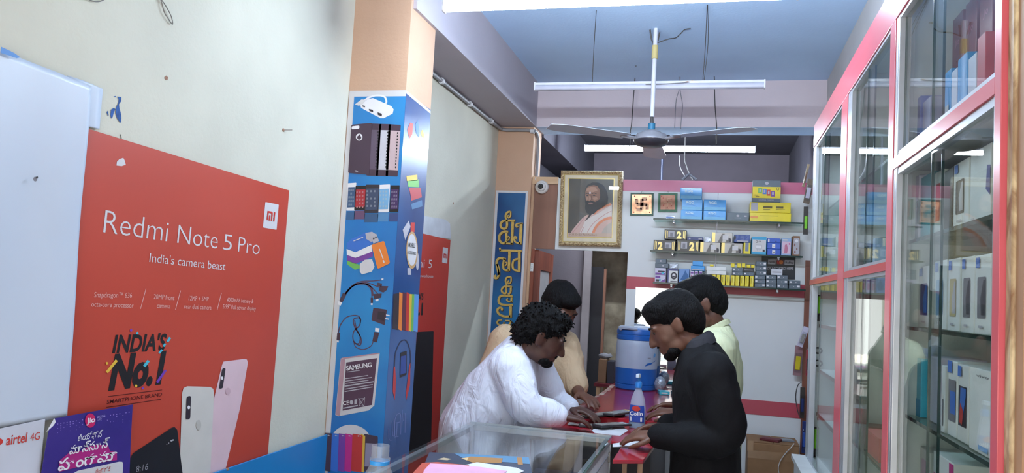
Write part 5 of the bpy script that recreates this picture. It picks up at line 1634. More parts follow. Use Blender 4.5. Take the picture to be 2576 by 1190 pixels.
for k in range(4):
    carton('stock_box', 'dark navy box inside the glass showcase, %s' % ('nearest', 'second nearest', 'third nearest', 'farthest')[k], 'box', (.26, .11, .13), mat('navy_stock_card', (34, 36, 56), .5), (-.54, 2.72 + k * .135, .669), random.uniform(-.06, .06), 'dark boxes inside the showcase', front=[(I_GREY, [R4(.2, .4, .8, .6)])])

# books and papers on the showcase
b0 = [onZ(1052, 1184, ZT + .03), onZ(1080, 1137, ZT + .03), onZ(1330, 1150, ZT + .03), onZ(1318, 1190, ZT + .03)]
cb = (b0[0] + b0[1] + b0[2] + b0[3]) / 4
ax = (b0[2] - b0[1]); ax.z = 0
wb = ax.length
ang = math.atan2(ax.y, ax.x)
ay = Vector((-math.sin(ang), math.cos(ang), 0))
bk = thing('notebook', 'thick worn book with a pencil on its dark blue cover, lying on the glass showcase', 'book', (b0[1] + b0[2]) / 2 - ay * .13 - Vector((0, 0, .029)), ang)
B(-wb / 2 + .004, wb / 2 - .006, -.128, .126, .003, .026).obj('page_block', mat('worn_pages', (206, 196, 176), .8, var=.15, vscale=80), bk)
B(-wb / 2, wb / 2, -.13, .13, 0, .0028).obj('back_cover', M_BROWNBX, bk)
cv = B(-wb / 2, wb / 2, -.13, .13, .0262, .0285).obj('front_cover', mat('print_book_blue', (58, 70, 92), .4, var=.12, vscale=9), bk)


def bkp(name, pts, m, z=.0289):
    MB().add([((u - .5) * wb, (v - .5) * .26, z) for u, v in pts], [tuple(range(len(pts)))]).obj(name, m, cv)


bkp('cover_sky', [(.35, .75), (.55, .68), (1, .62), (1, 1), (.25, 1)], ink('book_sky', (90, 140, 176)))
bkp('printed_pencil', [(.33, .72), (.45, .52), (.72, .58), (.74, .85), (.42, .86)], ink('pencil_tan', (176, 126, 70)), .0292)
bkp('printed_pencil', [(.88, .55), (.93, .55), (.93, .95), (.88, .95)], ink('pencil_tan', ()), .0292)
bkp('pencil_tip', [(.33, .72), (.39, .62), (.4, .8)], ink('pencil_tip', (220, 190, 140)), .0294)
bkp('cover_label', [(.1, .6), (.2, .58), (.24, .66), (.16, .72)], ink('book_beige', (190, 170, 140)), .0292)
M_PINKP = mat('pink_paper', (236, 176, 206), .6)
M_REDF = mat('red_card_folder', (196, 84, 64), .55)
paper('red card folder under the pink sheet on the book', [(1040, 1190), (1062, 1166), (1100, 1164), (1180, 1172), (1170, 1200), (1040, 1204)], ZT + .031, M_REDF, 'card_folder', 'folder', .002)
paper('pink sheet lying on the red folder on the showcase', [(1066, 1185), (1082, 1167), (1150, 1170), (1210, 1176), (1275, 1186), (1240, 1215), (1060, 1212)], ZT + .034, M_PINKP)
paper('torn white sheets lying on the book', [(1165, 1172), (1200, 1164), (1300, 1178), (1318, 1186), (1296, 1196), (1180, 1190)], ZT + .0305, M_PAPER)

# clear plastic bottle in front
yb_ = 1.25
nb_ = onY(958, 1121, yb_)
pb = thing('plastic_bottle', 'open clear plastic bottle with blue neck ring at the near end of the showcase', 'bottle', (nb_.x, yb_, ZT + .0008))
hb = nb_.z - ZT
M_PET = milky('clear_pet', (214, 222, 232), .16, .05)
prof = [(0, .004), (.02, .001), (.034, 0), (.037, .006), (.037, .05), (.0355, .056), (.037, .062), (.037, .12), (.0355, .126), (.037, .132), (.037, hb - .105), (.036, hb - .09), (.030, hb - .065), (.022, hb - .045), (.0165, hb - .034),
        (.0150, hb - .03), (.0150, hb - .024), (.0172, hb - .0235), (.0172, hb - .021), (.0142, hb - .0205), (.0150, hb - .016), (.0142, hb - .013), (.0150, hb - .009), (.0142, hb - .006), (.0146, hb), (.0128, hb)]
MB().lathe(prof, 36).obj('bottle_shell', M_PET, pb, smooth=True)
MB().lathe([(.0152, hb - .031), (.0166, hb - .031), (.0168, hb - .025), (.0155, hb - .0245)], 32).obj('neck_ring', mat('neck_ring_blue', (40, 140, 214), .35), pb, smooth=True)
MB().lathe([(.0372, .07), (.0374, .07), (.0374, .118), (.0372, .118)], 32).obj('label_sheet', ink('bottle_label', (60, 120, 190)), pb, smooth=True)

# ------------------------------------------------------------------ cardboard box on the floor and what lies on it
yq = 4.80
q0, q1 = onY(1880, 1110, yq), onY(2014, 1112, yq)
zc = q0.z - .002
M_CARD = mat('brown_corrugated_card', (150, 112, 78), .8, var=.1, vscale=12)
cbx = thing('cardboard_box', 'large brown taped carton standing on the floor by the partition', 'box', ((q0.x + q1.x) / 2, yq + .13, 0))
hw = (q1.x - q0.x) / 2 - .004
B(-hw, hw, -.13, .13, .001, zc).obj('carton_body', M_CARD, cbx, bevel=.006)
B(-hw, .0 - .002, -.13, .13, zc + .0005, zc + .004).obj('flap', M_CARD, cbx)
B(.002, hw, -.13, .13, zc + .0005, zc + .004).obj('flap', M_CARD, cbx)
B(-hw, hw, -.132, -.1305, zc - .09, zc - .045).obj('tape', mat('shiny_brown_tape', (160, 124, 92), .2), cbx)
B(-hw - .003, -hw + .03, -.133, -.128, zc - .05, zc + .006).obj('torn_corner', mat('torn_card', (176, 140, 106), .9), cbx)
zz = zc + .0045
wl = thing('wallet', 'dark red wallet lying on the large carton', 'wallet', onZ(1940, 1111, zz) + Vector((0, .03, 0)), -.35)
B(-.055, .055, -.038, .038, 0, .012).obj('wallet_body', mat('maroon_leather', (96, 24, 36), .5), wl, bevel=.003)
B(-.052, .052, -.039, .036, .0122, .014).obj('flap', mat('maroon_leather_b', (110, 30, 42), .5), wl)
ph_ = thing('mobile_phone', 'grey phone lying on the large carton, plugged to a white cable', 'phone', onZ(1982, 1112, zz) + Vector((0, .035, 0)), .1)
B(-.04, .035, -.034, .034, 0, .008).obj('phone_body', mat('grey_phone', (120, 124, 134), .25), ph_, bevel=.003)
B(-.035, .030, -.030, .030, .0082, .0088).obj('screen', mat('phone_glass', (70, 76, 88), .08), ph_)
cable('charging_cable', 'white charging cable hanging over the front of the large carton', [onY(1998, 1116, yq - .012), onY(1990, 1126, yq - .02), onY(1975, 1142, yq - .015), onY(1963, 1160, yq - .012), onY(1958, 1178, yq - .012), onY(1962, 1200, yq - .012)], .0025, mat('white_cable', (214, 210, 206), .5))

# ------------------------------------------------------------------ tall glass cabinet along the right wall
M_PFR = mat('pink_cabinet_laminate', (206, 88, 100), .3, var=.05, vscale=4, coat=.2)
M_RFR = mat('red_cabinet_laminate', (190, 58, 58), .3, var=.05, vscale=4, coat=.2)
M_CABW = mat('cabinet_white_lining', (222, 226, 224), .5)
M_PANE = glass('cabinet_pane', (.93, .965, .955), 1.55)
M_PEDGE = mat('pane_green_edge', (30, 62, 60), .15, coat=.4)
CB = thing('display_cabinet', 'tall pink framed glass cabinet along the right wall', 'cabinet', (XC + .1, 2.5, 0))


def cb(name, m, *a, **k):
    return wpart(B(*a), name, m, CB, **k)


KS = XC / .53                  # the cabinet was measured for a front at .53


def yv(v):
    return v * KS


def zv(v):
    return 1.5 + (v - 1.5) * KS


YN, YFAR = yv(1.712), yv(4.872)
ZL = zv(.66)                   # ledge of the base unit
Zt0, Zt1 = zv(2.440), zv(2.572)
DV1, DV2 = yv(2.70), yv(3.68)  # dividers between the bays
for y0, y1, m in ((1.712, 1.750, M_PFR), (2.690, 2.768, M_PFR), (3.632, 3.800, M_PFR)):
    cb('post', m, XC, XC + .03, yv(y0), yv(y1), ZL + .001, Zt0 - .0005, bevel=.001)
cb('top_rail', M_PFR, XC, XC + .03, YN, YFAR, Zt0, Zt1, bevel=.001)
cb('middle_rail', M_PFR, XC, XC + .03, yv(1.7505), yv(2.6895), zv(1.951), zv(1.986))
cb('middle_rail', M_RFR, XC, XC + .03, yv(2.7685), yv(3.6315), zv(1.636), zv(1.664))
cb('middle_rail', M_RFR, XC, XC + .03, yv(3.8005), YFAR, zv(1.636), zv(1.664))
# aluminium uprights and tracks
for y0, y1 in ((2.668, 2.6895), (2.642, 2.664), (3.582, 3.628), (3.532, 3.578), (4.76, 4.80), (4.815, 4.872), (1.7505, 1.762)):
    cb('upright', M_ALU, XC + .002, XC + .026, yv(y0), yv(y1), ZL + .002, Zt0 - .001, bevel=.0015)
for y0, y1, z0, z1 in ((1.763, 2.641, 1.930, 1.9505), (1.763, 2.641, 1.9865, 2.000), (2.769, 3.531, 1.622, 1.6355), (2.769, 3.531, 1.6645, 1.676), (3.801, 4.759, 1.622, 1.6355), (3.801, 4.759, 1.6645, 1.676),
                       (1.763, 2.641, 2.428, 2.4395), (2.769, 3.531, 2.428, 2.4395), (3.801, 4.759, 2.428, 2.4395), (1.763, 2.641, .661, .674), (2.769, 3.531, .661, .674), (3.801, 4.759, .661, .674)):
    cb('track', M_ALU, XC + .004, XC + .027, yv(y0), yv(y1), zv(z0), zv(z1))
# carcass
cb('back_panel', M_CABW, XR - .012, XR - .002, YN, YFAR, ZL, Zt1)
cb('top_board', M_CABW, XC + .031, XR - .013, YN, YFAR, Zt1 - .02, Zt1)
for y0 in (DV1, DV2):
    cb('divider', M_CABW, XC + .031, XR - .0125, y0, y0 + .012, ZL, Zt1 - .021)
cb('end_panel', M_CABW, XC + .031, XR - .0125, YFAR - .012, YFAR, ZL, Zt1 - .021)
cb('end_panel', M_CABW, XC + .031, XR - .0125, YN, YN + .012, ZL, Zt1 - .021)
cb('base_unit', M_WLAM, XC - .040, XR - .002, YN, YFAR + .016, .001, ZL - .02)
cb('base_ledge', mat('white_ledge', (214, 216, 216), .35), XC - .052, XR - .0125, YN, YFAR + .022, ZL - .0195, ZL)


def pane(y0, y1, z0, z1, tr):
    """sliding pane, sitting a little skew in its track"""
    k = math.tan(math.radians(.75))
    yc = (y0 + y1) / 2

    def skew(mb):
        mb.v = [(x - (y - yc) * k, y, z) for x, y, z in mb.v]
        return mb
    x = XC + .009 + .008 * tr
    p = wpart(skew(B(x, x + .004, y0, y1, z0, z1)), 'glass_pane', M_PANE, CB)
    for a, b in ((y0 - .0025, y0 - .0001), (y1 + .0001, y1 + .0025)):
        e = skew(B(x - .0004, x + .0044, a, b, z0, z1)).obj('pane_edge', M_PEDGE, None)
        e.parent = p
    return p


def yat(px, py):
    return onX(px, py, XC + .012).y


ys3, ys3b = yat(2361, 200), yat(2352, 800)
zt_a, zt_b, zt_c, zt_d = zv(2.001), zv(2.427), zv(.676), zv(1.929)
pane(yv(1.766), ys3 + .02, zt_a, zt_b, 0); pane(ys3, yv(2.638), zt_a, zt_b, 1)
pane(yv(1.766), ys3b + .02, zt_c, zt_d, 0); pane(ys3b, yv(2.638), zt_c, zt_d, 1)
zm_a, zm_b = zv(1.677), zv(1.621)
pane(yv(2.773), yv(3.20), zm_a, zt_b, 0); pane(yv(3.16), yv(3.527), zm_a, zt_b, 1)
pane(yv(2.773), yv(3.22), zt_c, zm_b, 0); pane(yv(3.17), yv(3.527), zt_c, zm_b, 1)
ysa = yat(2079, 450)
pane(yv(3.805), ysa + .02, zm_a, zt_b, 0); pane(ysa, yv(4.755), zm_a, zt_b, 1)
yo = yat(2064, 900)
pane(yv(3.805), yo, zt_c, zm_b, 0)

CEILS = []


def gshelf(y0, y1, z, x0=XC + .042):
    s = cb('shelf', M_GLS, x0, XR - .013, y0, y1, z - .006, z)
    e = B(x0 - .002, x0 - .0002, y0, y1, z - .007, z + .001).obj('shelf_edge', M_GEDGE, None)
    e.parent = s
    CEILS.append((y0, y1, z - .007))
    return z


def board(y0, y1, z0, z1):
    cb('shelf_board', M_CABW, XC + .031, XR - .0125, y0, y1, z0, z1)
    CEILS.append((y0, y1, z0))


ZS3 = [onX(2485, 846, XC + .040).z, onX(2479, 1160, XC + .040).z, onX(2489, 542, XC + .040).z]
ya3, yb3 = YN + .013, DV1 - .001
for z in ZS3:
    gshelf(ya3, yb3, z)
ZLOW = ZS3[1] - .185
gshelf(ya3, yb3, ZLOW)
board(ya3, yb3, zv(1.952), zv(1.978))
ZUP = zv(2.215)
cb('shelf', M_GLS, XC + .12, XR - .013, ya3, yb3, ZUP - .006, ZUP)
CEILS.append((ya3, yb3, Zt1 - .022))
ya2, yb2_ = DV1 + .013, DV2 - .001
board(ya2, yb2_, zv(1.64), zv(1.66))
ZB2 = zv(.955)
for z in (zv(2.05), zv(1.30), ZB2):
    gshelf(ya2, yb2_, z)
ya1, yb1 = DV2 + .013, YFAR - .013
board(ya1, yb1, zv(1.64), zv(1.66))
gshelf(ya1, yb1, zv(2.05))
M_BSH = wood('brown_shelf_edge', (110, 62, 48), (140, 84, 64), 8)
ZS1 = [onY(2057, y, YFAR - .02).z for y in (816, 928, 1038)]
for z in ZS1:
    cb('shelf_board', M_CABW, XC + .045, XR - .0125, ya1, yb1, z - .012, z)
    cb('shelf_lip', M_BSH, XC + .042, XC + .0448, ya1, yb1, z - .013, z + .001)

# wood grained panel on the end of the cabinet
M_WOODP = wood('wood_grain_print', (150, 112, 80), (232, 212, 172), 20, .5, axis=(1.0, 1, .45), lines=True)
we = thing('wood_panel', 'wood grained board at the right edge, on the end of the cabinet', 'board', (XC + .12, YN - .01, 0))
wpart(B(XC + .009, XR - .003, YN - .021, YN - .001, .001, 2.898), 'face_board', M_WOODP, we)
wpart(B(onY(2563, 600, YN - .03).x, XR + .05, YN - .05, YN - .0215, .001, 2.898), 'edge_batten', mat('brown_batten_paint', (170, 130, 100), .6), we)


# goods in the near bay: front face looks towards -x
RPL = []


def rbox(px0, px1, pyt, zbase, x, label, m, depth=.05, front=(), group=None, name='phone_box', lean=0.0, w=None):
    """box whose near face is at X=x, between image columns px0..px1, top at image row pyt"""
    pm = (px0 + px1) / 2
    ya, yb2 = onX(px1, pyt, x).y, onX(px0, pyt, x).y
    ztop = onX(pm, pyt, x).z
    dv = DV1 if px0 > 2245 else DV2
    yb2 = min(yb2, dv - .004)
    ya = min(ya, yb2 - .03)
    for (pa, pb_, pz) in RPL:
        if abs(pz - zbase) < .01 and ya < pb_ - .0005 and yb2 > pa + .0005:
            if (ya + yb2) / 2 > (pa + pb_) / 2:
                ya = pb_ + .001
            else:
                yb2 = pa - .001
    if yb2 - ya < .008:
        return None
    RPL.append((ya, yb2, zbase))
    tops = [c for c in CEILS if c[0] - .01 < ya < c[1] and c[2] > zbase + .02]
    if tops:
        ztop = min(ztop, min(c[2] for c in tops) - .004)
    h_ = ztop - zbase - .001
    return carton(name, label, 'box', (yb2 - ya - .001, depth, h_), m, (x + depth / 2, (ya + yb2) / 2, zbase + .0008), -math.pi / 2 + lean, group, front=front)


def phone_art(c1_, c2_, tab=I_BLU):
    return [(c1_, [rquad([(.18, .2), (.72, .2), (.72, .72), (.18, .72)], .1)], 'printed_phone'), (c2_, [[(.45, .24), (.68, .24), (.68, .68), (.58, .68), (.4, .45)]], 'printed_curve'), (tab, [R4(.1, .84, .34, .97)], 'blue_tab'), (I_LG, [R4(.3, .08, .6, .11)], 'small_print')]


def wbox(label, y0, y1, zb, h_, x=XC + .06, m=M_WHBX, depth=.06, front=(), group=None, lean=0.0, name='phone_box'):
    return carton(name, label, 'box', (y1 - y0, depth, h_), m, (x + depth / 2, (y0 + y1) / 2, zb + .0008), -math.pi / 2 + lean, group, front=front)


def Yx(px, py, x):
    return onX(px, py, x).y


xb = XC + .052
z1_, z2_, z0_ = ZS3[0], ZS3[1], ZS3[2]
# row on the middle shelf: tall white boxes with phone pictures, seen from their near ends
for i, (a, b, art, lb_) in enumerate(((2420, 2452, (I_GREY, I_DK), 'white phone box with curved grey print, second nearest on the middle cabinet shelf'), (2454, 2494, (I_GREY, I_DK), 'white phone box with curved grey print at the near end of the middle cabinet shelf'),
                                     (2386, 2416, (ink('box_gold', (190, 170, 120)), I_LG), 'white phone box with golden print on the middle cabinet shelf'), (2352, 2383, (ink('box_skyp', (130, 170, 210)), I_BLU), 'white phone box with pale blue print on the middle cabinet shelf'),
                                     (2302, 2345, (I_NAVY, I_BLU), 'white phone box with navy print on the middle cabinet shelf'))):
    rbox(a, b, (645, 640, 650, 655, 670)[i], z1_, xb + .01 * (i > 1), lb_, M_WHBX, .09, phone_art(*art), 'phone boxes on the middle cabinet shelf')
rbox(2256, 2292, 700, z1_, xb + .03, 'plain cream box at the far end of the middle cabinet shelf', M_LILBX, .08, [(GOLDI, [R4(.55, .1, .7, .8)])])
# upper row
for i, (a, b, top, lb_, m, fr) in enumerate((
        (2442, 2494, 372, 'tall white box with small print nearest on the upper cabinet shelf', M_WHBX, [('text', I_GREY, 'LAVA', .35, .9, .75, .03, 0), (I_NAVY, [[(.8, .4), (1, .3), (1, .7), (.85, .72)]]), ('text', I_GREY, '5R', .1, .03, .3, .03, 0)]),
        (2400, 2438, 405, 'white and dark box with phone picture second on the upper cabinet shelf', M_WHBX, phone_art(I_DK, I_LG)),
        (2376, 2398, 425, 'slim black box on the upper cabinet shelf', M_DARKBX, []),
        (2352, 2373, 430, 'white box with red picture on the upper cabinet shelf', M_WHBX, [(I_RED, [R4(.2, .2, .7, .8)])]),
        (2318, 2349, 438, 'teal box on the upper cabinet shelf', mat('card_teal', (70, 140, 150), .4), []),
        (2270, 2312, 452, 'pale grey box at the far end of the upper cabinet shelf', M_LILBX, [(I_GREY, [R4(.2, .5, .8, .6)])]))):
    rbox(a, b, top, z0_, xb, lb_, m, .09, fr)
# lower row
rbox(2440, 2492, 928, z2_, xb, 'white vivo phone box standing nearest on the lower cabinet shelf'.replace('vivo ', ''), M_WHBX, .10, [('text', I_GREY, 'vivo', .35, .9, .95, .035, .01), (ink('box_skyp', ()), [R4(.5, .04, .95, .1)])])
rbox(2411, 2438, 918, z2_, xb + .005, 'white phone box with red and blue phone picture on the lower cabinet shelf', M_WHBX, .10, [(I_DK, [R4(.1, .2, .85, .72)], 'printed_phone'), (I_BLU, [[(.2, .25), (.5, .25), (.8, .6), (.8, .7), (.3, .7)]], 'printed_curve'), (I_RED, [[(.2, .25), (.5, .22), (.6, .4), (.3, .5)]], 'printed_curve'), (I_BLU, [R4(.05, .84, .4, .98)], 'blue_tab')])
rbox(2386, 2409, 908, z2_, xb + .005, 'white phone box with blue phone picture on the lower cabinet shelf', M_WHBX, .10, [(I_GREY, [R4(.1, .2, .9, .75)], 'printed_phone'), (I_BLU, [R4(.3, .3, .9, .6)], 'printed_curve'), (I_BLU, [R4(.0, .84, .5, 1)], 'blue_tab')])
rbox(2369, 2383, 920, z2_, xb, 'slim white box with barcode strip on the lower cabinet shelf', M_WHBX, .10, [(I_GREY, [R4(.35, .1, .65, .5)])])
rbox(2334, 2366, 896, z2_, xb + .02, 'cream box standing behind the pane edge on the lower cabinet shelf', M_LILBX, .09)
rbox(2296, 2318, 900, z2_, xb + .01, 'cyan box standing on the lower cabinet shelf', mat('card_bright_cyan', (70, 190, 220), .35), .09, [(ink('cyan_deep', (30, 150, 200)), [R4(.0, .0, 1, .3)])])
rbox(2262, 2292, 900, z2_, xb + .02, 'faded pale cyan box at the far end of the lower cabinet shelf', mat('card_pale_cyan', (150, 206, 214), .4), .08)
z3_ = ZLOW
rbox(2306, 2340, 1128, z3_, xb + .02, 'white and pink box on the bottom cabinet shelf', M_WHBX, .09, [(ink('box_pinkish', ()), [R4(.2, .0, 1, .8)])])
rbox(2348, 2400, 1150, z3_, xb, 'white box with magenta corner on the bottom cabinet shelf', M_WHBX, .09, [(I_MAG, [R4(.8, .8, 1, .98)]), (ink('box_rose', ()), [R4(.05, .05, .7, .7)])])
rbox(2262, 2300, 1120, z3_, xb + .02, 'cream carton at the far end of the bottom cabinet shelf', M_LILBX, .09)
# top compartment
M_REDBX = mat('card_dark_red', (150, 44, 56), .4)
zt_, zu_ = zv(1.978) + .0005, ZUP + .0005
for a, b, top, lb_, m, fr in ((2292, 2312, 254, 'sky blue box at the far end of the top compartment', M_BLUEBX, []), (2373, 2393, 180, 'slim sky blue box in the top compartment', M_SKYBX, [(I_LG, [R4(.2, .3, .8, .5)])]),
                            (2410, 2433, 140, 'tall sky blue box second nearest in the top compartment', M_SKYBX, []), (2394, 2408, 175, 'lilac box between blue boxes in the top compartment', M_LILBX, []), (2436, 2456, 140, 'pale lilac box in the top compartment', M_LILBX, []),
                            (2459, 2479, 88, 'bright red box nearest in the top compartment', mat('card_red', (210, 60, 70), .35), []), (2322, 2340, 250, 'violet grey box in the top compartment', mat('card_violet_grey', (140, 140, 170), .4), [])):
    rbox(a, b, top, zt_, xb, lb_, m, .06, fr)
for k, lb_ in enumerate(('dark red box at the far end of the cabinet top shelf', 'dark red box second on the cabinet top shelf', 'dark red box nearest on the cabinet top shelf')):
    wbox(lb_, DV1 - .085 - .1 * k, DV1 - .006 - .1 * k, zu_, .16, XC + .125, M_REDBX, .07, [('text', I_PNK, 'Jio', .3, .55, .7, .1, .02)])
# second bay
rbox(2178, 2212, 1090, ZB2 + .0003, XC + .05, 'coral red box on the low shelf of the second bay', mat('card_coral', (214, 92, 92), .35), .1, [(ink('coral_line', (230, 150, 140)), [R4(.05, .93, .95, .96), R4(.05, .03, .95, .06)])], name='gift_box')
rbox(2140, 2172, 1060, ZB2 + .0003, XC + .06, 'maroon box further along the low shelf of the second bay', M_REDBX, .1, name='gift_box')
for i, (a, b) in enumerate(((DV1 + .03, DV1 + .11), (DV1 + .14, DV1 + .22))):
    wbox(('dark speckled pouch card at the near side of the second bay', 'dark speckled pouch card further in the second bay')[i], a, b, zv(1.66) + .0005, .27, XC + .10 + .03 * i, mat('dark_pouch_card', (74, 58, 66), .4), .03,
         [(I_LG, [E4(.3, .1 + .13 * k, .05, .018, 10) for k in range(7)] + [E4(.7, .1 + .13 * k, .05, .018, 10) for k in range(7)], 'punched_hole')], name='pouch_card')
wbox('pale blue carton lying in the second bay', DV2 - .22, DV2 - .05, zv(1.66) + .0005, .1, XC + .06, mat('card_pale_blue_b', (170, 190, 214), .4), .12, name='carton')
# far bay goods behind the open door
M_LIME = mat('lime_plastic', (130, 214, 40), .4)


def pack(px0, px1, py0, py1, label, m, mm_):
    """pack hung on the inside of the far end panel"""
    y = YFAR - .0125
    a, b = onY(px0, py1, y), onY(px1, py0, y)
    c = onY((px0 + px1) / 2, py1, y)
    x0_ = max(a.x, XC + .032)
    w_ = max(.02, b.x - x0_)
    h_ = onY((px0 + px1) / 2, py0, y).z - c.z
    t = thing('accessory_pack', label, 'pack', (x0_ + w_ / 2, y, c.z))
    B(-w_ / 2, w_ / 2, -.0035, -.0002, 0, h_).obj('backing_card', m, t)
    B(-w_ * .42, w_ * .42, -.022, -.0038, h_ * .3, h_ * .95).obj('moulded_body', mm_, t, bevel=.004)
    B(-w_ * .3, w_ * .3, -.012, -.0038, h_ * .04, h_ * .25).obj('clip', M_DARKBX, t, bevel=.002)
    return t


pack(2050, 2066, 742, 808, 'lime green and black accessory pack hanging high in the far bay', M_DARKBX, M_LIME)
pack(2044, 2060, 1074, 1150, 'lime green accessory pack hanging low in the far bay', M_DARKBX, M_LIME)
for k, py in enumerate((882, 914)):
    c0 = onY(2058, py, YFAR - .0175)
    ring = [c0 + Vector((.016 * math.cos(a), 0, .012 * math.sin(a))) for a in [2 * math.pi * i / 16 for i in range(17)]]
    o = MB().tube(ring, .0035, 8).obj('earphone_coil', M_WIRE, smooth=True)
    tag(o, ('small black cable loop on the far bay lining, upper one', 'small black cable loop on the far bay lining, lower one')[k], 'cable', 'black cable loops')
wbox('slate carton in the far bay top compartment', DV2 + .1, DV2 + .28, zv(1.66) + .0005, .09, XC + .07, M_GREYBX, .12, name='carton')
wbox('white carton in the far bay top compartment', DV2 + .4, DV2 + .56, zv(1.66) + .0005, .13, XC + .07, M_WHBX, .12, name='carton')

# brown board and hanging packs between cabinet and partition
bo = thing('brown_board', 'narrow brown board on the partition behind the hanging packs', 'board', (.52, YP - .012, .9))
x0b = onY(2022, 800, YP - .01).x
wpart(B(x0b, x0b + .05, YP - .016, YP - .004, .62, onY(2028, 655, YP - .01).z), 'board', M_BSH, bo)


def hang(px, y0, y1, w, label, m, y=4.99, band=None, tilt=0.0, cat='pack', name='hanging_pack', film=True):
    a, b = onY(px - w / 2, y1, y), onY(px + w / 2, y0, y)
    c = onY(px, y1, y)
    t = thing(name, label, cat, ((a.x + b.x) / 2, y, c.z), 0)
    hh = b.z - c.z
    t.rotation_euler = (0, tilt, 0)
    w_ = (b.x - a.x)
    B(-w_ / 2, w_ / 2, -.004, .004, 0, hh).obj('backing_card', m, t, bevel=.001)
    if film:
        B(-w_ * .42, w_ * .42, -.018, -.0045, hh * .1, hh * .75).obj('blister', M_CLEARP, t, bevel=.004)
    B(-w_ * .32, w_ * .32, -.014, -.005, hh * .2, hh * .65).obj('goods', band or M_DARKBX, t, bevel=.003)
    MB().tube([(0, .0, hh - .004), (0, .05, hh + .004), (0, .098 - (y - 4.99), hh + .004)], .0015, 6).obj('hook', M_CHROME, t)
    return t


hang(2027, 520, 590, 14, 'lime green accessory pack hanging by the corner of the partition', M_DARKBX, band=M_LIME, film=False)
hang(2029, 450, 512, 18, 'grey fanned card pack hanging at the top of the corner', mat('card_grey_brown', (120, 106, 92), .6), band=M_LILBX, tilt=.15)
hang(2021, 412, 470, 8, 'slim tan card hanging behind the grey fanned pack', mat('card_tan', (170, 150, 120), .6), y=5.03, band=M_BROWNBX, tilt=.2)
hang(2012, 820, 872, 16, 'clear bagged silver pack hanging in the corner, uppermost of the lower group', M_LILBX, band=M_SILBX, tilt=.3)
hang(2005, 870, 945, 22, 'pink and yellow bagged packs hanging in the corner', mat('card_dull_pink', (150, 110, 116), .5), y=5.04, band=M_YELBX, tilt=.06)
hang(2032, 880, 945, 12, 'maroon bagged pack hanging in the corner', M_REDBX, y=4.90, band=M_DARKBX, tilt=.0)
hang(2018, 975, 1052, 14, 'dark bagged pack hanging low in the corner', M_DARKBX, band=M_NAVYBX)
hang(2022, 1060, 1140, 12, 'navy bagged pack hanging lowest in the corner', M_NAVYBX, y=4.97, band=M_BLUEBX)
cable('hanging_lead', 'black lead hanging in a loop from the corner packs', [onY(x, y, 4.96) for x, y in ((2016, 962), (2008, 968), (2003, 985), (2002, 1005), (2006, 1030), (2010, 1045))], .003, M_WIRE)

# ------------------------------------------------------------------ people
def remesh(mb, voxel, smooth=6, factor=.5):
    me = bpy.data.meshes.new('form')
    me.from_pydata(mb.v, [], mb.f)
    o = bpy.data.objects.new('form', me)
    COL.objects.link(o)
    r = o.modifiers.new('r', 'REMESH')
    r.mode = 'VOXEL'
    r.voxel_size = voxel
    r.use_smooth_shade = True
    if smooth:
        s = o.modifiers.new('s', 'SMOOTH')
        s.iterations = smooth
        s.factor = factor
    dg = bpy.context.evaluated_depsgraph_get()
    out = bpy.data.meshes.new_from_object(o.evaluated_get(dg))
    bpy.data.objects.remove(o)
    bpy.data.meshes.remove(me)
    for p in out.polygons:
        p.use_smooth = True
    return out


def loft(mb, rings, n=28, pw=2.4):
    """closed body through elliptical rings: (centre, side axis, front axis) with axes as scaled vectors"""
    vs, fs = [], []
    for c, a, b in rings:
        c, a, b = Vector(c), Vector(a), Vector(b)
        for k in range(n):
            q = 2 * math.pi * k / n
            cx, sx = math.cos(q), math.sin(q)
            e = 2 / pw
            vs.append(c + a * math.copysign(abs(cx) ** e, cx) + b * math.copysign(abs(sx) ** e, sx))
    for i in range(len(rings) - 1):
        for k in range(n):
            k2 = (k + 1) % n
            fs.append((i * n + k, i * n + k2, (i + 1) * n + k2, (i + 1) * n + k))
    fs.append(tuple(range(n - 1, -1, -1)))
    fs.append(tuple((len(rings) - 1) * n + k for k in range(n)))
    mb.add(vs, fs)


def limb(mb, pts, rs, n=16):
    """tapered limb with round ends"""
    P = [Vector(p) for p in pts]
    sp = spline(P, 6) if len(P) > 2 else [P[0].lerp(P[1], k / 6) for k in range(7)]
    m = len(sp) - 1
    rr = []
    for i in range(len(sp)):
        t = i / m * (len(rs) - 1)
        k = min(int(t), len(rs) - 2)
        rr.append(rs[k] + (rs[k + 1] - rs[k]) * (t - k))
    mb.tube(sp, rr, n)
    for q, r in ((sp[0], rr[0]), (sp[-1], rr[-1])):
        mb.ellip(q, (r, r, r), 12, 8)


def frame(f, u):
    f = Vector(f).normalized()
    u = Vector(u)
    u = (u - f * u.dot(f)).normalized()
    r = f.cross(u)           # right hand side of the head
    return Matrix((r, f, u)).transposed()


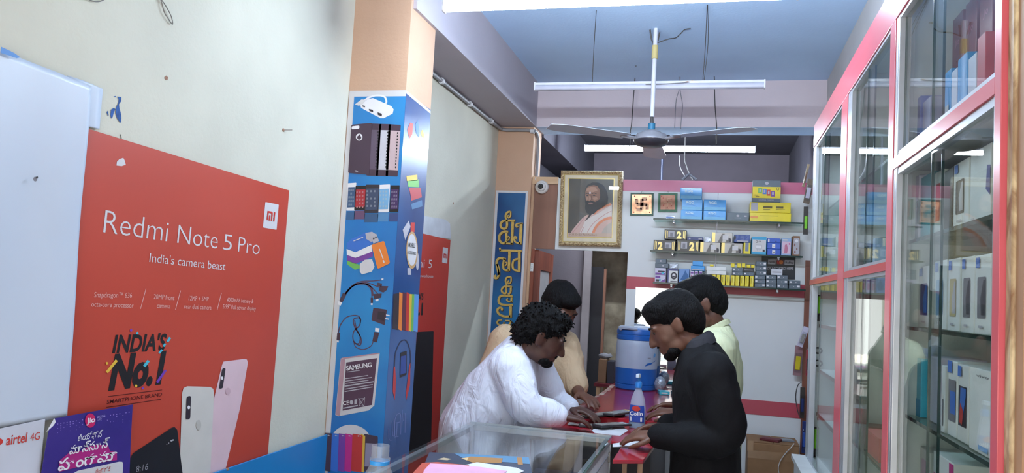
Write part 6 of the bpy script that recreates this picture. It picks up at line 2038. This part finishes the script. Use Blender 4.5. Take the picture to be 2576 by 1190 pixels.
def head_form(mb, c, R, k=1.0):
    c = Vector(c)

    def E_(p, r, rot=None):
        mb.ellip(c + R @ (Vector(p) * k), tuple(v * k for v in r), 20, 14, R if rot is None else R @ rot)
    E_((0, -.012, .032), (.073, .094, .086))
    E_((0, .030, -.010), (.068, .068, .088))
    E_((0, .040, -.052), (.057, .054, .062))
    E_((0, .068, -.098), (.026, .022, .020))
    for s in (-1, 1):
        E_((s * .036, .052, -.030), (.028, .030, .034))
        E_((s * .036, .022, -.066), (.026, .046, .040))
        E_((s * .074, -.008, -.008), (.008, .022, .032), Matrix.Rotation(s * .35, 3, 'Z'))
        E_((s * .079, -.016, .006), (.006, .014, .020), Matrix.Rotation(s * .5, 3, 'Z'))
        E_((s * .012, .100, -.036), (.010, .012, .009))
        E_((s * .033, .080, .022), (.024, .012, .010))
    limb(mb, [c + R @ (Vector((0, .086, .016)) * k), c + R @ (Vector((0, .104, -.012)) * k), c + R @ (Vector((0, .114, -.034)) * k)], [.010 * k, .011 * k, .013 * k], 10)
    limb(mb, [c + R @ (Vector((-.022, .078, -.064)) * k), c + R @ (Vector((0, .092, -.062)) * k), c + R @ (Vector((.022, .078, -.064)) * k)], [.006 * k, .009 * k, .006 * k], 8)
    limb(mb, [c + R @ (Vector((-.019, .078, -.075)) * k), c + R @ (Vector((0, .090, -.076)) * k), c + R @ (Vector((.019, .078, -.075)) * k)], [.006 * k, .009 * k, .006 * k], 8)


def hand_form(mb, w, d, nrm, thumb, curl=.5, k=1.0):
    """palm and five fingers from wrist w, pointing along d, back of the hand towards nrm, thumb on side thumb (+1/-1)"""
    d = Vector(d).normalized()
    nrm = Vector(nrm)
    nrm = (nrm - d * nrm.dot(d)).normalized()
    s = d.cross(nrm)
    w = Vector(w)
    loft(mb, [(w - d * .02 * k, s * .024 * k, nrm * .018 * k), (w + d * .02 * k, s * .030 * k, nrm * .016 * k), (w + d * .06 * k, s * .040 * k, nrm * .014 * k), (w + d * .088 * k, s * .040 * k, nrm * .011 * k)], 16, 2.6)
    for i, (o, L) in enumerate(((-.031, .070), (-.0105, .080), (.0105, .076), (.031, .060))):
        o *= -thumb
        p = w + d * (.084 - abs(o) * .25) * k + s * o * k
        a = d + s * o * 1.6
        pts = [p]
        ang = .15 + curl * .25
        for seg in (.46, .30, .24):
            v = (a.normalized() * math.cos(ang) - nrm * math.sin(ang))
            p = p + v * L * seg * k
            pts.append(p)
            ang += curl * .75
        limb(mb, pts, [.0092 * k, .0088 * k, .0082 * k, .0072 * k], 10)
    p0 = w + d * .022 * k + s * thumb * .026 * k
    pts = [p0, p0 + (d * .6 + s * thumb * .75 - nrm * .15).normalized() * .038 * k]
    pts.append(pts[-1] + (d * .9 + s * thumb * .3 - nrm * .25).normalized() * .032 * k)
    pts.append(pts[-1] + (d * 1.0 - nrm * .3).normalized() * .022 * k)
    limb(mb, pts, [.013 * k, .011 * k, .0098 * k, .008 * k], 10)


def skinmat(name, rgb):
    return mat(name, rgb, .5, var=.12, vscale=18, bump=.05, bscale=200, sub=.08)


M_HAIR = mat('black_hair', (12, 11, 13), .62, var=.35, vscale=120, bump=.8, bscale=210, stretch=(1, 1, .3), spec=.18)


def hair_form(c, R, prims, k=1.0, rough=.006, voxel=.0075, tufts=0, seed=1):
    mb = MB()
    c = Vector(c)
    for p, r in prims:
        mb.ellip(c + R @ (Vector(p) * k), tuple(v * k for v in r), 20, 14, R)
    me = remesh(mb, voxel, 8 if rough < .004 else 3)
    nr = [v.normal.copy() for v in me.vertices]
    for v, n_ in zip(me.vertices, nr):
        q = v.co * 55
        v.co += n_ * (rough * (noise.noise(q + Vector((seed, 0, 0))) + .6 * noise.noise(q * 2.3)))
    if tufts:
        # short locks standing out of the mass
        rnd = random.Random(seed)
        add = MB()
        ids = rnd.sample(range(len(me.vertices)), min(tufts, len(me.vertices)))
        for i in ids:
            v, n_ = me.vertices[i].co, nr[i]
            t = (n_ + Vector((rnd.uniform(-1, 1), rnd.uniform(-1, 1), rnd.uniform(-1, .6))) * .8).normalized()
            L = rnd.uniform(.007, .016)
            add.tube([v - n_ * .006, v + t * L * .6, v + (t + Vector((0, 0, -.5))).normalized() * L], [.0045, .0035, .0008], 5)
        bm = bmesh.new()
        bm.from_mesh(me)
        t_me = bpy.data.meshes.new('t')
        t_me.from_pydata(add.v, [], add.f)
        bm.from_mesh(t_me)
        bm.to_mesh(me)
        bm.free()
        bpy.data.meshes.remove(t_me)
        for p in me.polygons:
            p.use_smooth = True
    return me


def wrinkle(me, amp, scale, seed=0, axis=(1, 1, 1)):
    nr = [v.normal.copy() for v in me.vertices]
    ax = Vector(axis)
    for v, n_ in zip(me.vertices, nr):
        q = Vector((v.co.x * ax.x, v.co.y * ax.y, v.co.z * ax.z)) * scale + Vector((seed, 0, 0))
        w = noise.noise(q)
        v.co += n_ * amp * (1 - 2.2 * abs(w)) + n_ * amp * .5 * noise.noise(q * 2.1)


def person(label, P, skin, shirt, trous, hair, extras=()):
    """P: joints in room coordinates"""
    t = thing('person', label, 'person', (P['foot'][0], P['foot'][1], 0))
    R = frame(P['hf'], P['hu'])
    k = P.get('hk', 1.0)
    mb = MB()
    head_form(mb, P['head'], R, k)
    nb, ch, wa, pe = (Vector(P[x]) for x in ('neck', 'chest', 'waist', 'pelvis'))
    side = Vector(P['side']).normalized()          # towards the person's right
    hd = Vector(P['head'])
    limb(mb, [nb + (ch - nb) * .15, nb, hd + R @ Vector((0, -.022, -.07)) * k], [.062, .056, .054])

    def ringset(rs):
        out = []
        for i, (c, a, b) in enumerate(rs):
            p0 = rs[max(i - 1, 0)][0]; p1 = rs[min(i + 1, len(rs) - 1)][0]
            ax = (Vector(p0) - Vector(p1)).normalized()
            fr = ax.cross(side).normalized()
            out.append((c, side * a, fr * b))
        return out
    loft(mb, ringset([(nb - (nb - ch) * .2, .12, .06), (ch, .165, .10), (wa, .14, .095), (pe, .15, .10), (pe - Vector((0, 0, .08)), .13, .09)]))
    for s in ('r', 'l'):
        limb(mb, [P['sh_' + s], P['el_' + s], P['wr_' + s]], [.050, .042, .040, .034, .026])
        hand_form(mb, P['wr_' + s], P['hd_' + s], P['hn_' + s], P['th_' + s], P.get('curl', .36))
        limb(mb, [P['hip_' + s], P['kn_' + s], P['an_' + s]], [.078, .062, .052, .05, .038])
        a = Vector(P['an_' + s]); f = Vector(P['ff'])
        loft(mb, [(a - f * .06 + Vector((0, 0, -.02)), side * .03, Vector((0, 0, .035))), (a + f * .06 + Vector((0, 0, -.035)), side * .042, Vector((0, 0, .028))), (a + f * .16 + Vector((0, 0, -.05)), side * .038, Vector((0, 0, .014)))], 14)
    body = link('body', remesh(mb, .0058, 5), skin, None)
    attach(body, t)
    for s in (-1, 1):
        e = MB().ellip(hd + R @ Vector((s * .031, .0835, .006)) * k, (.011 * k, .008 * k, .007 * k), 14, 10, R)
        attach(e.obj('eye', mat('eye_white', (150, 136, 124), .3), None, smooth=True), body) if False else wpart(e, 'eye', mat('eye_dark', (52, 40, 34), .25), t, smooth=True)
        br = MB().tube([hd + R @ Vector((s * .012, .0955, .024)) * k, hd + R @ Vector((s * .032, .0945, .030)) * k, hd + R @ Vector((s * .052, .080, .024)) * k], [.003, .0042, .002], 6)
        wpart(br, 'eyebrow', M_HAIR, t, smooth=True)
    hm, spec = hair
    attach(link('hair', hm, M_HAIR), t)
    # shirt
    sm = MB()
    loft(sm, ringset(P['shirt']), 32, P.get('spw', 2.3))
    for s in ('r', 'l'):
        limb(sm, [Vector(p) for p in P['slv_' + s]], P['slr_' + s], 18)
    sme = remesh(sm, .0085, 5)
    wrinkle(sme, P.get('wr', .004), P.get('wsc', 9), P.get('wseed', 0), P.get('wax', (1, 1, .55)))
    attach(link('shirt', sme, shirt), t)
    # trousers
    tm = MB()
    loft(tm, ringset([(pe + Vector((0, 0, .06)), .155, .115), (pe, .168, .125), (pe - Vector((0, 0, .09)), .165, .12)]))
    for s in ('r', 'l'):
        a = Vector(P['an_' + s])
        limb(tm, [P['hip_' + s], P['kn_' + s], a + Vector((0, 0, -.01))], [.098, .082, .07, .065, .06])
    tme = remesh(tm, .011, 4)
    wrinkle(tme, .004, 10, 3)
    attach(link('trousers', tme, trous), t)
    for e in extras:
        e(t, hd, R, k)
    return t


def beard(prims, name='beard', seed=4):
    def f(t, hd, R, k):
        me = hair_form(hd, R, prims, k, .003, .005, 0, seed)
        attach(link(name, me, M_HAIR), t)
    return f


def collar(m, c0, side, f, r=.062, h=.035, tilt=.02, name='collar'):
    def g(t, hd, R, k):
        c, s_, f_ = Vector(c0), Vector(side).normalized(), Vector(f).normalized()
        up = s_.cross(f_) if s_.cross(f_).z > 0 else f_.cross(s_)
        mb = MB()
        n_ = 28
        for i in range(n_):
            q = 2 * math.pi * i / n_
            d = s_ * math.cos(q) + f_ * math.sin(q)
            fr = .012 * math.sin(q)
            mb.v += [tuple(c + d * r - up * (fr + .01)), tuple(c + d * (r - .004) + up * (h - fr)), tuple(c + d * (r + .010) + up * (h * .55 - fr)), tuple(c + d * (r + .012) - up * (fr + .012))]
        for i in range(n_):
            j = (i + 1) % n_
            for a in range(3):
                mb.f.append((i * 4 + a, j * 4 + a, j * 4 + a + 1, i * 4 + a + 1))
        wpart(mb, name, m, t, smooth=True)
    return g


M_SKIN1 = skinmat('dark_brown_skin_a', (80, 50, 41))
M_SKIN2 = skinmat('dark_brown_skin_b', (98, 62, 48))
M_SKIN3 = skinmat('brown_skin_c', (106, 70, 54))
M_SKIN4 = skinmat('brown_skin_d', (98, 64, 50))


def cloth(name, rgb, bump=.25, rough=.8):
    m = mat(name, rgb, rough, var=.03, vscale=8, bump=bump, bscale=14, spec=.2, stretch=(1, 1, .5))
    for n_ in m.node_tree.nodes:
        if n_.type == 'BUMP':
            n_.inputs['Distance'].default_value = .03
        if n_.type == 'TEX_NOISE' and n_.inputs['Scale'].default_value == 14:
            n_.inputs['Distortion'].default_value = 1.6
            n_.inputs['Detail'].default_value = 3
    return m


M_WSHIRT = cloth('white_cotton', (222, 224, 238), .55)
M_CREAM = cloth('cream_cotton', (196, 170, 140), .5)
M_BLACK = cloth('black_knit', (20, 20, 23), .2)
M_YELTEE = cloth('pale_yellow_jersey', (214, 216, 178))
M_JEANS = cloth('dark_jeans', (32, 36, 56), .3)
M_DKTR = cloth('dark_trousers', (40, 38, 46), .3)

BASE_HAIR = [((0, -.020, .048), (.080, .100, .084)), ((0, -.060, .0), (.070, .060, .075)), ((0, .030, .082), (.062, .052, .040)),
             ((.058, -.050, .022), (.022, .036, .048)), ((-.058, -.050, .022), (.022, .036, .048)), ((.056, .004, .052), (.022, .052, .030)), ((-.056, .004, .052), (.022, .052, .030))]

# 1: man in white, bending to the right over the showcase
hd1, hf1, hu1 = (-.725, 3.40, 1.318), (.88, .30, -.42), (.42, 0, .90)
h1 = hair_form(hd1, frame(hf1, hu1), BASE_HAIR + [((0, -.075, -.020), (.066, .045, .060)), ((0, .045, .085), (.058, .045, .036))], 1.06, .009, .0075, 420, 2)
person('man in a loose white shirt bending forward over the counter', dict(
    foot=(-1.03, 3.48), head=hd1, hf=hf1, hu=hu1, hk=1.04, neck=(-.800, 3.43, 1.235), chest=(-.87, 3.46, 1.12), waist=(-.96, 3.48, .98), pelvis=(-1.03, 3.49, .86), side=(0, -1, 0), ff=(1, 0, 0),
    sh_r=(-.83, 3.30, 1.175), el_r=(-.735, 3.275, 1.01), wr_r=(-.62, 3.335, .988), hd_r=(.9, .35, -.10), hn_r=(0, 0, 1), th_r=-1,
    sh_l=(-.80, 3.62, 1.17), el_l=(-.70, 3.66, 1.02), wr_l=(-.62, 3.60, .988), hd_l=(1, -.2, -.1), hn_l=(0, 0, 1), th_l=1,
    hip_r=(-1.03, 3.40, .84), kn_r=(-.99, 3.38, .46), an_r=(-1.05, 3.38, .085), hip_l=(-1.03, 3.58, .84), kn_l=(-.99, 3.60, .46), an_l=(-1.05, 3.60, .085),
    shirt=[((-.792, 3.43, 1.262), .062, .060), ((-.815, 3.45, 1.245), .14, .080), ((-.845, 3.46, 1.195), .195, .108), ((-.885, 3.47, 1.09), .205, .145), ((-.945, 3.475, .98), .205, .175), ((-.985, 3.48, .87), .21, .195), ((-.985, 3.48, .76), .215, .20), ((-.975, 3.48, .68), .22, .20)],
    slv_r=[(-.835, 3.31, 1.17), (-.755, 3.285, 1.03), (-.63, 3.335, .992)], slr_r=[.088, .080, .070, .056, .045], slv_l=[(-.80, 3.61, 1.17), (-.71, 3.65, 1.02), (-.63, 3.60, .992)], slr_l=[.085, .078, .066, .052, .044],
    wr=.011, wsc=7, wseed=3, wax=(1, 1, .45)), M_SKIN1, M_WSHIRT, M_DKTR, (h1, None),
    [beard([((0, .068, -.088), (.040, .030, .030)), ((0, .094, -.052), (.026, .010, .009)), ((.042, .046, -.082), (.019, .032, .022)), ((-.042, .046, -.082), (.019, .032, .022))]),
     collar(M_WSHIRT, (-.790, 3.425, 1.262), (0, -1, 0), (.85, 0, -.5), .066, .026)])

# 2: shop man in cream behind him, leaning on the counter
hd2, hf2, hu2 = (-.752, 3.93, 1.435), (.60, -.55, -.55), (.38, -.38, .85)
h2 = hair_form(hd2, frame(hf2, hu2), BASE_HAIR + [((0, .060, .078), (.058, .034, .030))], 1.03, .002, .0065, 0, 5)
person('man in a cream shirt behind the counter, leaning on it with one hand', dict(
    foot=(-.90, 4.12), head=hd2, hf=hf2, hu=hu2, hk=1.0, neck=(-.855, 3.99, 1.325), chest=(-.885, 4.03, 1.19), waist=(-.90, 4.09, 1.03), pelvis=(-.90, 4.12, .88), side=(-.88, -.48, 0), ff=(.5, -.86, 0),
    sh_r=(-1.03, 3.91, 1.255), el_r=(-1.09, 3.84, 1.03), wr_r=(-.98, 3.78, .96), hd_r=(.6, -.4, -.5), hn_r=(-.2, -.6, .7), th_r=-1,
    sh_l=(-.735, 4.06, 1.235), el_l=(-.672, 4.02, 1.055), wr_l=(-.628, 3.90, 1.018), hd_l=(.62, -.62, -.12), hn_l=(.1, -.1, 1), th_l=1,
    hip_r=(-.98, 4.08, .86), kn_r=(-1.0, 4.04, .46), an_r=(-.99, 4.09, .085), hip_l=(-.82, 4.17, .86), kn_l=(-.81, 4.13, .46), an_l=(-.82, 4.17, .085),
    shirt=[((-.848, 3.985, 1.345), .058, .056), ((-.858, 3.99, 1.325), .11, .065), ((-.868, 4.0, 1.285), .17, .085), ((-.88, 4.02, 1.20), .20, .125), ((-.89, 4.06, 1.06), .19, .13), ((-.90, 4.10, .92), .19, .135), ((-.90, 4.12, .78), .20, .14)],
    slv_r=[(-1.02, 3.915, 1.25), (-1.08, 3.85, 1.05)], slr_r=[.082, .075, .068], slv_l=[(-.745, 4.06, 1.235), (-.70, 4.035, 1.12), (-.666, 4.0, 1.045)], slr_l=[.080, .076, .070, .062],
    wr=.008, wsc=8, wseed=8), M_SKIN2, M_CREAM, M_DKTR, (h2, None),
    [beard([((0, .098, -.050), (.027, .009, .008))], 'moustache', 6), collar(M_CREAM, (-.850, 3.985, 1.335), (-.88, -.48, 0), (.5, -.8, -.2), .062, .03)])

# 3: young man in black, side on, reading something in his hand
hd3, hf3, hu3 = (-.150, 3.195, 1.405), (-.86, -.10, -.50), (-.50, 0, .86)
h3 = hair_form(hd3, frame(hf3, hu3), BASE_HAIR + [((0, .052, .060), (.060, .036, .036)), ((0, .030, .086), (.066, .060, .036)), ((0, -.085, .02), (.068, .040, .070)), ((.062, -.005, .064), (.020, .05, .032)), ((-.062, -.005, .064), (.020, .05, .032))], 1.06, .0016, .0065, 0, 9)
person('young man in a black long sleeved shirt looking down at his hand', dict(
    foot=(.0, 3.24), head=hd3, hf=hf3, hu=hu3, hk=1.0, neck=(-.062, 3.21, 1.315), chest=(-.020, 3.215, 1.17), waist=(-.012, 3.22, 1.02), pelvis=(-.01, 3.23, .87), side=(0, 1, 0), ff=(-1, 0, 0),
    sh_r=(-.02, 3.37, 1.245), el_r=(.03, 3.42, 1.03), wr_r=(-.17, 3.33, .988), hd_r=(-1, -.25, -.08), hn_r=(0, .3, 1), th_r=1,
    sh_l=(.005, 3.06, 1.245), el_l=(.062, 3.02, 1.03), wr_l=(-.188, 3.09, .986), hd_l=(-1, .25, -.10), hn_l=(0, -.3, 1), th_l=-1,
    hip_r=(-.01, 3.32, .85), kn_r=(-.03, 3.33, .46), an_r=(.01, 3.33, .085), hip_l=(-.01, 3.15, .85), kn_l=(-.03, 3.13, .46), an_l=(.01, 3.12, .085),
    shirt=[((-.058, 3.21, 1.335), .064, .064), ((-.052, 3.212, 1.31), .12, .078), ((-.035, 3.215, 1.265), .18, .10), ((-.022, 3.215, 1.17), .19, .125), ((-.015, 3.22, 1.03), .18, .122), ((-.012, 3.225, .88), .185, .13), ((-.012, 3.23, .74), .19, .135)],
    slv_r=[(-.02, 3.36, 1.245), (.03, 3.41, 1.03), (-.165, 3.33, .992)], slr_r=[.078, .068, .06, .052, .042], slv_l=[(.0, 3.065, 1.235), (.055, 3.03, 1.03), (-.06, 3.045, .995), (-.185, 3.09, .988)], slr_l=[.084, .074, .064, .054, .043],
    wr=.007, wsc=8, wseed=14), M_SKIN3, M_BLACK, M_JEANS, (h3, None),
    [beard([((0, .066, -.096), (.036, .030, .026)), ((0, .096, -.050), (.022, .008, .006)), ((.042, .046, -.086), (.019, .032, .022)), ((-.042, .046, -.086), (.019, .032, .022))]),
     collar(cloth('charcoal_collar', (52, 52, 58)), (-.060, 3.21, 1.328), (0, 1, 0), (-.9, 0, -.3), .066, .036)])

# 4: young man in pale yellow behind him
hd4, hf4, hu4 = (-.060, 3.70, 1.490), (-.90, -.22, -.34), (-.32, 0, .94)
h4 = hair_form(hd4, frame(hf4, hu4), BASE_HAIR + [((0, .060, .074), (.062, .038, .034)), ((0, -.075, .01), (.066, .048, .075)), ((0, .02, .09), (.066, .075, .036))], 1.04, .0018, .0065, 0, 12)
person('young man in a pale yellow T-shirt standing behind the one in black', dict(
    foot=(.02, 3.76), head=hd4, hf=hf4, hu=hu4, hk=.98, neck=(.002, 3.725, 1.385), chest=(.015, 3.74, 1.23), waist=(.015, 3.75, 1.06), pelvis=(.015, 3.76, .90), side=(0, 1, 0), ff=(-1, 0, 0),
    sh_r=(.02, 3.90, 1.30), el_r=(.06, 3.94, 1.06), wr_r=(-.14, 3.88, 1.01), hd_r=(-1, -.2, -.05), hn_r=(0, .2, 1), th_r=1,
    sh_l=(.02, 3.59, 1.30), el_l=(.05, 3.575, 1.06), wr_l=(-.13, 3.60, 1.01), hd_l=(-1, .2, -.05), hn_l=(0, -.2, 1), th_l=-1,
    hip_r=(.015, 3.84, .88), kn_r=(.0, 3.85, .47), an_r=(.03, 3.85, .085), hip_l=(.015, 3.67, .88), kn_l=(.0, 3.66, .47), an_l=(.03, 3.66, .085),
    shirt=[((.002, 3.725, 1.395), .066, .064), ((.006, 3.73, 1.372), .12, .075), ((.012, 3.735, 1.33), .175, .092), ((.015, 3.74, 1.23), .19, .118), ((.015, 3.75, 1.07), .18, .115), ((.015, 3.755, .92), .185, .12), ((.015, 3.76, .785), .19, .122)],
    slv_r=[(.02, 3.885, 1.295), (.05, 3.935, 1.10)], slr_r=[.078, .07, .062], slv_l=[(.02, 3.60, 1.295), (.05, 3.58, 1.10)], slr_l=[.078, .07, .062],
    wr=.007, wsc=8, wseed=21), M_SKIN4, M_YELTEE, M_JEANS, (h4, None),
    [collar(cloth('pale_yellow_rib', (206, 208, 172)), (.002, 3.725, 1.392), (0, 1, 0), (-.9, 0, -.3), .066, .012, name='neck_rib')])
